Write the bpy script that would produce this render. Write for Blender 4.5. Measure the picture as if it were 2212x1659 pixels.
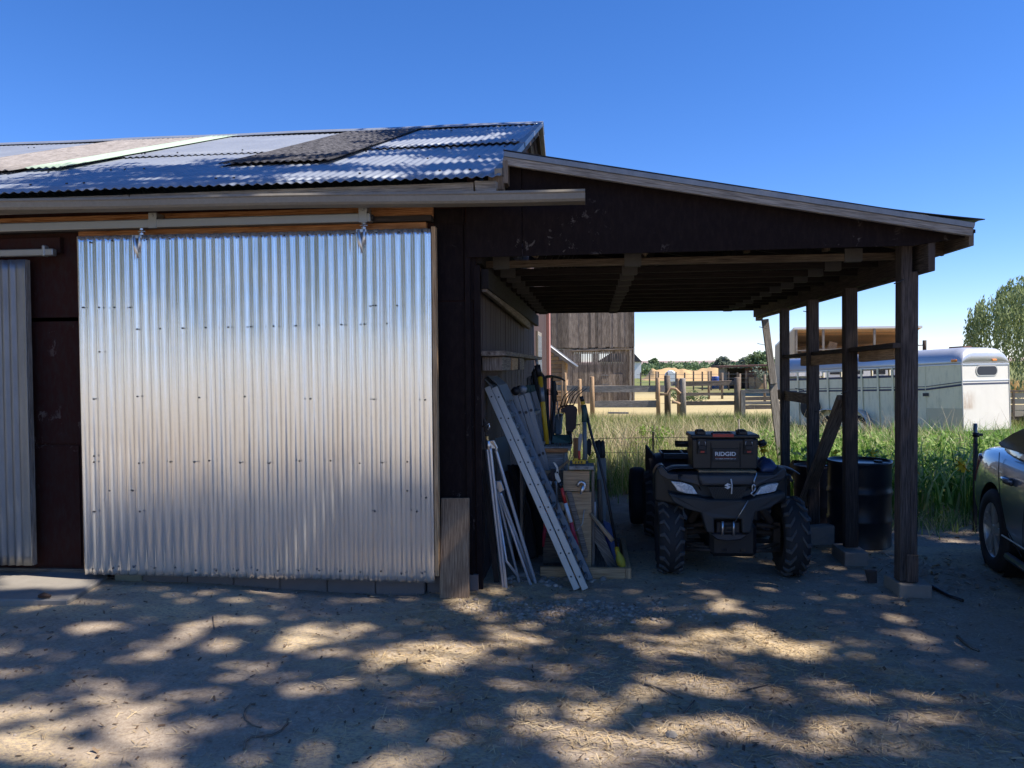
import bpy, bmesh, math, random
import numpy as np
from mathutils import Vector, Matrix
R = math.radians
random.seed(7); rng = np.random.default_rng(7)
S = bpy.context.scene; COL = S.collection
for o in list(bpy.data.objects): bpy.data.objects.remove(o)

# ---------------------------------------------------------------- camera
CAMZ = 1.6; YAW = R(5.8); PITCH = R(1.41); ROLL = R(0.5); FPX = 1661.0
_f = Vector((-math.sin(YAW)*math.cos(PITCH), math.cos(YAW)*math.cos(PITCH), -math.sin(PITCH)))
_r0 = Vector((math.cos(YAW), math.sin(YAW), 0)); _u0 = _r0.cross(_f)
_r = _r0*math.cos(ROLL) - _u0*math.sin(ROLL); _u = _u0*math.cos(ROLL) + _r0*math.sin(ROLL)
cd = bpy.data.cameras.new("camera"); cam = bpy.data.objects.new("camera", cd); COL.objects.link(cam)
m = Matrix.Identity(4)
for i in range(3): m[i][0] = _r[i]; m[i][1] = _u[i]; m[i][2] = -_f[i]
m[0][3] = 0; m[1][3] = 0; m[2][3] = CAMZ
cam.matrix_world = m
cd.sensor_width = 36; cd.lens = 36*FPX/2212; cd.clip_start = .05; cd.clip_end = 9000
S.camera = cam

# ---------------------------------------------------------------- sky, sun, exposure
SUN = Vector((0.60, -0.085, 0.76)).normalized()          # direction towards the sun
sun_el = math.asin(SUN.z)
w = bpy.data.worlds.new("World"); S.world = w; w.use_nodes = True
nt = w.node_tree; bg = nt.nodes['Background']
sky = nt.nodes.new('ShaderNodeTexSky'); sky.sky_type = 'NISHITA'; sky.sun_disc = False
sky.sun_elevation = sun_el; sky.sun_rotation = math.atan2(SUN.x, SUN.y)
sky.air_density = 0.9; sky.dust_density = 0.0; sky.ozone_density = 4.5; sky.altitude = 800
hs = nt.nodes.new('ShaderNodeHueSaturation'); hs.inputs['Saturation'].default_value = 1.2; hs.inputs['Value'].default_value = 1.0
mu = nt.nodes.new('ShaderNodeMix'); mu.data_type = 'RGBA'; mu.blend_type = 'MULTIPLY'; mu.inputs[0].default_value = 1; mu.inputs[7].default_value = (.98, .93, 1.08, 1)
nt.links.new(sky.outputs[0], mu.inputs[6]); nt.links.new(mu.outputs[2], hs.inputs['Color']); nt.links.new(hs.outputs[0], bg.inputs[0])
bg.inputs[1].default_value = 0.10
ld = bpy.data.lights.new("sun", 'SUN'); ld.energy = 4.6; ld.angle = R(0.53); ld.color = (1, .91, .79)
lo = bpy.data.objects.new("sun", ld); COL.objects.link(lo)
lo.rotation_euler = SUN.to_track_quat('Z', 'Y').to_euler(); lo.location = SUN*50
S.view_settings.view_transform = 'Standard'; S.view_settings.look = 'None'
S.view_settings.exposure = 0.96; S.view_settings.gamma = 1.0; S.view_settings.use_curve_mapping = False

# ---------------------------------------------------------------- measuring helpers: photo point -> world point at a known distance
def ray(px, py):
    d = _f + _r*((px-1106)/FPX) - _u*((py-829.5)/FPX)
    return d
def W(px, py, Y):
    d = ray(px, py); t = Y/d.y
    return Vector((d.x*t, Y, CAMZ+d.z*t))
def G(px, py, z=0.0):
    d = ray(px, py); t = (z-CAMZ)/d.z
    return Vector((d.x*t, d.y*t, z))
def RP(px, py, p0, n):
    d = ray(px, py); o = Vector((0,0,CAMZ)); t = (p0-o).dot(n)/d.dot(n)
    return o+d*t
def C1(x, y, Y): return W((1400+x/2.2117)*.72, (1050+y/2.212)*.72, Y)
def C3(x, y, Y): return W((2250+x/1.843)*.72, (900+y/1.843)*.72, Y)
def C7(x, y, Y): return W((1600+x/2.765)*.72, (920+y/2.765)*.72, Y)
def smooth(a, b, x):
    t = np.clip((x-a)/(b-a), 0, 1); return t*t*(3-2*t)
def vnoise(x, y, s=1.0, seed=0):
    """cheap value noise on numpy arrays"""
    x = np.asarray(x, float)*s; y = np.asarray(y, float)*s
    xi = np.floor(x); yi = np.floor(y); fx = x-xi; fy = y-yi
    fx = fx*fx*(3-2*fx); fy = fy*fy*(3-2*fy)
    def h(a, b):
        v = np.sin(a*127.1+b*311.7+seed*74.7)*43758.5453
        return v-np.floor(v)
    return (h(xi,yi)*(1-fx)+h(xi+1,yi)*fx)*(1-fy)+(h(xi,yi+1)*(1-fx)+h(xi+1,yi+1)*fx)*fy
def gz(x, y):
    """height of the ground"""
    x = np.asarray(x, float); y = np.asarray(y, float)
    z = 0.045*smooth(-1.2, -3.6, x)*smooth(9, 5, y)
    z = z - 0.42*smooth(9.8, 17, y)
    near = smooth(14, 11, y)*smooth(-9, -5, y)*smooth(14,10,np.abs(x))
    z = z + near*((vnoise(x,y,1.3,1)-.5)*.03 + (vnoise(x,y,4.1,2)-.5)*.014 + (vnoise(x,y,13,3)-.5)*.006)
    z = z + (1-near)*((vnoise(x,y,.3,4)-.5)*.12)
    return z
def gzf(x, y): return float(gz(x, y))

# ---------------------------------------------------------------- mesh builder
class MB:
    def __init__(s): s.v = []; s.f = []; s.uv = []; s.sm = []
    def add(s, vs, fs, uvs=None, smooth=False):
        b = len(s.v); s.v += [Vector(v) for v in vs]
        for i, f in enumerate(fs):
            s.f.append([b+k for k in f]); s.sm.append(smooth)
            s.uv.append(uvs[i] if uvs else [(0,0)]*len(f))
        return s
    def hexa(s, p, du=None, L=1, a=1, b=1):
        """8 corners: 0-3 one end (ring), 4-7 the other; u runs along"""
        fs = [(3,2,1,0),(4,5,6,7),(0,1,5,4),(1,2,6,5),(2,3,7,6),(3,0,4,7)]
        o = random.random()*50; q = random.random()*50
        uvs = [[(o,q),(o,q+b),(o+a,q+b),(o+a,q)]]*2
        off = 0
        for wd in (a, b, a, b):
            uvs.append([(o,q+off),(o,q+off+wd),(o+L,q+off+wd),(o+L,q+off)]); off += wd
        return s.add(p, fs, uvs)
    def beam(s, p0, p1, w, h, up=(0,0,1), jit=0, w1=None, h1=None):
        p0 = Vector(p0); p1 = Vector(p1); d = (p1-p0); L = d.length; d.normalize()
        up = Vector(up)
        if abs(d.dot(up)) > .98: up = Vector((0,1,0))
        x = d.cross(up).normalized(); z = x.cross(d).normalized()
        w1 = w if w1 is None else w1; h1 = h if h1 is None else h1
        P = []
        for p, ww, hh in ((p0,w,h),(p1,w1,h1)):
            for a, b in ((-1,-1),(1,-1),(1,1),(-1,1)):
                P.append(p+x*(a*ww/2)+z*(b*hh/2)+Vector((random.uniform(-jit,jit),random.uniform(-jit,jit),random.uniform(-jit,jit))))
        return s.hexa(P, L=L, a=w, b=h)
    def box(s, lo, hi, jit=0):
        x0,y0,z0 = lo; x1,y1,z1 = hi
        d = (x1-x0, y1-y0, z1-z0); k = max(range(3), key=lambda i: abs(d[i]))
        cx, cy, cz = (x0+x1)/2, (y0+y1)/2, (z0+z1)/2
        if k == 0: return s.beam((x0,cy,cz),(x1,cy,cz), abs(d[1]), abs(d[2]), jit=jit)
        if k == 1: return s.beam((cx,y0,cz),(cx,y1,cz), abs(d[0]), abs(d[2]), jit=jit)
        return s.beam((cx,cy,z0),(cx,cy,z1), abs(d[0]), abs(d[1]), jit=jit)
    def prism(s, pts, ext, sm=False):
        """planar polygon pts (3D), extruded by vector ext"""
        pts = [Vector(p) for p in pts]; e = Vector(ext); n = len(pts)
        P = pts+[p+e for p in pts]
        nrm = Vector((0,0,0))
        for i in range(n): nrm += pts[i].cross(pts[(i+1)%n])
        c0 = list(range(n)); c1 = [n+i for i in range(n)]
        flip = nrm.dot(e) > 0
        fs = [c0[::-1] if flip else c0, c1 if flip else c1[::-1]]
        ax = (pts[1]-pts[0]).normalized() if n > 1 else Vector((1,0,0)); ay = nrm.normalized().cross(ax)
        def q(i): p = P[i]; return (p.dot(ax), p.dot(ay))
        uvs = [[q(i) for i in f] for f in fs]
        for i in range(n):
            j = (i+1)%n; f = [i,j,n+j,n+i] if flip else [j,i,n+i,n+j]
            fs.append(f); L = (pts[j]-pts[i]).length; E = e.length
            uvs.append([(0,0),(L,0),(L,E),(0,E)])
        return s.add(P, fs, uvs, sm)
    def cyl(s, p0, p1, r0, r1=None, n=12, caps=True, sm=True):
        r1 = r0 if r1 is None else r1
        return s.tube([p0,p1], [r0,r1], n, caps, sm)
    def tube(s, path, r, n=8, caps=True, sm=True):
        path = [Vector(p) for p in path]; m_ = len(path)
        rr = r if isinstance(r, (list,tuple)) else [r]*m_
        vs = []; x = None; L = 0; Ls = []
        for i, p in enumerate(path):
            if i: L += (p-path[i-1]).length
            Ls.append(L)
            d = (path[min(i+1,m_-1)]-path[max(i-1,0)]).normalized()
            if x is None:
                a = Vector((0,0,1)) if abs(d.z) < .9 else Vector((1,0,0))
                x = d.cross(a).normalized()
            x = (x-d*x.dot(d)).normalized(); y = d.cross(x)
            for k in range(n):
                t = 2*math.pi*k/n; vs.append(p+x*(math.cos(t)*rr[i])+y*(math.sin(t)*rr[i]))
        fs = []; uvs = []; o = random.random()*30
        for i in range(m_-1):
            for k in range(n):
                k2 = (k+1)%n; fs.append([i*n+k, i*n+k2, (i+1)*n+k2, (i+1)*n+k])
                c = 2*math.pi*rr[i]/n
                uvs.append([(o+Ls[i],k*c),(o+Ls[i],(k+1)*c),(o+Ls[i+1],(k+1)*c),(o+Ls[i+1],k*c)])
        b = len(s.v); s.add(vs, fs, uvs, sm)
        if caps:
            s.f.append([b+k for k in range(n)][::-1]); s.uv.append([(0,0)]*n); s.sm.append(False)
            s.f.append([b+(m_-1)*n+k for k in range(n)]); s.uv.append([(0,0)]*n); s.sm.append(False)
        return s
    def lathe(s, prof, o, ax, n=24, sm=True, arc=None):
        """profile [(r, h)] round the axis ax through o"""
        o = Vector(o); ax = Vector(ax).normalized(); a = Vector((0,0,1)) if abs(ax.z) < .9 else Vector((1,0,0))
        x = ax.cross(a).normalized(); y = ax.cross(x)
        vs = []
        for r, h in prof:
            for k in range(n):
                t = 2*math.pi*k/n; vs.append(o+ax*h+(x*math.cos(t)+y*math.sin(t))*r)
        fs = []; uvs = []
        for i in range(len(prof)-1):
            for k in range(n):
                k2 = (k+1)%n; fs.append([i*n+k, i*n+k2, (i+1)*n+k2, (i+1)*n+k]); uvs.append([(k/n,i*.1),((k+1)/n,i*.1),((k+1)/n,i*.1+.1),(k/n,i*.1+.1)])
        return s.add(vs, fs, uvs, sm)
    def grid(s, pts, sm=True, closeu=False, closev=False):
        """pts[i][j] surface"""
        a = len(pts); b = len(pts[0]); vs = [p for row in pts for p in row]; fs = []; uvs = []
        for i in range(a if closeu else a-1):
            for j in range(b if closev else b-1):
                i2 = (i+1)%a; j2 = (j+1)%b
                f = [i*b+j, i*b+j2, i2*b+j2, i2*b+j]; fs.append(f)
                uvs.append([(i*.1,j*.1),(i*.1,j2*.1),(i2*.1,j2*.1),(i2*.1,j*.1)])
        return s.add(vs, fs, uvs, sm)
    def mesh(s, name, inv=None):
        me = bpy.data.meshes.new(name)
        vs = [inv @ v for v in s.v] if inv else s.v
        me.from_pydata([tuple(v) for v in vs], [], s.f)
        ul = me.uv_layers.new(name='UVMap')
        flat = [c for f in s.uv for uv in f for c in uv]
        if len(flat) == 2*len(me.loops): ul.data.foreach_set('uv', flat)
        me.polygons.foreach_set('use_smooth', s.sm)
        me.update(); return me
def fix(me):
    bm = bmesh.new(); bm.from_mesh(me); bmesh.ops.recalc_face_normals(bm, faces=bm.faces); bm.to_mesh(me); bm.free()
def mods(o, bev=0, sub=0, solid=0, seg=1):
    if solid:
        k = o.modifiers.new('solid', 'SOLIDIFY'); k.thickness = solid; k.offset = 0
    if bev:
        k = o.modifiers.new('bevel', 'BEVEL'); k.width = bev; k.segments = seg; k.limit_method = 'ANGLE'; k.angle_limit = R(40)
    if sub:
        k = o.modifiers.new('sub', 'SUBSURF'); k.levels = sub; k.render_levels = sub
def tag(o, label=None, cat=None, group=None, kind=None):
    if label: o['label'] = label
    if cat: o['category'] = cat
    if group: o['group'] = group
    if kind: o['kind'] = kind
    return o
def one(name, mb, mat, label=None, cat=None, group=None, kind=None, bev=0, sub=0, solid=0, seg=1, loc=None):
    """a thing that is one mesh"""
    if loc is None:
        lo_ = Vector([min(v[i] for v in mb.v) for i in range(3)]); hi_ = Vector([max(v[i] for v in mb.v) for i in range(3)])
        loc = Vector(((lo_.x+hi_.x)/2, (lo_.y+hi_.y)/2, lo_.z))
    me = mb.mesh(name, Matrix.Translation(-Vector(loc))); fix(me)
    me.materials.append(mat); o = bpy.data.objects.new(name, me); COL.objects.link(o); o.location = loc
    mods(o, bev, sub, solid, seg); return tag(o, label, cat, group, kind)
class Thing:
    def __init__(s, name, label, cat, loc=(0,0,0), rz=0, group=None, world=True, rx=0):
        s.o = bpy.data.objects.new(name, None); COL.objects.link(s.o); s.o.location = loc; s.o.rotation_euler = (rx,0,rz)
        s.o.empty_display_size = .2; tag(s.o, label, cat, group)
        s.M = Matrix.Translation(Vector(loc)) @ Matrix.Rotation(rz, 4, 'Z') @ Matrix.Rotation(rx, 4, 'X'); s.world = world
    def part(s, name, mb, mat, parent=None, bev=0, sub=0, solid=0, seg=1, label=None, kind=None, fixn=True):
        me = mb.mesh(name, s.M.inverted() if s.world else None)
        if fixn: fix(me)
        me.materials.append(mat); o = bpy.data.objects.new(name, me); COL.objects.link(o); o.parent = parent or s.o
        mods(o, bev, sub, solid, seg)
        if label: o['label'] = label
        if kind: o['kind'] = kind
        return o
def copy_tree(o, parent=None):
    kids = [c for c in bpy.data.objects if c.parent == o]
    c = o.copy(); COL.objects.link(c)
    if parent: c.parent = parent
    for k in kids: copy_tree(k, c)
    return c
def baked(o):
    """apply the modifiers of o into its mesh"""
    dg = bpy.context.evaluated_depsgraph_get(); dg.update()
    me = bpy.data.meshes.new_from_object(o.evaluated_get(dg)); o.modifiers.clear(); o.data = me

# ---------------------------------------------------------------- materials
def lin(c): return tuple(((x/255)/12.92 if x/255 <= .04045 else ((x/255+.055)/1.055)**2.4) for x in c)+(1,)
def C(*c): return tuple(c)+(1,)
class Mt:
    def __init__(s, name, rough=.7, metal=0, spec=.5):
        s.m = bpy.data.materials.new(name); s.m.use_nodes = True; s.t = s.m.node_tree; s.n = s.t.nodes; s.l = s.t.links
        s.b = s.n['Principled BSDF']; s.b.inputs['Roughness'].default_value = rough; s.b.inputs['Metallic'].default_value = metal
        s.b.inputs['Specular IOR Level'].default_value = spec; s.h = None
    def coord(s, kind='Object', scale=(1,1,1)):
        tc = s.n.new('ShaderNodeTexCoord'); mp = s.n.new('ShaderNodeMapping'); mp.inputs['Scale'].default_value = scale
        s.l.new(tc.outputs[kind], mp.inputs[0]); return mp.outputs[0]
    def noise(s, vec, scale=5, detail=4, rough=.55, dist=0):
        k = s.n.new('ShaderNodeTexNoise'); k.inputs['Scale'].default_value = scale; k.inputs['Detail'].default_value = detail
        k.inputs['Roughness'].default_value = rough; k.inputs['Distortion'].default_value = dist; s.l.new(vec, k.inputs['Vector']); return k.outputs['Fac']
    def voro(s, vec, scale=5, out='Distance', feature='F1'):
        k = s.n.new('ShaderNodeTexVoronoi'); k.feature = feature; k.inputs['Scale'].default_value = scale; s.l.new(vec, k.inputs['Vector']); return k.outputs[out]
    def wave(s, vec, scale=5, dist=0, axis='X', detail=2):
        k = s.n.new('ShaderNodeTexWave'); k.bands_direction = axis; k.inputs['Scale'].default_value = scale; k.inputs['Distortion'].default_value = dist
        k.inputs['Detail'].default_value = detail; s.l.new(vec, k.inputs['Vector']); return k.outputs['Fac']
    def ramp(s, fac, stops):
        k = s.n.new('ShaderNodeValToRGB'); e = k.color_ramp.elements
        while len(e) < len(stops): e.new(.5)
        for i, (p, c) in enumerate(stops):
            e[i].position = p; e[i].color = c if not isinstance(c, (int,float)) else (c,c,c,1)
        s.l.new(fac, k.inputs[0]); return k.outputs[0]
    def mix(s, fac, a, b, mode='MIX'):
        k = s.n.new('ShaderNodeMix'); k.data_type = 'RGBA'; k.blend_type = mode
        for v, i in ((fac, 0), (a, 6), (b, 7)):
            if isinstance(v, (int,float)): k.inputs[i].default_value = v
            elif isinstance(v, tuple): k.inputs[i].default_value = v
            else: s.l.new(v, k.inputs[i])
        return k.outputs[2]
    def math(s, op, a, b=0):
        k = s.n.new('ShaderNodeMath'); k.operation = op
        for v, i in ((a,0),(b,1)):
            if isinstance(v, (int,float)): k.inputs[i].default_value = v
            else: s.l.new(v, k.inputs[i])
        return k.outputs[0]
    def col(s, v):
        if isinstance(v, tuple): s.b.inputs['Base Color'].default_value = v
        else: s.l.new(v, s.b.inputs['Base Color'])
        return s
    def rough(s, fac, a, b):
        k = s.n.new('ShaderNodeMapRange'); k.inputs[3].default_value = a; k.inputs[4].default_value = b; s.l.new(fac, k.inputs[0]); s.l.new(k.outputs[0], s.b.inputs['Roughness'])
    def bump(s, h, strength=.3, dist=.01):
        k = s.n.new('ShaderNodeBump'); k.inputs['Strength'].default_value = strength; k.inputs['Distance'].default_value = dist
        s.l.new(h, k.inputs['Height'])
        if s.h: s.l.new(s.h, k.inputs['Normal'])
        s.h = k.outputs[0]; s.l.new(s.h, s.b.inputs['Normal'])
def objrand(t):
    k = t.n.new('ShaderNodeObjectInfo'); return k.outputs['Random']
def wood(name, a, b, dark, rough=.85, sc=1.0, dens=.5):
    t = Mt(name, rough, 0, .25); uv = t.coord('UV', (1.6*sc, 34*sc, 1)); uv2 = t.coord('UV', (5*sc, 160*sc, 1)); uv3 = t.coord('UV', (3,5,1))
    g = t.noise(uv, 1, 5, .65, .6); g2 = t.noise(uv2, 1, 3, .7); bl = t.noise(uv3, 1, 4)
    c = t.mix(g, a, b); c = t.mix(t.ramp(g2, [(.35,1),(.62,0)]), c, dark)
    c2 = t.mix(t.ramp(bl, [(.45,0),(.75,dens)]), c, dark)
    gi = t.n.new('ShaderNodeNewGeometry'); c2 = t.mix(1.0, c2, t.ramp(gi.outputs['Random Per Island'], [(0,.62),(1,1.5)]), 'MULTIPLY')
    t.col(c2); t.bump(g2, .5, .003); t.bump(g, .4, .004); return t.m
def plain(name, c, rough=.6, metal=0, var=.25, sc=8, bmp=.0, spec=.5, coat=0):
    t = Mt(name, rough, metal, spec); v = t.coord('Object'); n_ = t.noise(v, sc, 5, .6)
    d = tuple(x*(1-var) for x in c[:3])+(1,); e = tuple(min(1,x*(1+var)) for x in c[:3])+(1,)
    t.col(t.mix(n_, d, e)); t.rough(n_, max(.02,rough-.08), min(1,rough+.12))
    if bmp: t.bump(t.noise(v, sc*6, 4), bmp, .004)
    if coat: t.b.inputs['Coat Weight'].default_value = coat; t.b.inputs['Coat Roughness'].default_value = .06
    return t.m
MATS = {}
# ---------------------------------------------------------------- shared materials
def mk_materials():
    M = MATS
    M['old_wood'] = wood('weathered_wood', C(.17,.135,.105), C(.30,.25,.20), C(.06,.045,.035))
    M['dark_wood'] = wood('dark_wood', C(.035,.026,.022), C(.085,.066,.056), C(.02,.016,.014))
    M['new_wood'] = wood('cedar_board', C(.36,.165,.07), C(.50,.26,.12), C(.16,.06,.02), dens=.35)
    M['ply'] = wood('pine_board', C(.38,.25,.14), C(.52,.36,.21), C(.2,.12,.06), dens=.3)
    M['grey_wood'] = wood('grey_board', C(.25,.225,.20), C(.40,.37,.33), C(.1,.09,.08))
    M['tan_wood'] = wood('tan_log', C(.42,.28,.16), C(.60,.43,.27), C(.2,.12,.07))
    M['barn_wood'] = wood('barn_boards', C(.22,.175,.135), C(.38,.33,.27), C(.07,.05,.038), sc=.45)
    M['post_wood'] = wood('post_wood', C(.065,.050,.044), C(.14,.115,.10), C(.02,.016,.015))
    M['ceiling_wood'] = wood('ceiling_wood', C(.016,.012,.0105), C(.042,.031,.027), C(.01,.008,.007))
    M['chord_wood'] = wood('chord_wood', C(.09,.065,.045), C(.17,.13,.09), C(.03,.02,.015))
    # brown paint with chips
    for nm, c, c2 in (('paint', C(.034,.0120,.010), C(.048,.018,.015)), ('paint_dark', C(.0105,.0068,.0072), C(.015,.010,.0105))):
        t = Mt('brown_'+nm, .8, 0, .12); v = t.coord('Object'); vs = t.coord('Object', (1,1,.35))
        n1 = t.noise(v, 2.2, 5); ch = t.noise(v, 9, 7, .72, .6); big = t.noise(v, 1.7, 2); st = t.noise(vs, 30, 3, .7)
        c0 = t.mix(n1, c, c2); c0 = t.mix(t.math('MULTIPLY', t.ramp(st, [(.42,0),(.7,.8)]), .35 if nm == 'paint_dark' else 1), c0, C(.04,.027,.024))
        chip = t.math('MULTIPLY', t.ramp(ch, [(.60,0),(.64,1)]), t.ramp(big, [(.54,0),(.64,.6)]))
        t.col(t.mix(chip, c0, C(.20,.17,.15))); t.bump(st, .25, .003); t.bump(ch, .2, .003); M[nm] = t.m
    # door: new galvanised sheet
    t = Mt('galvanised_sheet', .2, .82); v = t.coord('Object', (1,1,.15)); v2 = t.coord('Object')
    n1 = t.noise(v, 7, 4); n2 = t.noise(v2, 55, 3)
    t.col(t.mix(n1, C(.74,.735,.72), C(.90,.89,.86))); t.rough(n1, .15, .27); t.bump(t.noise(v2, 3, 2), .12, .012); t.bump(t.noise(t.coord('Object',(1,1,.02)), 45, 3, .6), .35, .004); M['galv'] = t.m
    # old galvanised
    t = Mt('old_galvanised_sheet', .5, .85); v = t.coord('Object', (1,1,.2)); v2 = t.coord('Object')
    n1 = t.noise(v, 14, 6, .7); n2 = t.noise(v2, 3, 4)
    t.col(t.mix(n1, C(.15,.16,.175), C(.33,.345,.36))); t.rough(n2, .42, .6); t.bump(n1, .2, .004); M['galv_old'] = t.m
    # roof sheet
    t = Mt('roof_sheet', .45, .55); v2 = t.coord('Object'); v = t.coord('Object', (1,.15,1))
    n2 = t.noise(v2, 2.2, 5, .65); n1 = t.noise(v, 3, 4)
    c0 = t.mix(n2, C(.24,.27,.32), C(.40,.44,.50)); c0 = t.mix(t.ramp(t.noise(v2, 26, 4, .7), [(.62,0),(.78,.6)]), c0, C(.16,.13,.11))
    t.col(c0); t.rough(n1, .38, .55); M['roof'] = t.m
    t = Mt('rusted_sheet', .7, .25); v = t.coord('Object', (1,.4,1)); n1 = t.noise(v, 12, 6, .75)
    t.col(t.mix(t.ramp(n1, [(.35,0),(.65,1)]), C(.20,.18,.165), C(.38,.35,.33))); t.bump(n1,.3,.004); M['roof_rust'] = t.m
    t = Mt('green_fibreglass', .55, 0); v = t.coord('Object'); n1 = t.noise(v, 5, 5)
    t.col(t.mix(n1, C(.30,.42,.32), C(.48,.58,.46))); M['roof_green'] = t.m
    t = Mt('shaded_mossy_sheet', .85, .1); v = t.coord('Object', (1,.5,1)); n1 = t.noise(v, 17, 7, .8)  # moss tones lowered further, so shade is part of the sheet's colour
    t.col(t.mix(t.ramp(n1, [(.42,0),(.66,1)]), C(.022,.022,.027), C(.11,.11,.125))); t.bump(n1,.5,.006); M['roof_moss_shade'] = t.m
    t = Mt('gutter_zinc', .55, .2); v = t.coord('Object'); n1 = t.noise(v, 34, 5, .75); n2 = t.noise(v, 1.6, 3)
    c0 = t.mix(n1, C(.19,.17,.135), C(.36,.325,.265)); t.col(t.mix(t.ramp(n2, [(.4,0),(.8,.5)]), c0, C(.17,.15,.12))); M['gutter'] = t.m
    M['track'] = plain('track_steel', C(.33,.34,.33), .45, .6, .12, 6)
    M['plate'] = plain('dull_plate', C(.075,.07,.065), .7, .3, .3, 30)
    M['steel'] = plain('bright_steel', C(.6,.62,.65), .3, .95, .15, 20)
    M['darksteel'] = plain('dark_steel', C(.05,.05,.055), .5, .6, .3, 20)
    t = Mt('concrete', .9, 0, .2); v = t.coord('Object'); n1 = t.noise(v, 6, 6, .7); n2 = t.noise(v, 60, 3)
    t.col(t.mix(n1, C(.19,.175,.155), C(.33,.305,.27))); t.bump(n2, .5, .004); t.bump(n1,.4,.008); M['concrete'] = t.m
    t = Mt('cinder_block', .95, 0, .2); v = t.coord('Object'); n1 = t.noise(v, 5, 5, .7); n2 = t.noise(v, 90, 3)
    t.col(t.mix(n1, C(.16,.135,.125), C(.24,.21,.195))); t.bump(n2, .6, .004); M['cinder'] = t.m
    M['cinder_pale'] = plain('pale_block', C(.30,.28,.20), .95, 0, .2, 9, .4)
    M['black'] = plain('black_plastic', C(.012,.012,.014), .5, 0, .3, 12)
    M['rubber'] = plain('tyre_rubber', C(.022,.022,.024), .75, 0, .35, 18, .3)
    M['plastic'] = plain('grey_plastic', C(.035,.037,.042), .45, 0, .25, 7)
mk_materials()
M = MATS

# ---------------------------------------------------------------- ground
def build_ground():
    def axis(a, b, step, far):
        c = np.arange(a, b+1e-6, step); out = []; d = step; x = b
        while x < far: d *= 1.22; x += d; out.append(x)
        lo = []; d = step; x = a
        while x > -far: d *= 1.22; x -= d; lo.append(x)
        return np.array(lo[::-1]+list(c)+out)
    xs = axis(-8, 9.5, .055, 5000); ys = axis(-1, 14, .055, 5000)
    X, Y = np.meshgrid(xs, ys, indexing='ij'); Z = gz(X, Y)
    nx, ny = X.shape; V = np.stack([X,Y,Z], -1).reshape(-1,3)
    i = np.arange(nx-1)[:,None]*ny+np.arange(ny-1)[None,:]
    F = np.stack([i, i+ny, i+ny+1, i+1], -1).reshape(-1,4)
    me = bpy.data.meshes.new('ground'); me.vertices.add(len(V)); me.vertices.foreach_set('co', V.ravel())
    me.loops.add(F.size); me.loops.foreach_set('vertex_index', F.ravel().astype(np.int32)); me.polygons.add(len(F))
    me.polygons.foreach_set('loop_start', np.arange(0, F.size, 4, dtype=np.int32)); me.polygons.foreach_set('use_smooth', np.ones(len(F), bool)); me.update()
    t = Mt('ground_dirt', .95, 0, .15); v = t.coord('Object')
    big = t.noise(v, .9, 5, .6); mid = t.noise(v, 6, 6, .7); fine = t.noise(v, 55, 6, .75); grit = t.voro(v, 90)
    c0 = t.mix(big, C(.345,.285,.222), C(.455,.385,.308)); c0 = t.mix(t.ramp(mid, [(.35,.55),(.6,0)]), c0, C(.26,.205,.155))
    c0 = t.mix(t.ramp(fine, [(.30,.75),(.55,0)]), c0, C(.20,.15,.11)); c0 = t.mix(t.ramp(fine, [(.58,0),(.72,.7)]), c0, C(.52,.44,.35))
    # straw coloured chaff lying in drifts
    st = t.noise(t.coord('Object', (.55,1,1)), 1.3, 4, .6, .4); stm = t.math('MULTIPLY', t.ramp(st, [(.48,0),(.62,.9)]), t.ramp(t.noise(t.coord('Object',(1,1.6,1)), 38, 5, .8), [(.42,0),(.55,1)]))
    c0 = t.mix(stm, c0, C(.60,.47,.28))
    # field: dry tan soil, green pasture patches, far fields
    sx = t.n.new('ShaderNodeSeparateXYZ'); t.l.new(v, sx.inputs[0])
    def mr(o, a, b):
        k = t.n.new('ShaderNodeMapRange'); k.inputs[1].default_value = a; k.inputs[2].default_value = b; k.clamp = True; t.l.new(sx.outputs[o], k.inputs[0]); return k.outputs[0]
    field = mr('Y', 11, 14)
    fn = t.noise(v, .12, 4, .6); f2 = t.noise(v, 3, 5, .7)
    fc = t.mix(t.ramp(fn, [(.42,0),(.58,1)]), C(.12,.14,.05), C(.30,.235,.13)); fc = t.mix(t.ramp(f2, [(.3,.5),(.6,0)]), fc, C(.08,.09,.035))
    t.l.new
    sandy = t.math('MULTIPLY', t.math('MULTIPLY', mr('Y', 30, 33), t.math('SUBTRACT', 1, mr('Y', 50, 56))), t.ramp(f2,[(.2,.7),(.6,1)]))
    fc = t.mix(sandy, fc, C(.43,.36,.20))
    far = mr('Y', 60, 75); fc = t.mix(far, fc, t.mix(fn, C(.12,.16,.05), C(.20,.20,.08)))
    c0 = t.mix(field, c0, fc)
    behind = t.math('SUBTRACT', 1, mr('Y', -9, -3)); c0 = t.mix(behind, c0, t.mix(fn, C(.46,.40,.29), C(.56,.49,.37)))  # unseen ground behind the camera, paled to brighten the door's reflection
    t.col(c0); t.bump(fine, .6, .006); t.bump(mid, .5, .02); t.bump(grit, .25, .004)
    me.materials.append(t.m); o = bpy.data.objects.new('ground', me); COL.objects.link(o); tag(o, kind='structure')
build_ground()
mb = MB()     # concrete pad before the small door
P = [G(-700,1296,.085), G(146,1295,.085), G(232,1243,.085), W(232,1240,5.34), W(-700,1240,5.34)]
for p in P: p.z = .085
mb.prism(P, (0,0,-.16)); pad = one('concrete_pad', mb, M['concrete'], kind='structure', bev=.01)

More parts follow.
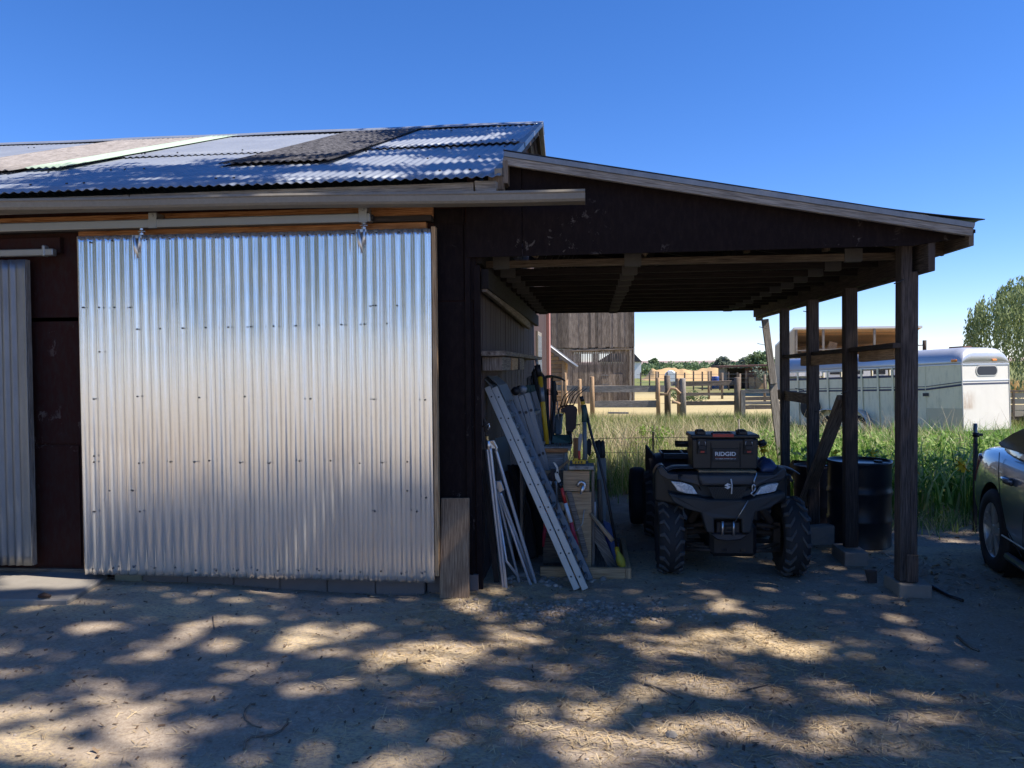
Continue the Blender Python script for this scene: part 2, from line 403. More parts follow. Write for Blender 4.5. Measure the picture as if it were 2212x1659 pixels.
# ---------------------------------------------------------------- metal roofed outbuilding
WY = 5.35; SX = -.79; BK = 14.6
EV = Vector((0,5.02,2.835)); RG = Vector((0,9.85,4.65)); XL = -16.0; XR = -.58
barn = Thing('outbuilding', 'long dark brown outbuilding with a corrugated metal roof and shiny corrugated sliding door', 'outbuilding', (-6, 9.8, 0))
mb = MB(); mb.box((XL,WY,0),(SX,WY+.08,2.86)); mb.box((XL,BK-.1,0),(SX,BK,2.9)); mb.box((XL,WY+.081,0),(XL+.1,BK-.101,2.8))
wall = barn.part('wall', mb, M['paint'])
# side wall of upright boards, gable shaped
mb = MB(); y = WY+.002; k = 0
def roofz(y): return 2.835+(y-5.02)*(4.65-2.835)/(9.85-5.02) if y < 9.85 else 4.65-(y-9.85)*(4.65-2.835)/(9.85-5.02)
while y < BK:
    wd = .098; x1 = SX+random.uniform(-.002,.002); a = y; b = min(y+wd-.012, BK)
    mb.hexa([(SX-.06,a,0),(x1,a,0),(x1,b,0),(SX-.06,b,0),(SX-.06,a,roofz(a)-.03),(x1,a,roofz(a)-.03),(x1,b,roofz(b)-.03),(SX-.06,b,roofz(b)-.03)], L=3, a=.09, b=.06)
    y += wd; k += 1
mb.box((SX-.09,WY+.1,0),(SX-.05,BK-.1,2.8))
t = Mt('brown_siding', .75, 0, .2); v = t.coord('UV', (2,30,1)); n1 = t.noise(v, 1, 4)
t.col(t.mix(n1, C(.06,.04,.038), C(.11,.075,.07))); t.bump(n1,.2,.003); M['siding'] = t.m
barn.part('side_wall', mb, M['siding'])
mb = MB(); mb.box((SX+.002,11.3,1.3),(SX+.03,12.2,2.1)); wf = barn.part('window_frame', mb, M['grey_wood'])
g = Mt('window_glass', .05, 0, 1); g.col(C(.35,.42,.5)); M['glass_pale'] = g.m
mb = MB(); mb.box((SX+.031,11.36,1.36),(SX+.036,12.14,2.04)); barn.part('pane', mb, g.m, wf)
mb = MB(); mb.box((SX+.002,BK-.5,0),(SX+.05,BK,3.0)); t_ = plain('sunlit_brown_paint', C(.36,.17,.15), .8, 0, .15, 5); barn.part('corner_board', mb, t_)  # brown wall end coloured paler and pinker to stand in for sunlight
# corrugated roof
def corr(x0, x1, s0, s1, off, per=.068, amp=.0068, seg=8, rows=6, back=False, wob=.004, seed=0):
    n = max(2, int((x1-x0)/per*seg)); xs = np.linspace(x0, x1, n); pts = []
    up = (RG-EV).normalized(); nr = Vector((0,-up.z,up.y))
    if back: up = Vector((0,-up.y,up.z)); nr = Vector((0,up.z,-up.y)) if False else Vector((0, up.z, -up.y))
    L = (RG-EV).length
    for j in range(rows+1):
        s_ = s0+(s1-s0)*j/rows; row = []
        for x in xs:
            h = amp*math.sin(2*math.pi*x/per)+off+(.012*max(0,.5-j)*float(vnoise(x,seed,1.3,7)))+wob*(math.sin(x*1.7+s_*2+seed)+math.sin(x*.6+seed))
            base = EV+(RG-EV)*s_ if not back else Vector((0, 2*RG.y-EV.y, EV.z))+(RG-Vector((0,2*RG.y-EV.y,EV.z)))*s_
            nn = Vector((0,-(RG.z-EV.z)/L,(RG.y-EV.y)/L)) if not back else Vector((0,(RG.z-EV.z)/L,(RG.y-EV.y)/L))
            row.append(Vector((x,base.y,base.z))+nn*h)
        pts.append(row)
    m_ = MB(); m_.grid(pts); return m_
sh = barn.part('roof', corr(XL,XR,0,.50,.0), M['roof'], solid=.002)
barn.part('roof_sheet', corr(XL,XR,.47,1,.012,seed=1), M['roof'], sh, solid=.002)
barn.part('roof_sheet', corr(XL,XR,0,1,.0,back=True), M['roof'], sh, solid=.002)
rn = Vector((0,-(RG.z-EV.z),(RG.y-EV.y))).normalized()
def rx(px, py): return RP(px, py, EV, rn)
def rs(p): return (p.y-EV.y)/(RG.y-EV.y)
a, b = rx(470,362), rx(702,350); s_ = rs(rx(600,357))
barn.part('roof_sheet', corr(a.x, b.x+.1, s_, .995, .028, seed=2), M['roof_moss_shade'], sh, solid=.002, label='dark mossy patched roof sheet with shade put into its colour')
a, b = rx(25,377), rx(150,366); s2 = rs(rx(100,370))
barn.part('roof_sheet', corr(a.x, b.x, s2, .99, .028, seed=3), M['roof_green'], sh, solid=.002, label='pale green translucent roof sheet')
barn.part('roof_sheet', corr(a.x-1.25, a.x-.02, s2-.03, .99, .026, seed=4), M['roof_rust'], sh, solid=.002, label='rusty pinkish roof sheet')
mb = MB(); cap = []
for x in np.linspace(XL, XR+.01, 40):
    j = .004*math.sin(x*3)
    cap.append([Vector((x,9.62,4.60+j)),Vector((x,9.78,4.66+j)),Vector((x,9.85,4.70+j)),Vector((x,9.92,4.66+j)),Vector((x,10.08,4.60+j))])
mb.grid(cap); barn.part('ridge_cap', mb, M['roof'], sh, solid=.003)
mb = MB()
for s0, s1, zz in ((.02,.42,0),(.40,.99,.004)):
    p0 = EV+(RG-EV)*s0; p1 = EV+(RG-EV)*s1
    mb.beam((XR-.02,p0.y,p0.z+.012+zz),(XR-.02,p1.y,p1.z+.012+zz),.05,.05)
p1 = Vector((0,2*RG.y-EV.y,EV.z)); mb.beam((XR-.02,9.85,4.65),(XR-.02,p1.y,p1.z),.05,.07)
barn.part('rake_trim', mb, M['galv_old'], sh)
mb = MB()
for i in range(3):
    yy = 5.6+i*1.6; mb.beam((SX-.2,yy,roofz(yy)-.06),(XR-.03,yy,roofz(yy)-.06),.09,.04)
mb.beam((XR-.06,5.3,roofz(5.3)-.06),(XR-.06,9.8,roofz(9.8)-.07),.035,.09); mb.beam((XR-.06,14.4,roofz(14.4)-.06),(XR-.06,9.9,roofz(9.9)-.07),.035,.09)
barn.part('rafter', mb, M['dark_wood'], sh)
# roof screws
for i in range(95):
    x = random.uniform(-9,XR-.05); s_ = random.choice((.03,.2,.36,.5,.66,.82,.96)); p = EV+(RG-EV)*s_; p.x = x; mb = MB(); mb.lathe([(.001,.022),(.008,.022),(.009,.012)], p+rn*.014, rn, 6, False); barn.part('roof_screw', mb, M['darksteel'], sh)
# fascia, gutter
zf = W(500,405,5.12).z; z1 = W(0,425,5.12).z
mb = MB(); xe = W(1062,400,5.12).x
mb.beam((XL,5.12,2.755),(-3.2,5.12,2.76),.035,.11,jit=.002); mb.beam((-3.19,5.117,2.76),(xe-.12,5.117,2.765),.035,.11,jit=.002)
mb.beam((xe-.11,5.115,2.765),(xe+.03,5.11,2.765),.05,.12,jit=.012); mb.beam((XL,5.2,2.80),(SX+.15,5.2,2.80),.1,.03)
barn.part('fascia_board', mb, M['grey_wood'], bev=.004)
mb = MB(); ga = W(0,443,5.02); gb = W(1264,423,5.02); xg = gb.x
prof = [(-.05,-.035),(-.05,.03),(-.058,.045),(-.045,.055),(.04,.055),(.05,.045),(.05,-.03),(.04,-.045),(-.035,-.045)]
prof = [(-.072,.036),(-.085,.034),(-.09,.020),(-.083,.012),(-.083,-.024),(-.072,-.038),(.0,-.045),(.012,-.045),(.012,.03)]
rows = []
for x in np.linspace(XL, xg, 60):
    zc = gb.z+(ga.z-gb.z)*(x-gb.x)/(ga.x-gb.x)+.004*math.sin(x*2.3)
    rows.append([Vector((x,5.06+a,zc+b)) for a, b in prof])
mb.grid(rows, sm=False); barn.part('gutter', mb, M['gutter'], solid=.003, fixn=False)
# header boards over the big door
xh = W(935,470,5.3).x; xh2 = W(921,490,5.3).x
def zz(px, py, Y): return W(px, py, Y).z
mb = MB(); za = zz(500,461,5.3); mb.beam((XL,5.325,zz(850,460,5.3)),(xh,5.325,zz(850,460,5.3)),.04,.092); header = barn.part('header_board', mb, M['new_wood'], bev=.003)
mb = MB(); xd0 = W(178,800,5.3).x; mb.beam((xd0,5.315,zz(850,483,5.3)),(xh2,5.315,zz(850,483,5.3)),.055,.085); barn.part('header_board', mb, M['new_wood'], bev=.003)
mb = MB(); mb.box((XL,5.24,2.60),(xh,5.34,2.64)); barn.part('soffit_board', mb, M['dark_wood'])
# door track
DY = 5.21
zt = zz(400,478,DY); xt = W(803,470,DY).x
mb = MB(); za = zz(0,491,DY); zb = zz(803,471,DY)
mb.beam((XL,DY,za+(za-zb)*0),(xt,DY,zb),.07,.062); tr = barn.part('door_track', mb, M['track'], bev=.008, seg=2)
mb = MB(); mb.cyl((xt-.001,DY,zb),(xt+.012,DY,zb),.022,n=10); barn.part('track_end', mb, M['darksteel'], tr)
for px in (338, 790):
    mb = MB(); c = W(px,467,DY); x = c.x; mb.box((x-.04,DY-.038,zb-.034),(x+.02,DY-.031,zb+.075)); mb.box((x-.04,DY-.031,zb+.04),(x+.02,DY+.07,zb+.075)); mb.cyl((x-.01,DY-.045,zb+.055),(x-.01,DY-.03,zb+.055),.012,n=6)
    barn.part('track_bracket', mb, M['track'], tr, bev=.002)
# sliding door
x0 = W(178,870,DY-.02).x; x1 = W(935,870,DY-.02).x; z0 = (zz(178,1238,DY)+zz(935,1250,DY))/2; z1 = (zz(178,512,DY)+zz(935,493,DY))/2
print('door', x0, x1, z0, z1)
n = int((x1-x0)/.0678*16); pts = []
for j in range(60):
    z = z0+(z1-z0)*j/59; row = []
    for i in range(n+1):
        x = x0+.012+(x1-x0-.012)*i/n; ph = 2*math.pi*(x-x0)/.0678
        s1_ = math.sin(ph); yy = -.0120*math.copysign(abs(s1_)**.7, s1_)
        amp = .6+.4*float(vnoise(x*9,z*.25,1,3)); d = .0035*(float(vnoise(x,z,2.3,9))-.5)+.003*(float(vnoise(x,z,.8,5))-.5)
        sx_ = (x-x0)/.86; fr_ = sx_-math.floor(sx_); d += .0035*(1 if int(sx_)%2 else 0)*(1 if .02<fr_ else fr_/.02); d += .004*float(vnoise(x*2.2+7,z*.9,1,13))**4*2
        if z < z0+.12: yy *= .8+.2*(z-z0)/.12; d += .0015*math.sin(x*31)*(1-(z-z0)/.12)
        row.append(Vector((x+.0015*math.sin(z*3+x*17),DY-.045+yy*amp*(.72+.5*float(vnoise(math.floor((x-x0)/.0678)*1.7,z*.5,1,21)))+d,z-.01*(x-x0)/2.4+ 0)))
    pts.append(row)
mb = MB(); mb.grid(pts); door = barn.part('sliding_door', mb, M['galv'], solid=.0015)
door['label'] = 'large shiny corrugated sliding door panel'
mb = MB(); mb.box((x0-.006,DY-.035,z0+.02),(x0+.011,DY+.02,z1+.0)); mb.box((x1+.003,DY-.03,z0+.03),(x1+.032,DY+.03,z1+.005)); mb.box((x0+.012,DY+.0,z0+.06),(x1,DY+.03,z0+.16)); mb.box((x0+.012,DY+.0,z1-.12),(x1,DY+.03,z1-.02))
barn.part('door_frame', mb, M['ply'], door, bev=.002)
mb = MB(); ny = 0
def screw(px, py):
    c = W(px, py, DY-.055); mb = MB(); mb.lathe([(.0005,.008),(.0042,.007),(.0045,.003),(.0062,.002),(.0062,-.004)], c, (0,-1,0), 6, False); barn.part('screw', mb, M['darksteel'], door, fixn=False)
for px, py in [(195,523),(242,520)]+[(317+i*49.6,517-i*1.4) for i in range(13)]: screw(px, py)
for px in (180,214,247,281): screw(px,664)
for px in (806,812,858): screw(px,660)
for i in range(12): screw(297+i*49, 711-i*1.1)
for px in (203,297,430,528,670,808,918): screw(px,860+random.uniform(-4,4))
for px in (203,300,368,420,452,519,582,647,714,777,826,880): screw(px,997+random.uniform(-3,4))
for px in (202,205,302,810,900): screw(px,1105)
for i in range(17): screw(200+i*44.5,1226+i*.7+random.uniform(-3,3))
screw(237,1060); screw(287,1060); screw(920,1075); screw(203,985); screw(215,760); screw(880,1060)

for px in (308, 787):
    c = W(px,500,DY); x = c.x; zt_ = z1+.045
    mb = MB(); mb.cyl((x,DY-.01,zb-.03),(x,DY-.01,z1-.05),.008,n=8); mb.cyl((x-.028,DY-.01,z1+.028),(x+.028,DY-.01,z1+.028),.006,n=6); mb.cyl((x,DY-.01,z1+.0),(x,DY-.01,z1+.016),.02,n=6,sm=False); mb.cyl((x,DY-.01,z1+.036),(x,DY-.01,z1+.05),.018,n=6,sm=False)
    mb.tube([(x-.02,DY-.068,z1-.012),(x-.012,DY-.07,z1-.09),(x+.004,DY-.066,z1-.17)],[.012,.017,.004],8); mb.tube([(x+.02,DY-.068,z1-.012),(x+.016,DY-.068,z1-.07),(x+.006,DY-.064,z1-.13)],[.011,.012,.004],8); mb.box((x-.035,DY-.075,z1-.03),(x+.035,DY-.0,z1-.008))
    barn.part('door_hanger', mb, M['steel'], door, bev=.0015)
# plywood panels on the front
def panel(px0, py0, px1, py1, Y=WY, mat='paint', th=.012, name='wall_panel', dy=0):
    a = W(px0,py0,Y-th); b = W(px1,py1,Y-th); m_ = MB(); m_.box((a.x,Y-th+dy,min(a.z,b.z)),(b.x,Y-.001+dy,max(a.z,b.z))); return barn.part(name, m_, M[mat], bev=.0015)
panel(-600,490,176,694); panel(-600,697,176,958); panel(-600,961,176,1222)
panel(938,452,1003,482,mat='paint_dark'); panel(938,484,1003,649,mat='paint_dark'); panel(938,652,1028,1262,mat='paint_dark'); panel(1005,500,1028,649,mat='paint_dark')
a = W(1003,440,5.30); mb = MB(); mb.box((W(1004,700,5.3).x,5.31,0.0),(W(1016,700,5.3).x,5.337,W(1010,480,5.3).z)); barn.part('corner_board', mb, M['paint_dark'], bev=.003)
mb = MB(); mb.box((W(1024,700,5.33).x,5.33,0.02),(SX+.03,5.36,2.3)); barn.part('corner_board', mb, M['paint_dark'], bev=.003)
mb = MB(); mb.box((XL,5.325,.03),(x0-.03,5.349,.11)); barn.part('sill', mb, M['old_wood'])
# foundation blocks
xa = W(248,1250,5.27).x; xb = W(918,1270,5.27).x; n = 7; cuts = [248,308,405,505,605,707,811,918]
for i in range(7):
    mb = MB(); a_ = W(cuts[i]+.8,1255,5.27).x; b_ = W(cuts[i+1]-.8,1260,5.27).x
    mb.box((a_,5.26+random.uniform(0,.006),-.1),(b_,5.46,.132),jit=.002)
    barn.part('foundation_block', mb, M['cinder_pale' if i == 0 else 'cinder'], bev=.006)
mb = MB(); mb.box((xb+.01,5.30,-.1),(SX,5.345,.13)); barn.part('foundation_block', mb, M['cinder'])
# small corrugated door at the left
SY = 5.24; dx1 = W(67,880,SY).x; dz1 = zz(40,562,SY); dz0 = zz(40,1219,SY); pts = []
for j in range(30):
    z = dz0+(dz1-dz0)*j/29; row = []
    for i in range(220):
        x = dx1-1.25+1.25*i/219; row.append(Vector((x,SY-.03-.0095*math.sin(2*math.pi*x/.06)*(1 if x<dx1-.07 else .15)+.004*float(vnoise(x,z,2,8)),z)))
    pts.append(row)
mb = MB(); mb.grid(pts); sd = barn.part('small_door', mb, M['galv_old'], solid=.002); sd['label'] = 'dull grey corrugated small sliding door'
mb = MB(); mb.box((dx1-1.25,SY-.018,dz0),(dx1+.004,SY+.02,dz1)); barn.part('door_frame', mb, M['grey_wood'], sd)
mb = MB(); a_ = W(118,545,SY-.02); mb.beam((dx1-1.6,SY-.02,a_.z),(a_.x,SY-.02,a_.z),.05,.05); mb.box((W(100,540,SY).x,SY-.052,a_.z-.03),(W(106,540,SY).x,SY+.0,a_.z+.05)); tr2 = barn.part('door_track', mb, M['track'], bev=.006)
mb = MB(); mb.beam((XL,5.315,zz(60,531,5.3)),(W(131,530,5.3).x,5.315,zz(60,531,5.3)),.045,.115); barn.part('header_board', mb, M['paint'], bev=.003)

# ---------------------------------------------------------------- carport
cp = Thing('carport', 'open lean-to carport with a dark plywood gable front and rough wooden posts', 'carport', (1.2, 8, 0))
FY = 5.30
poly = [(1008,556),(1008,430),(1098,430),(1098,350),(2088,503),(2092,512),(1972,543),(1500,549)]
pl = [W(x,y,FY) for x, y in poly]; seam = W(1128,500,FY).x
zbot = pl[0].z
def rakez(x):
    a, b = pl[3], pl[4]; return a.z+(b.z-a.z)*(x-a.x)/(b.x-a.x)
xr_ = pl[4].x; xq = pl[6].x
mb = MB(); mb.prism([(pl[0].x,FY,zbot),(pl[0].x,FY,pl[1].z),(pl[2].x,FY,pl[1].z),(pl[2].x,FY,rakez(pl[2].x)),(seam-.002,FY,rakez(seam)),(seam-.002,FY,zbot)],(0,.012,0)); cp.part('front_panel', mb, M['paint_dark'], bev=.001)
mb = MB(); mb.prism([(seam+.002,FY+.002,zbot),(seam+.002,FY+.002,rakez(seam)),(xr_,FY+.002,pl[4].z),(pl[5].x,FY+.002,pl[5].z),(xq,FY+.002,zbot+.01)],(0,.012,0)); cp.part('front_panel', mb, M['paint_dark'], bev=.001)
# rake boards
ra = W(1088,341,5.22); rb = W(2100,497,5.22)
d = (rb-ra).normalized(); nn = Vector((-d.z,0,d.x))
mb = MB(); mb.beam(ra-nn*.022,rb-nn*.016,.035,.052,jit=.001); cp.part('rake_board', mb, M['grey_wood'], bev=.003)
mb = MB(); mb.beam(ra+nn*.022+Vector((0,-.004,0)),rb+nn*.026+Vector((0,-.004,0)),.045,.036); cp.part('rake_flashing', mb, M['galv_old'], bev=.002)
# end boards where the lean-to roof meets the main roof
mb = MB(); p = W(1092,400,5.3); mb.box((ra.x-.003,5.2,p.z-.01),(ra.x+.03,5.35,ra.z-.02)); mb.box((ra.x+.035,5.32,pl[1].z),(ra.x+.09,5.36,ra.z-.06)); mb.box((ra.x-.10,5.16,p.z-.06),(ra.x+.0,5.30,p.z+.03)); cp.part('end_board', mb, M['old_wood'], bev=.003)
# roof deck and roofing
RB = 10.75
def rline(x, off=0): return ra.z+(rb.z-ra.z)*(x-ra.x)/(rb.x-ra.x)+off
xe = W(2128,483,5.2).x
mb = MB()
y = 5.24
while y < RB:
    y2 = min(y+.15, RB); mb.hexa([(ra.x,y,rline(ra.x,.0)-.01),(ra.x,y2-.006,rline(ra.x,.0)-.01),(ra.x,y2-.006,rline(ra.x)+.012),(ra.x,y,rline(ra.x)+.012),(rb.x+.03,y,rline(rb.x+.03)-.01),(rb.x+.03,y2-.006,rline(rb.x+.03)-.01),(rb.x+.03,y2-.006,rline(rb.x+.03)+.012),(rb.x+.03,y,rline(rb.x+.03)+.012)], L=3.7, a=.14, b=.02); y = y2
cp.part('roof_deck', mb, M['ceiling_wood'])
rows = []
for j in range(70):
    y = 5.2+(RB+.08-5.2)*j/69; row = []
    for i in range(40):
        x = ra.x+(xe-ra.x)*i/39; lift = .03*max(0,(i-31)/8)**1.5*(.6+.4*math.sin(y*5))
        row.append(Vector((x,y,rline(x,.052)+.006*math.sin(2*math.pi*y/.17)+lift)))
    rows.append(row)
mb = MB(); mb.grid(rows); cp.part('roofing', mb, M['darksteel'], solid=.006)
mb = MB(); mb.beam((rb.x+.01,5.25,rline(rb.x)-.05),(rb.x+.01,RB,rline(rb.x)-.05),.03,.09); cp.part('eave_board', mb, M['old_wood'])
# posts and beam
def P_(px, Y, z): 
    w_ = W(px,1000,Y); return Vector((w_.x,Y,z))
BZ = 2.19
fx = P_(1957,5.5,0).x; bx0 = fx+.085; bx1 = W(1641,690,10.6).x
def bxat(y): return bx0+(bx1-bx0)*(y-5.3)/(10.6-5.3)
mb = MB(); mb.beam((bx0,5.315,BZ+.10),(bx1,RB-.1,BZ+.10),.045,.19,jit=.002); cp.part('beam', mb, M['post_wood'], bev=.004)
mb = MB(); mb.beam((bx0-.05,5.7,BZ+.11),(bx1-.05,RB-.1,BZ+.11),.045,.17,jit=.002); cp.part('beam', mb, M['dark_wood'], bev=.004)
mb = MB(); mb.beam((fx-.022,5.5,.098),(fx-.02,5.5,BZ+.22),.07,.10,up=(0,1,0),jit=.003); mb.beam((fx+.037,5.495,.098),(fx+.036,5.495,BZ+.02),.045,.09,up=(0,1,0),jit=.003); mb.beam((fx+.02,5.437,.10),(fx+.02,5.437,.29),.075,.012,up=(0,1,0)); cp.part('post', mb, M['post_wood'], bev=.005)
for px, Y, wd, zb_, mt in ((1837,6.45,.10,.105,'dark_wood'),(1757,7.57,.10,0,'post_wood'),(1696,8.7,.09,0,'post_wood')):
    x = P_(px,Y,0).x; top = W(px-1,1,Y).x
    mb = MB(); n_ = 5; 
    mb.beam((x,Y,zb_-.02 if zb_ else gzf(x,Y)-.05),(x-.01,Y,BZ+.01),wd,wd*.9,up=(0,1,0),jit=.004); cp.part('post', mb, M[mt], bev=.006)
a, b = W(1652,690,10.3), W(1690,1010,10.1); b = a+(b-a)*((a.z-gzf(b.x,10.1)+.05)/(a.z-b.z)); mid = a+(b-a)*.38
mb = MB(); mb.beam(a,mid+Vector((.01,0,0)),.085,.04,up=(0,1,0),jit=.003); mb.beam(mid+Vector((0,.045,.12)),b,.10,.045,up=(0,1,0),jit=.003); cp.part('post', mb, M['grey_wood'], bev=.004, label='leaning weathered pale rear post')
mb = MB(); mb.beam(W(1640,672,10.7),W(1640,693,10.7),.09,.03,up=(0,1,0)); cp.part('end_board', mb, M['old_wood'])
mb = MB(); mb.beam(W(1946,745,5.45),W(1698,771,8.75),.10,.035,jit=.004); cp.part('rail', mb, M['dark_wood'], bev=.003)
mb = MB(); mb.beam(W(1938,763,5.56),W(1860,770,6.38),.04,.085,jit=.003); mb.beam(W(1845,771,6.5),W(1733,780,7.85),.04,.095,jit=.003); cp.part('rail', mb, M['tan_wood'], bev=.003)
mb = MB(); mb.beam(W(1684,852,9.0),W(1752,862,7.63),.04,.10,jit=.004); cp.part('rail', mb, M['old_wood'], bev=.003)
mb = MB(); a = W(1823,857,6.52); b = W(1729,1106,7.9); b = a+(b-a)*((a.z)/(a.z-b.z)); mb.beam(a,b,.10,.05,up=(0,1,0),jit=.003); cp.part('brace', mb, M['old_wood'], bev=.004)
# rusty nails sticking out of the posts
for px,py,Y in ((1640,706,10.2),(1636,742,10.2),(1735,672,7.55),(1758,1,7.5),(1718,839,8.6)):
    if py > 10: mb = MB(); p = W(px,py,Y); mb.cyl(p,p+Vector((.09,0,-.02)),.004,n=5); cp.part('nail', mb, M['darksteel'])
for px,py,Y in ((1817,850,6.4),(1931,613,5.4),(1760,890,7.5)): mb = MB(); p = W(px,py,Y); mb.cyl(p,p+Vector((.07,.01,.03)),.004,n=5); cp.part('nail', mb, M['darksteel'])
# trusses
CZ = 2.29; ty = 5.62; k = 0
while ty < RB-.05:
    x0_ = SX+.03; x1_ = bxat(ty)+.02
    mb = MB(); sag = random.uniform(-.008,.008)
    mb.beam((x0_,ty,CZ+.045+sag),(x1_,ty,CZ+.045-sag),.038,.05)
    mb.beam((x0_,ty,rline(x0_)-.065),(xr_,ty,rline(xr_)-.065),.038,.089)
    for fr in (.12,.38,.62,.8):
        x = x0_+(x1_-x0_)*fr; zt_ = rline(x)-.11
        if zt_ > CZ+.14: mb.beam((x,ty,CZ+.09),(x+(.25 if fr<.5 else 0),ty,zt_),.038,.07,up=(0,1,0))
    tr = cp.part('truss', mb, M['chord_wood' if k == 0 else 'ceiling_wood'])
    for fr in (.02,.335,.84):
        mb = MB(); x = x0_+(x1_-x0_)*fr+.06; mb.box((x-.06,ty-.023,CZ+.01+sag),(x+.06,ty-.0195,CZ+.10+sag)); mb.box((x-.055,ty-.0194,CZ+.008+sag),(x+.055,ty+.0194,CZ+.018+sag))
        cp.part('nail_plate', mb, M['plate'], tr)
    ty += .46; k += 1
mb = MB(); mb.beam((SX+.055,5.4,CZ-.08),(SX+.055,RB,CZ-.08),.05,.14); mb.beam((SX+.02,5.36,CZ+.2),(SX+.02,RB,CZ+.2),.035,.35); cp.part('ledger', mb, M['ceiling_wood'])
# boards on the side wall
mb = MB(); mb.beam((SX+.05,5.42,2.165),(SX+.05,9.4,2.08),.04,.09,jit=.004); barn.part('wall_rail', mb, M['old_wood'], bev=.003)
mb = MB(); mb.beam((SX+.10,5.45,1.685),(SX+.10,9.6,1.675),.19,.035,jit=.004); sf = barn.part('wall_shelf', mb, M['old_wood'], bev=.003)
for i in range(3):
    mb = MB(); mb.beam((SX+.09+.005*i,5.5+i*.62,1.61),(SX+.09,6.1+i*.62,1.61),.15,.10,jit=.004); barn.part('shelf_block', mb, M['ply' if i==1 else 'old_wood'], sf, bev=.004)
# blocks under the posts
for nm, fpx, Yf, dep, wd, top, lab in (('a',(1944,2015),5.40,.30,.22,.095,'tan concrete block under the nearest carport post'),('b',(1825,1877),6.24,.34,.2,.107,'grey concrete block under the second carport post')):
    mb = MB(); x0_ = W(fpx[0],1270,Yf).x; x1_ = W(fpx[1],1270,Yf).x
    mb.box((x0_,Yf,-.09),(x1_,Yf+dep,top),jit=.008); one('concrete_block', mb, M['concrete'], lab, 'concrete block', 'concrete blocks under the carport posts', bev=.01, seg=2)
mb = MB(); p = G(1905,1262,.0); mb.beam(p+Vector((-.05,.05,-.02)),p+Vector((-.05,.06,.075)),.06,.06,jit=.012); one('brick', mb, plain('brick_red', C(.07,.05,.042), .95,0,.3,20,.5), 'small broken brick beside the nearest concrete post block', 'brick')
# plank leaning at the corner
mb = MB(); a = W(982,1288,5.17); a.z = gzf(a.x,5.17)-.005; b = W(984,1076,5.285); mb.beam(a,b,.20,.038,up=(0,1,0),jit=.003)
one('plank', mb, wood('plank_wood', C(.22,.15,.095), C(.34,.25,.165), C(.09,.055,.035)), 'short wide weathered plank leaning against the corner of the outbuilding', 'plank', bev=.003)
# ---------------------------------------------------------------- quad bike
def C2(x, y, Y): return W((1850+x/3.0167)*.72, (1230+y/3.0167)*.72, Y)
def wheel(T, c, ax, rad, wd, tyre_m, rim_m, lugs=True, rimr=.55, nl=19, name='wheel', lug_m=None):
    c = Vector(c); ax = Vector(ax).normalized(); h = wd/2
    mb = MB(); rr = rad*rimr
    mb.lathe([(rr,-h*.78),(rr*1.05,-h*.9),(rad*.80,-h),(rad*.93,-h*.92),(rad*.985,-h*.62),(rad,-h*.2),(rad,h*.2),(rad*.985,h*.62),(rad*.93,h*.92),(rad*.80,h),(rr*1.05,h*.9),(rr,h*.78),(rr,-h*.78)], c, ax, 36)
    hub = MB(); hub.lathe([(.001,h*.35),(rr*.3,h*.38),(rr*.34,h*.2),(rr*.9,h*.3),(rr*1.0,h*.78),(rr*1.03,h*.80),(rr*1.03,h*.72),(rr*.98,h*.1),(rr*.98,-h*.1),(rr*1.03,-h*.72),(rr*1.03,-h*.80),(rr,-h*.78),(rr*.9,-h*.3),(.001,-h*.3)], c, ax, 28)
    wh = T.part(name, hub, rim_m); ty = T.part('tyre', mb, tyre_m, wh)
    if lugs:
        a = Vector((0,0,1)); x = ax.cross(a).normalized(); y = ax.cross(x); mb = MB()
        def pt(t, w_, r_): return c+ax*w_+(x*math.cos(t)+y*math.sin(t))*r_
        for i in range(nl):
            for sd_ in (-1,1):
                t0 = 2*math.pi*(i+(.5 if sd_>0 else 0))/nl; dt = 2*math.pi/nl
                ro = rad+.013; pts = [(t0,.02*sd_-.0,0),(t0+dt*.62,h*.62*sd_,0),(t0+dt*.55,h*.98*sd_,1)]
                ring = []
                for (t, w_, k), wt in zip(pts, (.15,.17,.12)):
                    ri = rad-.012 if k == 0 else rad*.93; r2 = ro if k == 0 else rad*.955
                    if k == 1: ri, r2 = rad*.90, rad*.975
                    ring.append([pt(t-dt*wt,w_,ri),pt(t+dt*wt,w_,ri),pt(t+dt*wt*.8,w_,r2),pt(t-dt*wt*.8,w_,r2)])
                for q in range(2): mb.hexa(ring[q]+ring[q+1])
        T.part('tread', mb, lug_m or tyre_m, ty)
    return wh
M['dust_rubber'] = plain('dusty_rubber', C(.075,.075,.075), .9, 0, .3, 14, .3)
M['blk_plastic2'] = plain('dark_moulded_plastic', C(.011,.012,.013), .42, 0, .25, 6)
M['bumper'] = plain('scuffed_bumper_plastic', C(.028,.032,.035), .55, 0, .3, 9, .15)
M['rack'] = plain('rack_steel', C(.03,.03,.035), .45, .3, .2, 9)
M['mud'] = plain('muddy_steel', C(.06,.045,.035), .8, .2, .4, 20, .4)
M['white_mark'] = plain('white_mark', C(.75,.75,.75), .5, 0, .05, 5)
M['red_mark'] = plain('red_mark', C(.45,.05,.03), .5, 0, .1, 5)
t = Mt('headlight_lens', .12, 0, .8); v = t.coord('Object'); n1 = t.noise(v, 30, 4, .6, 1)
t.col(t.mix(t.ramp(n1,[(.35,0),(.65,1)]), C(.42,.45,.47), C(.85,.86,.85))); t.b.inputs['Coat Weight'].default_value = .6; M['lens'] = t.m
AX = 1.045; AY = 5.97
atv = Thing('quad_bike', 'dark grey four wheel quad bike parked nose out under the carport', 'quad bike', (AX, AY+.6, 0))
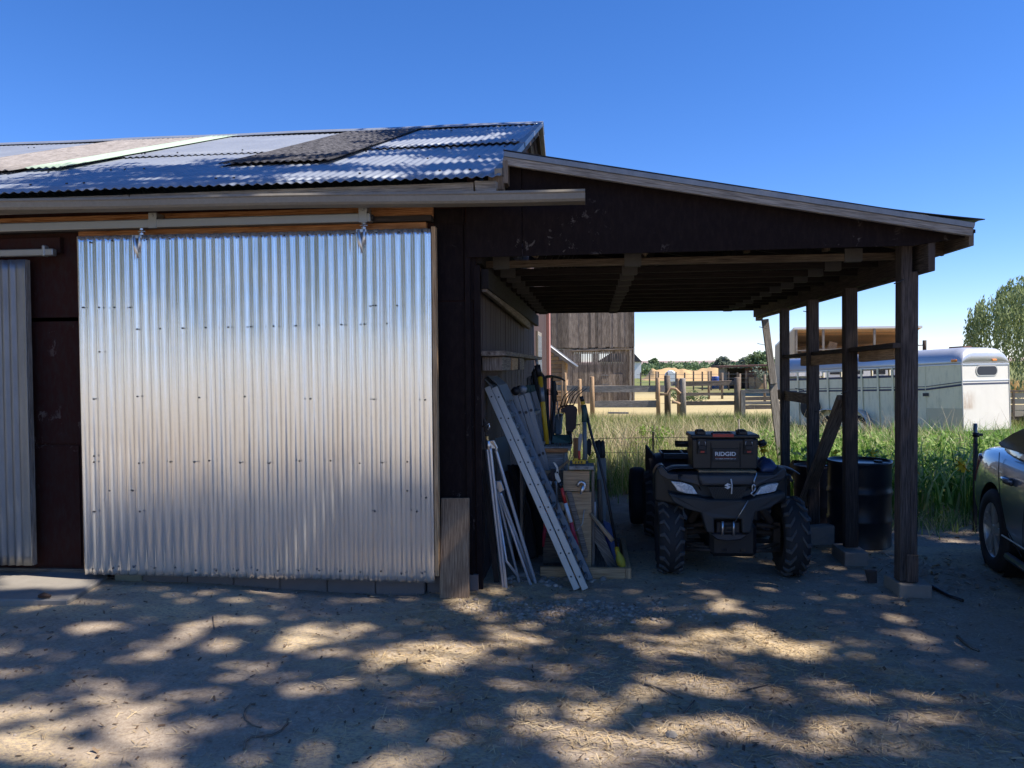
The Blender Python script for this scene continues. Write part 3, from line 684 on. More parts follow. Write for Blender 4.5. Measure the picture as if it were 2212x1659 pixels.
for sx in (-1,1):
    wheel(atv, (AX+sx*.450,AY,.290), (sx,0,0), .286, .185, M['rubber'], M['mud'], lug_m=M['dust_rubber'])
    wheel(atv, (AX+sx*.43,AY+1.27,.300), (sx,0,0), .30, .24, M['rubber'], M['mud'], lug_m=M['dust_rubber'])
def face(pts, Y, th, cv=.35, C_=C2, flat=False):
    P = []
    for x, y in pts:
        p = C_(x,y,Y); p.y += 0 if flat else cv*(p.x-AX)**2; P.append(p)
    return P
def facepart(name, pts, Y, th, mat, parent=None, cv=.35, bev=.006, seg=2, **k):
    # curved front plate: strips triangulated so that the curvature reads
    m_ = MB(); P = face(pts, Y, th, cv); m_.prism(P, (0,th,0)); o = atv.part(name, m_, mat, parent, bev=bev, seg=seg, **k); return o
body = facepart('front_fairing', [(432,505),(372,535),(350,600),(352,850),(520,875),(640,900),(780,940),(810,1060),(1215,1060),(1255,930),(1400,885),(1560,835),(1572,600),(1530,515),(1440,585),(1260,583),(735,588),(480,588)], 5.75, .16, M['blk_plastic2'], bev=.02, seg=3)
facepart('hood', [(738,588),(1256,586),(1262,640),(1225,700),(1180,692),(830,694),(770,700),(745,640)], 5.67, .3, M['plastic'], body, bev=.022, seg=3)
facepart('fender_panel', [(480,592),(738,592),(750,650),(770,740),(750,690),(690,668),(560,648),(470,640),(400,600),(385,545),(425,530)], 5.70, .2, M['plastic'], body, bev=.015, seg=3)
facepart('fender_panel', [(1440,588),(1258,590),(1240,650),(1225,735),(1262,700),(1320,672),(1480,655),(1530,640),(1560,600),(1552,545),(1520,528)], 5.70, .2, M['plastic'], body, bev=.015, seg=3)
bumper = facepart('bumper', [(478,768),(560,790),(760,800),(830,815),(1180,815),(1250,798),(1440,770),(1535,752),(1545,800),(1400,892),(1262,930),(1240,1000),(1222,1115),(1140,1118),(1132,990),(885,990),(890,1118),(822,1115),(790,1000),(770,940),(640,908),(520,850)], 5.62, .14, M['bumper'], bev=.012, seg=3)
for pts in ([(500,660),(600,664),(690,694),(742,772),(640,766),(560,745),(530,700)], [(1480,668),(1380,678),(1310,702),(1263,772),(1380,758),(1450,742)]):
    facepart('headlight', pts, 5.675, .06, M['lens'], bev=.008, seg=3)
def lattice(pts, Y, name):
    m_ = MB(); P = face([pts[0],pts[1],pts[2],pts[3]], Y, 0, .35)
    g_ = facepart(name, pts, Y+.012, .01, M['black'], bev=0)
    tl, tr_, br, bl = P
    n1, n2 = 13, 6
    def q(u, v_): return (tl*(1-u)+tr_*u)*(1-v_)+(bl*(1-u)+br*u)*v_
    for j in range(n2):
        for i in range(n1):
            u0 = (i+(.5 if j%2 else 0))/n1; v0 = j/n2; a = q(min(u0,1),v0); b = q(min(max(u0+.5/n1,0),1),min(1,v0+1/n2)); c = q(min(max(u0-.5/n1,0),1),min(1,v0+1/n2))
            m_.beam(a,b,.0035,.0035); m_.beam(a,c,.0035,.0035)
    atv.part('mesh', m_, M['bumper'], g_)
lattice([(832,700),(1178,696),(1128,808),(884,808)], 5.655, 'grille'); lattice([(896,868),(1130,868),(1128,984),(888,984)], 5.64, 'lower_grille')
# emblem
S_ = [(0,.9),(.95,.42),(.62,.25),(.28,.42),(.0,.28),(.95,-.22),(.35,-.62),(0,-.9),(-.95,-.42),(-.62,-.25),(-.28,-.42),(0,-.28),(-.95,.22),(-.35,.62)]
e = C2(1007,690,5.645); mb = MB(); mb.prism([(e.x+a*.024,e.y,e.z+b*.024) for a, b in S_], (0,.012,0)); atv.part('badge', mb, M['white_mark'])
mb = MB(); mb.tube([C2(1035,625,5.655),C2(1045,680,5.645),C2(1040,760,5.64)],[.006,.004,.005],6); atv.part('strap', mb, M['white_mark'])
# winch, skid plate
mb = MB(); a = C2(905,1015,5.66); b = C2(1125,1125,5.66); mb.box((a.x,5.68,b.z),(b.x,5.82,a.z)); wn = atv.part('winch', mb, M['rack'], bev=.008)
mb = MB()
for x in (960,1060): p = C2(x,1070,5.65); mb.cyl(p+Vector((0,0,-.05)),p+Vector((0,0,.05)),.009,n=10)
atv.part('roller', mb, M['steel'], wn)
mb = MB(); p = C2(985,1060,5.65); q = C2(1045,1060,5.65); mb.beam(p,q,.03,.012); mb.beam(p-Vector((0,0,.03)),q-Vector((0,0,.03)),.02,.01); atv.part('fairlead', mb, M['mud'], wn)
mb = MB(); p = face([(830,1118),(1215,1118),(1130,1180),(1000,1192),(910,1180)], 5.66, 0); mb.prism(p,(0,.5,.05)); atv.part('skid_plate', mb, M['rack'], bev=.01)
mb = MB(); mb.tube([C2(1265,570,5.63),C2(1245,640,5.60),C2(1243,668,5.60)],.005,6); mb.tube([C2(1190,818,5.60),C2(1125,930,5.58),C2(1065,1020,5.62)],.0035,5); cb = atv.part('winch_cable', mb, M['steel'])
c = C2(1240,705,5.59); mb = MB(); L_ = []
for k in range(13): t_ = 2*math.pi*k/12; L_.append(c+Vector((.011*math.cos(t_),0,.024*math.sin(t_))))
mb.tube(L_,.0045,6); mb.tube([c+Vector((0,-.0,-.02)),c+Vector((-.02,-.01,-.04)),c+Vector((.0,-.01,-.055)),c+Vector((.018,-.0,-.035))],.006,6); atv.part('hook', mb, M['steel'], cb)
# suspension
mb = MB()
for s_ in (-1,1):
    for z0_, z1_ in ((.40,.36),(.22,.24)):
        for yo in (-.14,.12): mb.tube([(AX+s_*.17,AY+yo,z0_),(AX+s_*.37,AY+yo*.2,z1_)],.016,8)
    mb.tube([(AX+s_*.12,AY,.33),(AX+s_*.38,AY,.30)],[.022,.022],10); mb.tube([(AX+s_*.16,AY-.05,.62),(AX+s_*.30,AY-.06,.40)],[.034,.03],10)
    mb.box((AX+s_*.345-.025,AY-.05,.20),(AX+s_*.345+.025,AY+.05,.40)); mb.tube([(AX+s_*.05,AY-.2,.22),(AX+s_*.35,AY-.10,.20)],.014,8)
atv.part('suspension', mb, M['mud'])
mb = MB(); mb.box((AX-.17,AY-.2,.17),(AX+.17,AY+1.45,.42)); mb.box((AX-.22,AY-.1,.40),(AX+.22,AY+1.35,.66)); atv.part('chassis', mb, M['black'], bev=.03)
for s_ in (-1,1):
    rows = []
    for k in range(15):
        a = R(80+k*(82/14)); row = []
        for j in range(8):
            u_ = j/7; xx = AX+s_*(.20+.31*u_); rz_ = .47+.03*math.sin(a) - .05*max(0,u_-.75)*4
            row.append(Vector((xx,AY-.02-math.cos(a)*rz_*1.0,.31+math.sin(a)*rz_*1.02)))
        rows.append(row)
    mb = MB(); mb.grid(rows); atv.part('front_fender', mb, M['plastic'], solid=.012, sub=1)
    rows = []
    for k in range(15):
        a = R(40+k*(128/14)); row = []
        for j in range(8):
            u_ = j/7; xx = AX+s_*(.18+.33*u_); rz_ = .47-.06*max(0,u_-.8)*5; row.append(Vector((xx,AY+1.27-math.cos(a)*rz_,.31+math.sin(a)*rz_*.98)))
        rows.append(row)
    mb = MB(); mb.grid(rows); atv.part('rear_fender', mb, M['plastic'], solid=.012, sub=1)
mb = MB(); pr = []
for y_, w_, z_ in ((AY+.45,.10,.80),(AY+.62,.13,.84),(AY+.9,.17,.86),(AY+1.25,.17,.88),(AY+1.45,.14,.88)):
    pr.append([Vector((AX+w_*math.cos(t_),y_,z_-.09+.09*math.sin(t_))) for t_ in [2*math.pi*k/12 for k in range(12)]])
mb.grid(pr, closev=True); atv.part('seat', mb, M['black'], sub=1)
mb = MB(); gl = C2(600,305,6.36); gr = C2(1330,290,6.36); mb.tube([(gl.x-.0,6.36,gl.z),(AX-.2,6.34,gl.z+.0),(AX,6.3,gl.z-.04),(AX+.2,6.34,gl.z),(AX+.37,6.38,gl.z)],.013,8); hb = atv.part('handlebar', mb, M['rack'])
for a, b in ((C2(527,300,6.36),C2(672,303,6.34)),(C2(1285,300,6.34),C2(1332,288,6.36))):
    mb = MB(); mb.cyl(a,b,.021,n=12); mb.beam(a+Vector((.0,-.04,-.022)),b+Vector((0,-.05,-.02)),.012,.01); atv.part('grip', mb, M['black'], hb)
# racks
RZ = C2(700,575,5.85).z
mb = MB()
for xo in (-.40,.40): mb.tube([(AX+xo,5.70,RZ-.03),(AX+xo*.98,5.76,RZ),(AX+xo*.95,6.25,RZ)],.011,8)
for yo in (5.76,5.88,6.0,6.12,6.25): mb.tube([(AX-.39,yo,RZ),(AX+.39,yo,RZ)],.010,8)
for xo in (-.25,-.1,.1,.25): mb.tube([(AX+xo,5.76,RZ),(AX+xo,6.25,RZ)],.008,6)
for xo in (-.3,.3): mb.tube([(AX+xo,5.8,RZ),(AX+xo*.8,5.85,RZ-.14)],.010,6)
atv.part('front_rack', mb, M['rack'])
mb = MB(); a = C2(430,420,6.95); z_ = a.z
for yo in (6.95,7.05,7.15,7.25,7.4): mb.tube([(a.x,yo,z_),(2*AX-a.x,yo,z_)],.011,8)
for xo in (a.x,AX-.2,AX+.2,2*AX-a.x): mb.tube([(xo,6.95,z_),(xo,7.4,z_)],.011,8)
mb.box((a.x,6.94,z_-.02),(2*AX-a.x,6.98,z_+.025)); mb.box((AX-.15,7.0,.6),(AX+.15,7.3,z_)); atv.part('rear_rack', mb, M['rack'])
# things on the rack
a = C2(735,578,5.86); b = C2(1252,578,5.86); mb = MB(); mb.box((a.x,5.80,RZ+.012),(b.x,6.22,RZ+.028)); one('board', mb, M['ply'], 'thin wooden board under the toolbox on the quad bike rack', 'board')
TZ = RZ+.030
tb = Thing('toolbox', 'black rugged toolbox with white lettering strapped on the front rack of the quad bike', 'toolbox', (C2(983,570,5.86).x, 5.98, TZ))
xl, xr2 = C2(683,500,5.86).x, C2(1285,500,5.86).x; zt2 = C2(900,262,5.86).z; zT = C2(900,222,5.86).z
mb = MB(); mb.beam(((xl+xr2)/2,6.0,TZ),((xl+xr2)/2,6.0,zt2),xr2-xl-.012,.28,up=(0,1,0),w1=xr2-xl); bx = tb.part('body', mb, M['blk_plastic2'], bev=.012, seg=2)
mb = MB(); mb.box((xl-.012,5.845,zt2+.003),(xr2+.006,6.155,zT)); lid = tb.part('lid', mb, M['blk_plastic2'], bev=.010, seg=2)
mb = MB(); a, b = C2(870,225,5.84), C2(1060,245,5.84); mb.box((a.x,5.842,b.z),(b.x,5.9,a.z+.006)); tb.part('label_strip', mb, M['red_mark'], lid)
mb = MB(); a, b = C2(905,212,5.9), C2(1020,222,5.9); mb.tube([(a.x-.03,5.95,zT-.004),(a.x-.01,5.95,a.z),(b.x+.01,5.95,a.z),(b.x+.03,5.95,zT-.004)],.009,8); tb.part('handle', mb, M['black'], lid)
for x_ in (770, 1150):
    mb = MB(); a, b = C2(x_-38,190,5.84), C2(x_+40,222,5.84); mb.box((a.x,5.86,zT-.002),(b.x,6.0,a.z-.003)); mb.box((a.x+.006,5.88,a.z-.004),(b.x-.006,5.97,a.z+.005)); tb.part('lid_hinge', mb, M['black'], lid, bev=.004)
for x0_, x1_ in ((733,817),(1155,1240)):
    mb = MB(); a, b = C2(x0_,262,5.83), C2(x1_,400,5.83); mb.box((a.x,5.838,b.z),(b.x,5.856,a.z)); mb.box((a.x+.006,5.826,b.z+.03),(b.x-.006,5.84,b.z+.065)); lt = tb.part('latch', mb, M['black'], bx, bev=.003)
    mb = MB(); c_ = [(x0_+8,350),(x0_+10,300),(x0_+16,284),(x0_+24,280)]; 
    for sg in (0,1):
        mb.tube([C2(x_ if not sg else (x0_+x1_)-x_, y_, 5.833) for x_, y_ in [(x0_+12,350),(x0_+12,298),(x0_+18,284)]],.0025,5)
    tb.part('latch_wire', mb, M['steel'], lt)
    mb = MB(); a, b = C2(x0_+28,372,5.82), C2(x1_-22,388,5.82); mb.box((a.x,5.822,b.z),(b.x,5.83,a.z)); tb.part('latch_tab', mb, M['red_mark'], lt)
mb = MB(); a, b = C2(868,350,5.83), C2(1110,470,5.83); mb.box((a.x,5.848,b.z),(b.x,5.862,a.z)); mb.box((a.x-.01,5.852,b.z-.07),(a.x-.004,5.862,a.z+.04)); mb.box((b.x+.01,5.852,b.z-.07),(b.x+.016,5.862,a.z+.04)); pl_ = tb.part('name_plate', mb, M['black'], bx, bev=.002)
def text_part(T, txt, p0, p1, hgt, mat, parent, name='lettering', bold=.0):
    cu = bpy.data.curves.new(name, 'FONT'); cu.body = txt; cu.size = 1; cu.extrude = .02; cu.offset = bold
    o = bpy.data.objects.new(name, cu); COL.objects.link(o); dg = bpy.context.evaluated_depsgraph_get(); dg.update()
    me = bpy.data.meshes.new_from_object(o.evaluated_get(dg)); bpy.data.objects.remove(o)
    vs = [v.co.copy() for v in me.vertices]; lo_ = [min(v[i] for v in vs) for i in (0,1)]; hi_ = [max(v[i] for v in vs) for i in (0,1)]
    inv = T.M.inverted()
    for v in me.vertices:
        u_ = (v.co.x-lo_[0])/(hi_[0]-lo_[0]); w_ = (v.co.y-lo_[1])/(hi_[1]-lo_[1])
        q = p0+(p1-p0)*u_+Vector((0,-v.co.z*.03,0))+Vector((0,0,w_*hgt)); v.co = inv @ q
    me.materials.clear(); me.materials.append(mat); r_ = bpy.data.objects.new(name, me); COL.objects.link(r_); r_.parent = parent; return r_
a, b = C2(895,418,5.83), C2(1083,418,5.83); h_ = C2(900,381,5.83).z-a.z
for o_ in (a,b): o_.y = 5.846
b.z = a.z
text_part(tb, 'RIDGID', a, b, h_, M['white_mark'], pl_, bold=.022)
a2, b2 = C2(897,448,5.83), C2(1083,448,5.83); a2.y = b2.y = 5.846; b2.z = a2.z
text_part(tb, 'PRO GEAR SYSTEM GEN 2.0', a2, b2, C2(900,440,5.83).z-a2.z, M['white_mark'], pl_, bold=.01)
mb = MB(); a, b = C2(895,428,5.83), C2(1083,431,5.83); mb.box((a.x,5.843,b.z),(b.x,5.849,a.z)); tb.part('red_line', mb, M['red_mark'], pl_)
# crumpled dark blue cloth
rows = []; c_ = C2(1350,520,5.95)
for i in range(16):
    row = []
    for j in range(16):
        x = c_.x-.055+.13*i/15; y_ = 5.84+.28*j/15; e_ = math.sin(math.pi*i/15)*math.sin(math.pi*j/15)
        row.append(Vector((x,y_,RZ+.018+e_**.5*(.06+.05*float(vnoise(x,y_,22,4))))))
    rows.append(row)
mb = MB(); mb.grid(rows); one('folded_tarp', mb, plain('blue_tarp', C(.03,.05,.12), .45, 0, .3, 20, .3), 'crumpled dark blue tarp on the quad bike rack right of the toolbox', 'tarp', solid=.006)

# ---------------------------------------------------------------- little utility cart behind the quad
def C2b(x, y, Y): return C2(x, y, Y)
wc = C2(188,710,7.75); 
cart = Thing('utility_cart', 'small black two wheeled cart with a slanted tailboard behind the quad bike', 'cart', (wc.x+.55, 7.9, 0))
for xo in (0, 1.15): wheel(cart, (wc.x+xo,7.75,.285), (1 if xo else -1,0,0), .285, .155, M['rubber'], M['darksteel'], lugs=False)
mb = MB(); a, b, c_, d_ = C2(258,315,7.35), C2(330,410,7.1), C2(330,610,7.1), C2(262,560,7.35)
mb.prism([a,b,c_,d_],(.02,.02,0)); cart.part('tailboard', mb, M['darksteel'], bev=.004)
mb = MB(); x0_, x1_ = wc.x+.13, wc.x+1.02
mb.box((x0_,7.1,.40),(x1_,8.5,.43)); mb.box((x0_,7.1,.43),(x0_+.02,8.5,.62)); mb.box((x1_-.02,7.1,.43),(x1_,8.5,.62)); mb.box((x0_+.02,8.48,.43),(x1_-.02,8.5,.62)); cart.part('tray', mb, M['darksteel'], bev=.004)
mb = MB(); mb.cyl((wc.x,7.75,.285),(wc.x+1.15,7.75,.285),.018); mb.beam((AX,7.55,.36),(AX,8.3,.36),.05,.05); mb.box((wc.x+.2,7.72,.29),(wc.x+.24,7.78,.40)); mb.box((wc.x+.9,7.72,.29),(wc.x+.94,7.78,.40)); cart.part('axle', mb, M['darksteel'])

# ---------------------------------------------------------------- drums
def drum(px0, px1, py0, py1, Y, mat, label, z0):
    cx = (W(px0,1100,Y).x+W(px1,1100,Y).x)/2; rad = (W(px1,1100,Y).x-W(px0,1100,Y).x)/2; zt_ = W((px0+px1)/2,py0,Y-rad*.0).z
    h = zt_-z0; T = Thing('oil_drum', label, 'oil drum', (cx, Y, z0))
    pr = [(.001,0),(rad*.97,0),(rad*1.015,.008),(rad*1.015,.02),(rad*.985,.03)]
    for f_ in (.345,.655):
        pr += [(rad*.985,h*f_-.03),(rad*1.018,h*f_-.012),(rad*1.018,h*f_+.012),(rad*.985,h*f_+.03)]
    for k in range(5): f_ = .77+.04*k; pr += [(rad*.985,h*f_-.008),(rad*.992,h*f_)]
    pr += [(rad*.985,h-.03),(rad*1.015,h-.02),(rad*1.015,h),(rad*.98,h),(rad*.97,h-.02),(.001,h-.02)]
    m_ = MB(); m_.lathe(pr,(cx,Y,z0),(0,0,1),40); T.part('shell', m_, mat)
    m_ = MB(); m_.cyl((cx+rad*.6,Y,z0+h-.021),(cx+rad*.6,Y,z0+h-.005),.035,n=10); T.part('bung', m_, M['darksteel']); return T
t = Mt('black_drum_paint', .32, .2, .5); v = t.coord('Object'); n1 = t.noise(v, 7, 6, .7); n2 = t.noise(v, 2, 3)
c0 = t.mix(n1, C(.012,.014,.017), C(.03,.033,.04)); t.col(t.mix(t.ramp(n1,[(.68,0),(.74,.8)]), c0, C(.16,.08,.04))); t.rough(n2,.25,.5); M['drum'] = t.m
t = Mt('rusty_drum', .7, .2); v = t.coord('Object'); n1 = t.noise(v, 9, 6, .7)
t.col(t.mix(n1, C(.02,.014,.012), C(.075,.04,.03))); M['drum_rust'] = t.m
drum(1789,1923,993,1190,7.05,M['drum'],'black ribbed steel drum standing behind the second carport post',-.05)
drum(1716,1805,1004,1120,7.95,M['drum_rust'],'dull rusty brown drum half hidden behind the slanting brace',-.03)
mb = MB(); C4b = lambda x,y,Y: W((2250+x/2.764)*.72,(1200+y/2.764)*.72,Y)
q = [C4b(352,505,8.3),C4b(520,515,8.25),C4b(555,700,8.1),C4b(530,850,8.0),C4b(450,800,8.1)]
cen = sum(q,Vector())/5; tub = Thing('rusty_tub', 'rusty brown metal tub tipped against the posts beside the rusty drum', 'tub', (cen.x,8.3,0))
mb = MB(); inner = [cen+(p-cen)*.8+Vector((.02,.35,-.05)) for p in q]; mb.grid([q,inner],closev=True,sm=False); mb.add(inner,[[0,1,2,3,4]]); tub.part('bowl', mb, M['drum_rust'], solid=.008)
mb = MB(); mb.tube(q+[q[0]],.012,6); tub.part('rim', mb, M['mud'])
rr = [C4b(560,1010,7.2),C4b(640,1050,7.1)]
mb = MB(); p = C4b(600,1130,6.95); mb.box((p.x-.10,6.95,-.02),(p.x+.12,7.1,.16),jit=.02); one('stone_block', mb, M['concrete'], 'rough stone block on the ground left of the black drum', 'stone', bev=.02, seg=2)
mb = MB(); mb.beam(G(1722,1108,.05),G(1830,1150,.02)+Vector((0,.5,0)),.03,.03); a = W(1700,1075,7.2); b = W(1745,1125,6.9); mb = MB(); mb.beam(a+Vector((0,0,0)),b,.07,.03); one('metal_offcut', mb, M['galv_old'], 'grey metal strip lying behind the right front tyre of the quad bike', 'metal strip')

# ---------------------------------------------------------------- car
def build_car():
    wcx, wcy = 3.10, 6.17; hd = math.atan2(-.986, -.168)
    # local x forward, y to the left of the car; rear wheel on the near (right hand) side at local (-1.35, -.78)
    ca, sa = math.cos(hd), math.sin(hd); lx, ly = -1.33, -.80
    ox = wcx-(lx*ca-ly*sa); oy = wcy-(lx*sa+ly*ca)
    T = Thing('car', 'dark grey saloon car parked right of the carport, rear wheel and door in view', 'car', (ox, oy, 0), rz=hd, world=False)
    paint = Mt('car_paint', .3, .35, .5); v = paint.coord('Object'); n1 = paint.noise(v, 300, 2)
    paint.col(paint.mix(n1, C(.16,.18,.225), C(.23,.255,.30))); paint.b.inputs['Coat Weight'].default_value = 1; paint.b.inputs['Coat Roughness'].default_value = .04; paint = paint.m
    st = [(-2.25,.50,.36,.74,.78),(-2.22,.66,.30,.80,.84),(-2.10,.775,.25,.86,.89),(-1.8,.845,.22,.88,.915),(-1.33,.875,.20,.885,.93),(-.7,.885,.19,.885,.93),(0,.885,.19,.875,.92),(.8,.88,.19,.865,.91),(1.3,.87,.20,.84,.90),(1.75,.84,.22,.79,.85),(2.1,.76,.25,.72,.77),(2.25,.62,.30,.64,.68),(2.30,.45,.36,.56,.60)]
    rows = []
    for x, w_, z0, zs, zt in st:
        half = [(0,z0),(w_*.80,z0),(w_*.93,z0+.05),(w_*.985,z0+.16),(w_,z0+.32),(w_*.985,zs-.20),(w_*.955,zs-.07),(w_*.90,zs),(w_*.78,zs+.03),(0,zt+.03)]
        ring = [(y, z) for y, z in half]+[(-y, z) for y, z in half[-2:0:-1]]
        rows.append([Vector((x,y,z)) for y, z in ring])
    m_ = MB(); m_.grid(rows, closev=True); m_.add(rows[0],[list(range(len(rows[0])))]); m_.add(rows[-1],[list(range(len(rows[-1])))])
    body = T.part('body', m_, paint, sub=2); baked(body)
    m_ = MB()
    for wx in (lx, 1.33):
        for s_ in (-1,1): m_.cyl((wx,s_*.60,.31),(wx,s_*1.1,.31),.365,n=40)
    cut = T.part('cut', m_, M['black']); b_ = body.modifiers.new('b','BOOLEAN'); b_.object = cut; b_.operation = 'DIFFERENCE'; b_.solver = 'EXACT'
    baked(body); bpy.data.objects.remove(cut)
    body.data.materials.clear(); body.data.materials.append(paint)
    body.data.polygons.foreach_set('material_index', np.zeros(len(body.data.polygons), np.int32))
    for p in body.data.polygons: p.use_smooth = True
    m_ = MB()
    for s_ in (-1,1):
        for wx in (lx,1.33): m_.lathe([(.355,0),(.37,.26),(.1,.26)],(wx,s_*.60,.31),(0,s_,0),32)
    # inner arch liners
    for wx in (lx,1.33):
        for s_ in (-1,1): m2 = MB(); m2.lathe([(.01,0),(.364,.0),(.364,.235)],(wx,s_*.61,.31),(0,s_,0),32); T.part('wheel_arch', m2, M['black'])
    # cabin
    def hoop(x, yb, zb, yt, zt): return [Vector((x,-yb,zb)),Vector((x,-yb*.985,zb+.06)),Vector((x,-(yt+.03),zt-.07)),Vector((x,-yt+.03,zt-.005)),Vector((x,-yt+.2,zt+.015)),Vector((x,yt-.2,zt+.015)),Vector((x,yt-.03,zt-.005)),Vector((x,yt+.03,zt-.07)),Vector((x,yb*.985,zb+.06)),Vector((x,yb,zb))]
    cab = [hoop(-1.85,.52,.88,.50,.925),hoop(-1.55,.66,.90,.54,1.00),hoop(-1.2,.74,.90,.56,1.13),hoop(-.85,.78,.90,.57,1.24),(hoop(-.45,.80,.89,.58,1.33)),hoop(0,.80,.88,.58,1.37),hoop(.35,.80,.88,.58,1.34),hoop(.8,.78,.88,.62,1.14),hoop(1.25,.70,.86,.66,.92)]
    cab = [[p-Vector((.20,0,0)) for p in r_] for r_ in cab]; m_ = MB(); m_.grid(cab); T.part('cabin', m_, paint, sub=1)
    gl = Mt('tinted_glass', .08, 0, .25); gl.col(C(.016,.022,.032)); gl = gl.m
    SHX = -.20
    for s_ in (-1,1):
        def sy(x, z):
            return s_*(.806-(z-.93)*.46+.006)
        w1 = [(-1.17,.975),(-1.0,1.06),(-.7,1.16),(-.42,1.23),(-.42,.955),(-1.08,.955)]; w2 = [(-.36,1.24),(.0,1.28),(.30,1.26),(.85,.95),(-.36,.95)]
        for ww in ([(a+SHX,b) for a,b in w1],[(a+SHX,b) for a,b in w2]):
            m_ = MB(); c_ = sum((Vector((a,0,b)) for a,b in ww),Vector())/len(ww)
            o2 = [c_+(Vector((a,0,b))-c_)*1.06 for a,b in ww]
            m_.prism([(p.x,sy(p.x,p.z)+s_*.001,p.z) for p in o2],(0,s_*.004,0)); fr_ = T.part('window_trim', m_, M['black'])
            m_ = MB(); m_.prism([(a,sy(a,b)+s_*.006,b) for a,b in ww],(0,s_*.003,0)); T.part('window', m_, gl, fr_)
        # door cut lines and handles
        m_ = MB()
        for xx, a, b in ((-.60,.25,.93),(.35,.25,.93)):
            m_.tube([(xx,s_*.886,a+.02),(xx+.01,s_*.892,.5),(xx,s_*.873,.7),(xx,s_*.84,.84),(xx,s_*.79,.90)],.003,5)
        m_.tube([(-.62,s_*.886,.27),(-.95,s_*.887,.42),(-1.08,s_*.882,.62),(-1.18,s_*.86,.79),(-1.36,s_*.80,.90)],.003,5)
        T.part('door_gap', m_, M['black'])
        m_ = MB(); m_.box((-1.02,s_*.875-.012,.715),(-.86,s_*.875+.012,.77)); hr = T.part('handle_recess', m_, M['black'], bev=.01, seg=2)
        m_ = MB(); m_.tube([(-1.02,s_*.868,.745),(-.99,s_*.895,.752),(-.89,s_*.897,.752),(-.86,s_*.868,.745)],[.012,.015,.015,.012],10); T.part('door_handle', m_, paint, hr)
        m_ = MB(); m_.tube([(-1.0,s_*.89,.34),(-.1,s_*.893,.34),(.9,s_*.892,.34)],.006,6); T.part('chrome_strip', m_, M['steel'])
        m_ = MB(); m_.tube([(-.95,s_*.865,.20),(.9,s_*.865,.20)],.03,8); T.part('sill', m_, paint)
        # tail lamp
        tl = Mt('tail_lamp', .1, 0, .9); tl.col(C(.25,.10,.09)); 
        rw = []
        for zz_ in (.60,.68,.76,.82):
            k_ = (zz_-.60)/.22; rw.append([Vector((-2.165+.03*k_,s_*.60,zz_)),Vector((-2.13+.03*k_,s_*.685,zz_)),Vector((-2.03+.01*k_,s_*(.765-.02*k_),zz_)),Vector((-1.90+.05*k_,s_*(.812-.022*k_),zz_))])
        m_ = MB(); m_.grid(rw); T.part('tail_light', m_, tl.m, solid=.02, bev=.006)
        for wx in (lx,1.33):
            c = Vector((wx,s_*.79,.312)); ax = Vector((0,s_,0))
            m_ = MB(); m_.lathe([(.205,-.10),(.225,-.105),(.29,-.10),(.312,-.07),(.314,0),(.312,.05),(.29,.075),(.225,.082),(.207,.07),(.205,-.1)],c,ax,44); wo = T.part('tyre', m_, M['rubber'])
            m_ = MB(); m_.lathe([(.212,.072),(.206,.062),(.196,.052),(.192,-.06),(.19,-.09)],c,ax,44)
            for k in range(5):
                for dt in (-.17,.17):
                    t0 = 2*math.pi*k/5+.3+dt*.45; t1 = 2*math.pi*k/5+.3+dt
                    a = c+ax*.045+Vector((math.cos(t0)*.045,0,math.sin(t0)*.045)); b = c+ax*.052+Vector((math.cos(t1)*.198,0,math.sin(t1)*.198))
                    m_.beam(a,b,.030,.03,up=ax,w1=.040,h1=.02)
            m_.lathe([(.001,.062),(.035,.06),(.05,.045),(.055,.02)],c,ax,20)
            T.part('rim', m_, M['alloy'], wo, bev=.003)
            m_ = MB(); m_.lathe([(.001,-.02),(.15,-.02),(.15,-.035),(.001,-.035)],c,ax,28); T.part('brake_disc', m_, M['mud'], wo)
    m_ = MB(); m_.box((-2.0,-.7,.16),(2.0,.7,.26)); T.part('underbody', m_, M['black'])
M['alloy'] = plain('alloy_rim', C(.55,.54,.53), .35, .6, .12, 9)
build_car()
# ---------------------------------------------------------------- things leaning on the side wall
M['alu'] = plain('aluminium', C(.50,.49,.45), .5, .35, .12, 14)
M['alu_grey'] = plain('dull_aluminium', C(.22,.24,.26), .5, .6, .2, 14)
M['tube'] = plain('white_tube', C(.55,.58,.63), .35, .55, .1, 10)
M['brass'] = plain('brass', C(.45,.32,.14), .4, .8, .2, 30)
M['yellow'] = plain('yellow_paint', C(.62,.38,.02), .5, 0, .15, 9)
M['yel2'] = plain('dusty_yellow', C(.42,.36,.04), .7, 0, .25, 12)
M['red'] = plain('red_paint', C(.50,.035,.025), .45, 0, .2, 12)
M['pink'] = plain('red_grip', C(.42,.03,.06), .5, 0, .2, 12)
M['green'] = plain('dark_green_paint', C(.03,.075,.062), .5, .1, .25, 12)
M['navy'] = plain('navy_plastic', C(.015,.03,.12), .5, 0, .2, 9)
M['brown'] = plain('brown_tool_steel', C(.05,.035,.033), .6, .3, .3, 15)
M['canvas'] = plain('black_canvas', C(.014,.016,.018), .75, 0, .3, 12, .2)
M['panel_grey'] = plain('grey_sheet', C(.13,.16,.17), .6, .1, .15, 5)
def C8(x, y, Y): return W((1600+x/4.74)*.72, (1150+y/4.74)*.72, Y)
def ext(p, q, z):
    """carry the line p->q on to height z"""
    t_ = (z-p.z)/(q.z-p.z); return p+(q-p)*t_
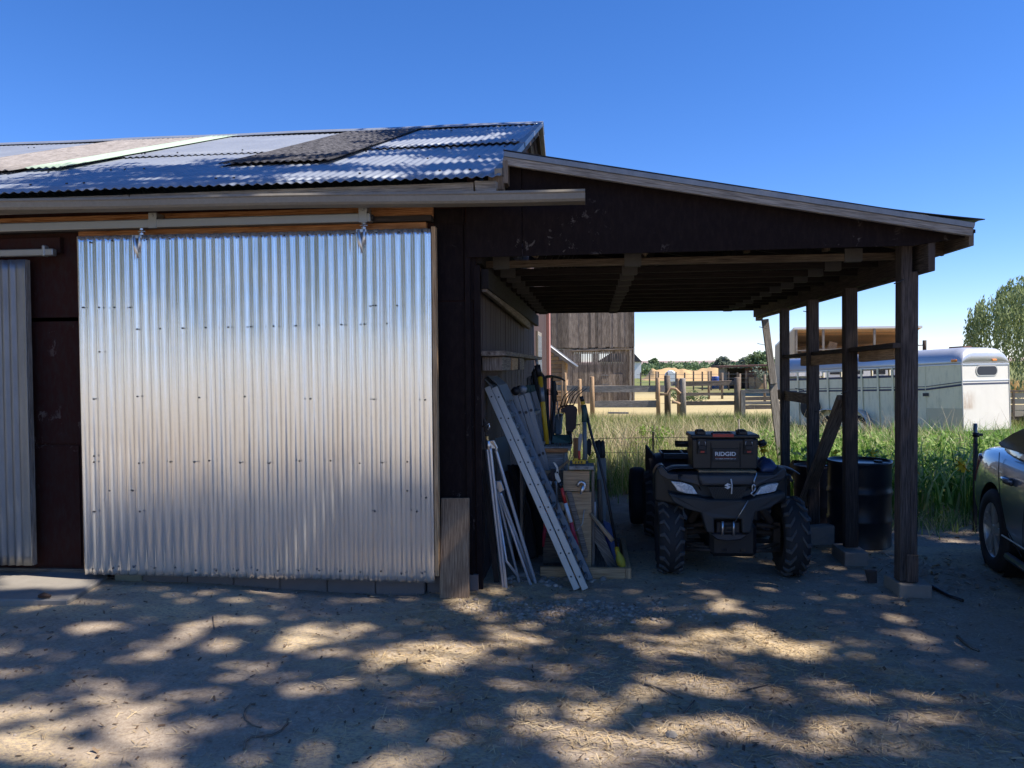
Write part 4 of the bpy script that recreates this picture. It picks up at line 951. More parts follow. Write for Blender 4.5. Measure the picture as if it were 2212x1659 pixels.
# two loading ramps
for i, (tx, bx_, lab) in enumerate((((138,246),(738,1603),'pale aluminium loading ramp leaning on the side wall, the left one of the pair'),((186,248),(796,1606),'pale aluminium loading ramp with grey treads, the right one of the pair'))):
    p = C1(*tx,5.72); q = C1(*bx_,5.42); q = ext(p,q,.01); T = Thing('loading_ramp', lab, 'loading ramp', q, group='loading ramps leaning on the side wall')
    d = (q-p).normalized(); e = Vector((.035,.25,0))
    nrm_ = Vector((d.z,0,-d.x)).normalized()
    m_ = MB(); m_.beam(p,q,.024,.046,up=nrm_); r1 = T.part('side_rail', m_, M['alu'], bev=.003)
    m_ = MB(); m_.beam(p+e,q+e,.024,.046,up=nrm_); T.part('side_rail', m_, M['alu_grey'], bev=.003)
    L = (q-p).length; n_ = 17
    for k in range(n_):
        c = p+(q-p)*((k+.5)/n_)+nrm_*.010*(1 if i else -1)
        m_ = MB(); m_.beam(c+e*.05,c+e*.95,.034,.022,up=nrm_)
        for z_ in (.2,.4,.6,.8): m_.beam(c+e*z_+nrm_*.0,c+e*z_+nrm_*.026*(1 if nrm_.z>0 else -1),.03,.004,up=d)
        T.part('tread_bar', m_, M['alu_grey'])
    for k in range(9):
        c = p+(q-p)*((k+.45)/9)+Vector((0,-.0125,0)); m_ = MB(); m_.cyl(c,c+Vector((0,-.002,0)),.0065,n=8,sm=False); T.part('bolt_or_hole', m_, M['black'], r1)  # black discs standing in for the dark open holes in the rail
    h0 = C1(tx[0]+25,238,5.72); h1 = C1(tx[0]-43,178,5.74); m_ = MB(); m_.prism([h0,h1,h1+e,h0+e],(.004,0,.006)); m_.prism([h0,h0+e,h0+e+(q-p)*.08,h0+(q-p)*.08],(.005,0,.003)); T.part('hook_plate', m_, M['alu_grey'], bev=.001)
# folded steel tube stand with a brass head
T = Thing('tube_stand', 'folded white steel tube stand with a brass valve head nearest the wall corner', 'stand', G(1090,1283,0))
def foot(p, q): return ext(p, q, .0)
tubes = [((137,650),(248,1605),5.42,5.40,.011),((157,650),(266,1608),5.41,5.39,.011),((190,655),(450,1525),5.48,5.55,.0125),((187,880),(345,1525),5.50,5.56,.010),((205,930),(425,1560),5.52,5.5,.010),((225,950),(440,1530),5.46,5.6,.011)]
for (a, b, ya, yb, r_) in tubes:
    m_ = MB(); p, q = C1(*a,ya), C1(*b,yb); q = ext(p,q,.005); m_.tube([p,p+(q-p)*.02,p+(q-p)*.985,q],[r_*1.1,r_,r_,r_*.6],10); T.part('tube', m_, M['tube'])
m_ = MB(); m_.tube([C1(195,960,5.46),C1(262,1400,5.45),C1(340,1500,5.47)],.010,10); T.part('tube', m_, M['tube'])
m_ = MB(); a = C1(125,605,5.42); m_.cyl(C1(146,600,5.42),C1(150,660,5.42),.021,.023,n=14); m_.prism([C1(150,602,5.40),C1(178,600,5.40),C1(205,650,5.42),C1(200,680,5.42),C1(190,655,5.42),C1(150,655,5.40)],(0,.03,0)); T.part('collar', m_, M['steel'], bev=.003)
m_ = MB(); m_.cyl(C1(198,868,5.47),C1(205,930,5.47),.016,n=12); m_.prism([C1(190,872,5.45),C1(225,870,5.45),C1(250,930,5.46),C1(215,950,5.46)],(0,.03,0)); T.part('collar', m_, M['steel'], bev=.003)
m_ = MB(); m_.cyl(C1(134,573,5.42),C1(138,606,5.42),.011,n=8,sm=False); T.part('brass_nut', m_, M['brass'])
m_ = MB(); m_.cyl(C1(118,457,5.42),C1(121,480,5.42),.012,n=10); m_.cyl(C1(122,480,5.42),C1(128,540,5.42),.013,n=8); m_.cyl(C1(128,540,5.42),C1(134,573,5.42),.007,n=8); m_.cyl(C1(100,510,5.42),C1(152,490,5.42),.006,n=6); m_.box(tuple(C1(108,530,5.40)),tuple(C1(150,505,5.44))) if False else None
hp = T.part('valve_head', m_, M['mud'])
m_ = MB(); m_.tube([C1(128,505,5.40),C1(150,488,5.40),C1(152,510,5.40),C1(140,530,5.40)],.005,6); T.part('lever', m_, M['steel'], hp)
# grey sheet and black folded canvas chairs on the wall
m_ = MB(); m_.prism([C1(190,585,5.95),C1(275,568,6.2),C1(290,800,6.15),C1(215,815,5.9)],(.004,.01,0)); o_ = one('metal_sheet', m_, M['panel_grey'], 'small grey sheet standing on the side wall behind the tube stand', 'sheet')
def lean(name, pts, Y0, Y1, mat, lab, cat, th=.03, group=None, bev=.004):
    P = []
    for i, (x, y) in enumerate(pts):
        P.append(C1(x,y,Y0+(Y1-Y0)*(y-min(p[1] for p in pts))/(max(p[1] for p in pts)-min(p[1] for p in pts))))
    mz = min(p.z for p in P)
    m_ = MB(); m_.prism(P,(0,th,0)); return one(name, m_, mat, lab, cat, group, bev=bev)
for i, (pts, lab) in enumerate((([(238,800),(305,757),(420,1080),(470,1400),(400,1430),(330,1420)],'black folded canvas chair between the tube stand and the ramps'),([(318,762),(362,770),(520,1130),(520,1400),(470,1420),(420,1120)],'black folded canvas chair right behind the left ramp'))):
    T = Thing('folding_chair', lab, 'folding chair', C1(400,1430,6.1+.12*i)*1, group='folded black chairs')
    P = [C1(x,y,6.1+.15*i) for x,y in pts]; lowz = min(p.z for p in P); P = [Vector((p.x,p.y,max(p.z-(lowz-.03)*(p.z-P[0].z)/(lowz-P[0].z) if lowz!=P[0].z else 0,.02))) for p in P]
    m_ = MB(); m_.prism(P,(0,.03,0)); T.part('canvas', m_, M['canvas'], bev=.006)
    m_ = MB(); m_.tube([P[1],P[2],P[3]],.010,8); m_.tube([P[0],P[-1]],.010,8); m_.tube([P[1]+Vector((-.03,-.02,0)),P[4]+Vector((0,-.02,0))],.010,8); T.part('frame', m_, M['darksteel'])
m_ = MB(); a, b = C1(130,660,5.55), C1(250,1600,5.5); b = ext(a,b,.01); m_.beam(a+Vector((-.03,0,0)),b+Vector((-.05,.03,0)),.04,.02,up=(0,1,0)); one('wooden_stake', m_, M['dark_wood'], 'thin dark wooden stake behind the white tubes by the corner', 'stake')
# folding ladders
def ladder(lab, rails, Y, mat, rr=.034, hinge=True, wd=.042):
    p0 = C1(*rails[0][0],Y); T = Thing('folding_ladder', lab, 'ladder', ext(p0,C1(*rails[0][1],Y),0), group='folding ladders on the side wall'); k = 0
    for (a, b) in rails:
        p, q = C1(*a,Y+.012*k), C1(*b,Y+.012*k); q = ext(p,q,.01); e = Vector((.03,.33,0))
        for s_ in (0,1):
            m_ = MB(); m_.beam(p+e*s_,q+e*s_,.022,wd,up=(0,1,0)) if False else m_.beam(p+e*s_,q+e*s_,wd,.022,up=(0,1,0)); rl = T.part('rail', m_, mat, bev=.003)
            if s_ == 0:
                for f_ in (.10,.35,.6): c = p+(q-p)*f_+Vector((0,-.012,0)); m2 = MB(); m2.cyl(c,c+Vector((0,-.006,0)),.012,n=10); T.part('bolt_or_hole', m2, M['darksteel'], rl)
        for f_ in (.12,.3,.48,.66,.84): c = p+(q-p)*f_; m_ = MB(); m_.beam(c+e*.03,c+e*.97,.028,.028); T.part('rung', m_, mat)
        k += 1
    if hinge:
        for s_ in (0,.33):
            c = C1(rails[0][0][0]+8,272,Y)+Vector((0,s_-.03,0)); m_ = MB(); m_.lathe([(.001,-.012),(rr*.6,-.012),(rr*.65,-.004),(rr,-.003),(rr,.02),(.001,.02)],c,(0,1,0),24); T.part('hinge', m_, M['black'])
        c = C1(rails[1][0][0]+12,262,Y+.02); m_ = MB(); m_.lathe([(.001,-.01),(rr*.9,-.01),(rr,.0),(rr,.02),(.001,.02)],c,(0,1,0),24); T.part('hinge', m_, mat)
    return T
ladder('grey aluminium folding ladder with round black hinges behind the ramps', [((320,300),(448,720)),((360,300),(492,720)),((398,285),(500,660))], 6.05, M['alu_grey'])
ladder('dark green folding ladder behind the grey folding ladder', [((395,235),(500,560)),((428,232),(535,640))], 6.42, M['green'], hinge=False, wd=.05)
# wooden tool rack
rk = Thing('tool_rack', 'home made wooden tool rack box with a low tray in front of the carport wall', 'tool rack', (.25,6.2,0))
def slab(name, pts, Y, ex, mat, **k): m_ = MB(); m_.prism([C1(x,y,Y) for x,y in pts], ex, ); return rk.part(name, m_, M[mat], **k)
fa = C1(1095,1524,5.72); fb = C1(488,1505,5.72); zt_ = C1(1000,1450,5.72).z
m_ = MB(); m_.box((fb.x,5.72,.005),(fa.x-.045,5.76,zt_)); tray = rk.part('tray', m_, M['ply'], bev=.003)
m_ = MB(); m_.box((fa.x-.043,5.725,.005),(fa.x-.002,6.75,zt_)); rk.part('tray_side', m_, M['ply'], tray, bev=.003)
m_ = MB(); m_.box((fb.x,6.70,.005),(fa.x-.045,6.74,zt_)); m_.box((fb.x+.01,5.77,.02),(fa.x-.05,6.69,.035)); rk.part('tray_floor', m_, M['old_wood'], tray)
slab('front_panel', [(655,942),(828,942),(828,1445),(655,1445)], 5.86, (0,.02,0), 'ply', bev=.002)
slab('front_panel', [(640,802),(815,802),(815,938),(640,938)], 5.835, (0,.024,0), 'ply', bev=.003)
slab('back_panel', [(508,800),(660,800),(660,1440),(508,1440)], 6.02, (0,.02,0), 'old_wood')
a = C1(828,800,5.88); b = C1(828,1445,5.88); m_ = MB(); m_.box((a.x-.0,5.88,.04),(a.x+.022,6.6,a.z-.0)); rk.part('side_panel', m_, M['old_wood'], bev=.002); m_ = MB(); m_.box((a.x-.55,5.885,.04),(a.x-.53,6.6,a.z)) ; rk.part('side_panel', m_, M['old_wood'], bev=.002)
a, b = C1(678,795,5.80), C1(845,765,5.80); m_ = MB(); m_.box((a.x,5.80,a.z),(b.x,6.15,a.z+.028)); rk.part('top_board', m_, M['grey_wood'], bev=.003)
ua, ub = C1(500,680,6.1), C1(672,655,6.1); m_ = MB(); m_.box((ua.x,6.1,ua.z),(ub.x,6.125,ub.z)); rk.part('shelf_edge', m_, M['new_wood'], bev=.002)
m_ = MB(); m_.box((ua.x,6.127,ub.z-.02),(ub.x+.02,6.75,ub.z+.012)); rk.part('shelf_board', m_, M['grey_wood'], bev=.003)
a, b = C1(508,800,6.14), C1(640,682,6.14); m_ = MB(); m_.box((a.x,6.14,a.z),(b.x,6.16,b.z)); m_.box((b.x,6.161,a.z-.3),(b.x+.02,6.7,b.z)); rk.part('upper_box', m_, M['grey_wood'], bev=.002)
a, b = C1(708,740,6.3), C1(736,585,6.3); m_ = MB(); m_.box((a.x,6.3,a.z-.2),(b.x+.02,6.33,b.z)); rk.part('back_board', m_, M['new_wood'], bev=.002)
m_ = MB(); m_.prism([C1(660,940,5.83),C1(695,940,5.83),C1(808,1350,5.83),C1(800,1382,5.83),C1(745,1372,5.83),C1(745,1352,5.83),C1(772,1350,5.83)],(0,.02,0)); rk.part('brace', m_, M['old_wood'], bev=.002)
m_ = MB(); m_.prism([C1(500,800,6.0),C1(560,800,6.0),C1(505,880,6.0)],(0,.02,0)); m_.beam(C1(600,800,5.95),C1(680,732,5.95),.02,.02); rk.part('wood_scrap', m_, M['ply'])
m_ = MB()
L_ = [C1(762+24*math.sin(t_),905+30*math.cos(t_),5.815) for t_ in [k*.55-.2 for k in range(10)]]
m_.tube(L_,.010,8); m_.tube([C1(770,925,5.81),C1(758,955,5.81),C1(775,900,5.80)],.008,8); rk.part('shackle', m_, M['steel'])
m_ = MB(); m_.tube([C1(780,1060,5.85),C1(770,1150,5.84),C1(735,1195,5.83),C1(690,1210,5.83)],.004,6); rk.part('wire_loop', m_, M['alu'])
# hand tools; each a thing of its own
def tool(name, label, cat, base, group='hand tools in the tool rack'): return Thing(name, label, cat, base, group=group)
def rod(T, name, pts, r, mat, n=8, parent=None): m_ = MB(); m_.tube(pts, r, n); return T.part(name, m_, M[mat], parent)
def pri(T, name, pts, th, mat, parent=None, bev=.002): m_ = MB(); m_.prism(pts, (0,th,0)); return T.part(name, m_, M[mat], parent, bev=bev)
T = tool('pole_pruner', 'thick yellow pole with a grey label section standing left of the rack', 'pole', C1(532,640,6.25))
rod(T,'pole',[C1(487,178,6.35),C1(533,625,6.25)],.020,'yellow',12); rod(T,'sleeve',[C1(492,232,6.34),C1(505,345,6.31)],.0215,'alu_grey',12); rod(T,'socket',[C1(468,100,6.35),C1(484,176,6.35)],.026,'black',10); rod(T,'ferrule',[C1(462,62,6.36),C1(468,100,6.35)],.012,'alu_grey')
T = tool('canopy_bag', 'tall black bundled bag standing behind the yellow pole', 'bag', C1(500,640,6.5))
pri(T,'bag',[C1(428,150,6.55),C1(450,112,6.55),C1(498,150,6.55),C1(528,190,6.55),C1(535,620,6.5),C1(478,640,6.5),C1(460,420,6.55)],.10,'canvas',bev=.02)
T = tool('garden_rake', 'black garden rake head with a row of short tines beside the green ladder', 'rake', C1(430,240,6.45))
m_ = MB()
for k in range(8): p = C1(428-k*.2,176+k*9,6.47); m_.tube([p,C1(410-k*.5,180+k*9,6.45),C1(398+k*.6,194+k*9,6.44)],.0035,5)
T.part('tines', m_, M['black']); rod(T,'head',[C1(430,170,6.47),C1(432,250,6.47)],.008,'black'); rod(T,'handle',[C1(431,210,6.48),C1(520,640,6.48)],.012,'black')
T = tool('leaf_rake', 'black rake with curved tines pointing sideways behind the upright grip', 'rake', C1(550,640,6.6))
m_ = MB()
for k in range(5): m_.tube([C1(530,262+k*9,6.6),C1(565,258+k*9,6.58),C1(598,272+k*6,6.55),C1(606,290+k*2,6.55)],.0035,5)
T.part('tines', m_, M['black']); rod(T,'handle',[C1(532,262,6.62),C1(548,642,6.5)],.013,'darksteel')
T = tool('post_driver', 'dark rod with a long padded grip standing on the shelf', 'hand tool', C1(577,645,6.4))
rod(T,'rod',[C1(582,340,6.4),C1(570,645,6.35)],.013,'darksteel'); rod(T,'grip',[C1(577,205,6.42),C1(580,230,6.42),C1(584,345,6.4)],[.014,.02,.02],'canvas',10)
T = tool('shovel', 'grey shovel with its blade turned up above the rack', 'shovel', C1(600,640,6.7))
rows = [[C1(525+10*j/2+0*i,172+(i*3)-8*math.sin(math.pi*j/6),6.7+.03*i) for j in range(1)] for i in range(1)]
rows = []
for i in range(7):
    f_ = i/6; rows.append([C1(522+f_*132, 170+(f_**2)*30+ (g_*(20-10*f_)) - 8*math.sin(math.pi*f_), 6.62+.16*g_) for g_ in (0,.33,.66,1)])
m_ = MB(); m_.grid(rows); T.part('blade', m_, M['panel_grey'], solid=.003); rod(T,'handle',[C1(565,185,6.72),C1(560,640,6.6)],.013,'old_wood')
T = tool('pitchfork', 'pitchfork with five long curved tines sticking up behind the brown spade', 'pitchfork', C1(650,560,6.45))
m_ = MB()
for (tx, ty_), (bx_, by_) in zip(((560,68),(620,58),(652,62),(722,62),(772,62)),((388,330),(432,332),(470,322),(520,305),(572,312))):
    mx, my = (tx+bx_)/2-38, (ty_+by_)/2-14; m_.tube([C8(tx,ty_,6.45),C8((tx+mx)/2+2,(ty_+my)/2-4,6.46),C8(mx,my,6.47),C8((mx+bx_)/2-4,(my+by_)/2,6.48),C8(bx_,by_,6.5)],[.002,.0035,.0045,.005,.005],6)
T.part('tines', m_, M['darksteel']); rod(T,'socket',[C8(390,322,6.5),C8(365,380,6.5),C8(368,440,6.5),C8(400,465,6.5)],.006,'darksteel'); rod(T,'crossbar',[C8(385,330,6.5),C8(480,318,6.5),C8(575,310,6.5)],.006,'darksteel'); rod(T,'handle',[C8(470,320,6.51),C8(500,820,6.45)],.014,'old_wood')
T = tool('spade', 'dark brown spade blade standing upright in the rack', 'spade', C1(690,600,6.35))
pri(T,'blade',[C8(445,340,6.38),C8(480,312,6.38),C8(565,312,6.38),C8(612,338,6.38),C8(628,375,6.38),C8(605,640,6.38),C8(575,665,6.38),C8(560,700,6.38),C8(490,705,6.38),C8(462,670,6.38),C8(455,420,6.38),C8(395,420,6.38),C8(392,365,6.38)],.012,'brown',bev=.004); rod(T,'handle',[C8(520,690,6.39),C8(530,860,6.36)],.017,'brown'); rod(T,'bolt_or_hole',[C8(612,590,6.37),C8(668,588,6.37)],.005,'black')
T = tool('scoop', 'dark green flat scoop lying on the shelf board', 'scoop', C1(625,625,6.2))
pri(T,'pan',[C8(275,745,6.2),C8(300,730,6.25),C8(520,735,6.25),C8(545,760,6.2),C8(530,850,6.18),C8(262,848,6.18)],.03,'green',bev=.006); m_ = MB(); m_.box(tuple(C8(370,900,6.17)),tuple(C8(400,850,6.2))); T.part('clip', m_, M['black'])
T = tool('grey_bin', 'light grey plastic bin behind the dark rods on the shelf', 'bin', C1(615,600,6.55))
pri(T,'tub',[C8(310,450,6.55),C8(415,445,6.55),C8(398,735,6.5),C8(300,730,6.5)],.16,'panel_grey',bev=.01); rod(T,'cord',[C8(345,260,6.54),C8(350,440,6.54),C8(366,545,6.54)],.004,'alu')
T = tool('coiled_hose', 'thin black hose looped above the brown spade', 'hose', C1(640,400,6.4))
L_ = [C8(395+38*math.cos(t_),400+62*math.sin(t_),6.42) for t_ in np.linspace(.4,5.6,12)]; m_ = MB(); m_.tube(L_,.006,6); T.part('coil', m_, M['black'])
T = tool('bulb_planter', 'pole with a black and yellow top and a thick green grip right of the spade', 'pole', C1(785,740,6.0))
rod(T,'cap',[C8(682,185,6.02),C8(700,255,6.02)],.016,'black',10); rod(T,'band',[C8(701,258,6.02),C8(712,302,6.02)],.017,'yellow',10); rod(T,'grip',[C8(713,306,6.02),C8(728,400,6.02),C8(726,548,6.0)],.022,'green',12); rod(T,'shaft',[C8(726,550,6.0),C8(738,1090,5.95)],.018,'panel_grey',10)
T = tool('push_broom', 'long black pole running down to a yellow broom head in the tray corner', 'broom', C1(1040,1460,5.8))
rod(T,'pole',[C8(740,340,6.1),C8(790,580,6.05),C8(870,900,6.0),C8(930,1060,5.95),C8(1010,1380,5.9),C1(1000,1330,5.83)],.011,'black'); rod(T,'neck',[C1(995,1310,5.83),C1(1008,1370,5.80)],.018,'yellow',10)
rows = []
for i in range(9):
    f_ = i/8; rows.append([C1(1008+32*math.sin(f_*3.1)*0+f_*30+(12+30*math.sin(math.pi*min(1,f_*1.05)))*math.cos(t_)*.8, 1340+f_*128, 5.80+.035*math.sin(t_)*(.4+math.sin(math.pi*f_))) for t_ in np.linspace(0,2*math.pi,12,endpoint=False)])
m_ = MB(); m_.grid(rows,closev=True); T.part('broom_head', m_, M['yel2'], sub=1)
T = tool('wooden_stick', 'short tan wooden tool handle slanting out beside the rack', 'stick', C1(960,1262,5.78)); rod(T,'shaft',[C1(822,1085,5.86),C1(968,1265,5.74)],[.014,.018],'tan_wood',10)
T = tool('board', 'dark grey board slanting down inside the right end of the tray', 'board', C1(970,1440,5.95)); pri(T,'plank',[C1(835,1150,5.9),C1(900,1210,5.9),C1(1000,1442,5.9),C1(945,1452,5.9),C1(832,1240,5.9)],.02,'old_wood')
T = tool('dustpan', 'navy blue plastic shovel blade standing in the tray', 'dustpan', C1(950,1430,6.1)); pri(T,'blade',[C1(905,1130,6.1),C1(950,1150,6.1),C1(1010,1300,6.05),C1(985,1420,6.0),C1(930,1330,6.05)],.015,'navy')
T = tool('sheet_metal_strip', 'tall grey metal strip leaning right of the rack', 'metal strip', C1(900,1300,6.3)); pri(T,'strip',[C1(866,712,6.3),C1(925,716,6.3),C1(930,1000,6.25),C1(912,1290,6.2),C1(868,1290,6.2)],.01,'panel_grey')
T = tool('hoe', 'worn wooden pole hanging straight behind the black broom pole', 'hoe', C1(890,1250,6.2)); rod(T,'shaft',[C1(880,860,6.22),C1(890,1150,6.15)],[.02,.018],'old_wood'); rod(T,'end',[C1(848,1010,6.2),C1(852,1110,6.2)],.012,'white_mark')
for x0_, yy, lab in ((868,602,'left black tapered trug leaning at the right end of the rack'),(893,606,'right black tapered trug leaning at the right end of the rack')):
    T = tool('rolled_mat', lab, 'rolled mat', C1(x0_+10,705,6.25), group='black rolls at the rack end'); m_ = MB(); m_.tube([C1(x0_,yy,6.3),C1(x0_+3,yy+4,6.3),C1(x0_+10,712,6.25)],[.018,.026,.024],10); T.part('roll', m_, M['canvas'])
T = tool('pruning_saw', 'orange handled shears with a grey blade pointing up from the yellow level', 'shears', C1(745,735,5.95))
pri(T,'blade',[C8(640,760,5.95),C8(660,715,5.95),C8(690,715,5.95),C8(700,745,5.95),C8(672,960,5.95),C8(635,960,5.95)],.006,'alu_grey'); pri(T,'grip',[C8(638,960,5.94),C8(672,960,5.94),C8(676,1090,5.94),C8(640,1085,5.94)],.02,'red')
T = tool('spirit_level', 'short yellow tool with dark windows lying on the rack top', 'level', C1(745,757,5.88))
a, b = C8(556,1145,5.88), C8(745,1095,5.88); m_ = MB(); m_.box((a.x,5.88,a.z),(b.x,5.93,b.z)); m_.box(tuple(C8(580,1095,5.885)),tuple(C8(640,1060,5.92))); lv = T.part('body', m_, M['yellow'], bev=.002)
for k in range(3): m_ = MB(); a, b = C8(595+k*42,1140,5.877), C8(612+k*42,1108,5.877); m_.box((a.x,5.877,a.z),(b.x,5.8795,b.z)); T.part('window', m_, M['black'], lv)
T = tool('clamp', 'dusty yellow angled clamp on the right edge of the rack top', 'clamp', C1(820,750,6.0)); pri(T,'jaw',[C8(770,1090,6.0),C8(852,960,6.0),C8(858,1000,6.0),C8(820,1085,6.0),C8(880,1080,6.0),C8(880,1130,6.0),C8(790,1140,6.0)],.02,'yel2')
T = tool('garden_shears', 'dark rounded shears handle standing between the green grip pole and the black rolls', 'shears', C1(800,720,6.15)); pri(T,'handle',[C8(755,830,6.15),C8(780,790,6.15),C8(812,790,6.15),C8(832,850,6.15),C8(815,1060,6.15),C8(765,1000,6.15)],.02,'canvas')
T = tool('loppers', 'red and white long handled loppers with a pale hooked blade on the rack front', 'loppers', C1(620,1290,5.72))
pri(T,'blade',[C1(573,745,5.74),C1(586,746,5.74),C1(606,775,5.74),C1(612,815,5.74),C1(606,830,5.74),C1(592,822,5.74),C1(596,790,5.74)],.006,'alu'); pri(T,'jaw',[C1(583,815,5.73),C1(606,818,5.73),C1(626,872,5.73),C1(608,885,5.73),C1(588,850,5.73)],.01,'alu')
rod(T,'pivot',[C1(603,812,5.725),C1(603,812,5.735)],.007,'black'); rod(T,'sleeve',[C1(615,880,5.73),C1(630,915,5.73)],.014,'black',10); ar = rod(T,'arm',[C1(630,915,5.73),C1(655,1015,5.73)],.014,'red',10); rod(T,'band',[C1(655,1016,5.73),C1(693,1143,5.73)],.014,'white_mark',10,ar); rod(T,'grip',[C1(693,1144,5.73),C1(704,1195,5.73),C1(738,1288,5.73)],[.015,.016,.008],'pink',10,ar); rod(T,'grip_end',[C1(725,1294,5.73),C1(744,1290,5.73)],.009,'pink',8,ar)
rod(T,'second_arm',[C1(592,870,5.74),C1(597,905,5.74),C1(600,1060,5.75)],[.013,.007,.006],'alu_grey',8)
T = tool('loppers', 'smaller loppers with black sleeve and red arms half hidden behind the right ramp', 'loppers', C1(515,1310,5.9))
pri(T,'blade',[C1(560,790,5.92),C1(588,790,5.92),C1(582,860,5.92),C1(556,880,5.92)],.008,'brown'); rod(T,'socket',[C1(557,870,5.92),C1(551,900,5.92)],.012,'white_mark'); rod(T,'sleeve',[C1(551,900,5.92),C1(549,925,5.92)],.013,'black'); rod(T,'arm',[C1(549,926,5.92),C1(538,1010,5.92),C1(520,1180,5.85)],.013,'red',10); rod(T,'grip',[C1(520,1180,5.85),C1(516,1220,5.85),C1(508,1305,5.85)],[.014,.014,.008],'pink',10)
T = tool('tin_box', 'small pinkish tin hanging by wires inside the rack front', 'tin', C1(620,1070,5.8)); m_ = MB(); a, b = C1(598,1068,5.8), C1(650,1015,5.8); m_.box((a.x,5.8,a.z),(b.x,5.84,b.z)); T.part('tin', m_, M['ply'], bev=.003); rod(T,'wire',[C1(600,900,5.82),C1(595,960,5.82),C1(606,1015,5.82)],.004,'alu_grey',6)
# ---------------------------------------------------------------- beyond the carport: old barn, log shed, fence, trailer, house, sheds
YB = 40.0
def bw(px, py): return W(px, py, YB)
ob = Thing('old_barn', 'tall old barn of grey brown vertical boards with a slotted door, seen through the carport', 'barn', (W(1280,868,YB).x, YB+4, -.42))
xl, xr2 = W(1085,800,YB).x, W(1371,800,YB).x; zf_ = -.5; zu0 = W(1300,753,YB).z; ztop = 6.6
def boards(x0_, x1_, z0_, z1_, Y, wd=.17, jit=.03, gap=.008, name='wall', mat='barn_wood', skew=.01):
    m_ = MB(); x = x0_
    while x < x1_-.02:
        w_ = min(wd*random.uniform(.75,1.25), x1_-x); y_ = Y+random.uniform(-.008,.008)
        m_.beam((x+w_/2,y_,z0_+random.uniform(0,jit)),(x+w_/2+random.uniform(-skew,skew)*.3,y_,z1_-random.uniform(0,jit)),w_-gap*.3,.025,up=(0,1,0)); x += w_
    return ob.part(name, m_, M[mat])
boards(xl,xr2,zu0,ztop,YB,wd=.19,jit=.10); 
xd0_, xd1_ = W(1237,800,YB).x, W(1352,800,YB).x
boards(xl,xd0_,zf_,zu0+.02,YB+.10,wd=.17); boards(W(1352,800,YB).x,xr2-.02,zf_,zu0,YB+.10,wd=.14)
m_ = MB(); m_.beam((xd0_-.05,YB-.02,W(1300,757,YB).z),(xr2-.12,YB-.02,W(1300,755,YB).z+.02),.10,.07); ob.part('header_beam', m_, M['barn_wood'])
zs1, zs0 = W(1300,764,YB).z, W(1300,783,YB).z; x = xd0_; n_ = 30; wdt = (xd1_-xd0_)/n_
m_ = MB(); m2 = MB()
for k in range(n_):
    xx = xd0_+wdt*(k+.5); m_.beam((xx,YB+.07,zf_),(xx,YB+.07,zs0),wdt-.006,.025,up=(0,1,0)); m_.beam((xx,YB+.07,zs1),(xx,YB+.07,zu0),wdt-.006,.025,up=(0,1,0))
    m_.beam((xx,YB+.07,zs0),(xx,YB+.07,zs1),wdt*(.6 if (4<k<11 or 14<k<28) else .97),.025,up=(0,1,0))
dr = ob.part('barn_door', m_, M['barn_wood'])
a, b = W(1299,833,YB), W(1345,808,YB); m_ = MB()
for k in range(6): xx = a.x+(b.x-a.x)*(k+.5)/6; m_.beam((xx,YB+.03,a.z),(xx,YB+.03,b.z),(b.x-a.x)/6-.01,.03,up=(0,1,0))
hf = ob.part('hatch', m_, M['barn_wood'], dr)
for zz_ in (a.z+.06,b.z-.06): m_ = MB(); m_.beam((a.x-.05,YB+.005,zz_),(a.x+.4,YB+.005,zz_),.02,.02); ob.part('hinge', m_, M['galv_old'], hf)
m_ = MB(); m_.beam((xr2-.22,YB+.0,zf_),(xr2-.20,YB+.0,zu0),.10,.12,up=(0,1,0)); m_.beam((xr2-.05,YB-.02,zf_),(xr2-.04,YB-.02,zu0),.07,.08,up=(0,1,0)); ob.part('corner_post', m_, M['grey_wood'])
m_ = MB(); m_.box((xl,YB+.15,zf_),(xl+.05,YB+8,ztop-.0)); m_.box((xr2-.05,YB+.13,zf_),(xr2,YB+8,ztop)); ob.part('side_wall', m_, M['barn_wood'])
m_ = MB(); m_.box((xl+.06,YB+.16,zu0),(xr2-.06,YB+.2,ztop)); m_.box((xl+.06,YB+.16,zf_),(xd0_,YB+.2,zu0-.01)); m_.box((xd0_+.01,YB+.16,zf_),(xr2-.06,YB+.2,zs0-.1)); m_.box((xd0_+.01,YB+.16,zs1+.1),(xr2-.06,YB+.2,zu0-.01)); ob.part('lining', m_, M['barn_wood'])
m_ = MB(); xm = (xl+xr2)/2; m_.prism([(xl-.3,YB-.2,ztop-.2),(xm,YB-.2,ztop+1.6),(xr2+.3,YB-.2,ztop-.2),(xr2+.3,YB-.2,ztop-.1),(xm,YB-.2,ztop+1.7),(xl-.3,YB-.2,ztop-.1)],(0,8.6,0)); ob.part('roof', m_, M['galv_old'])
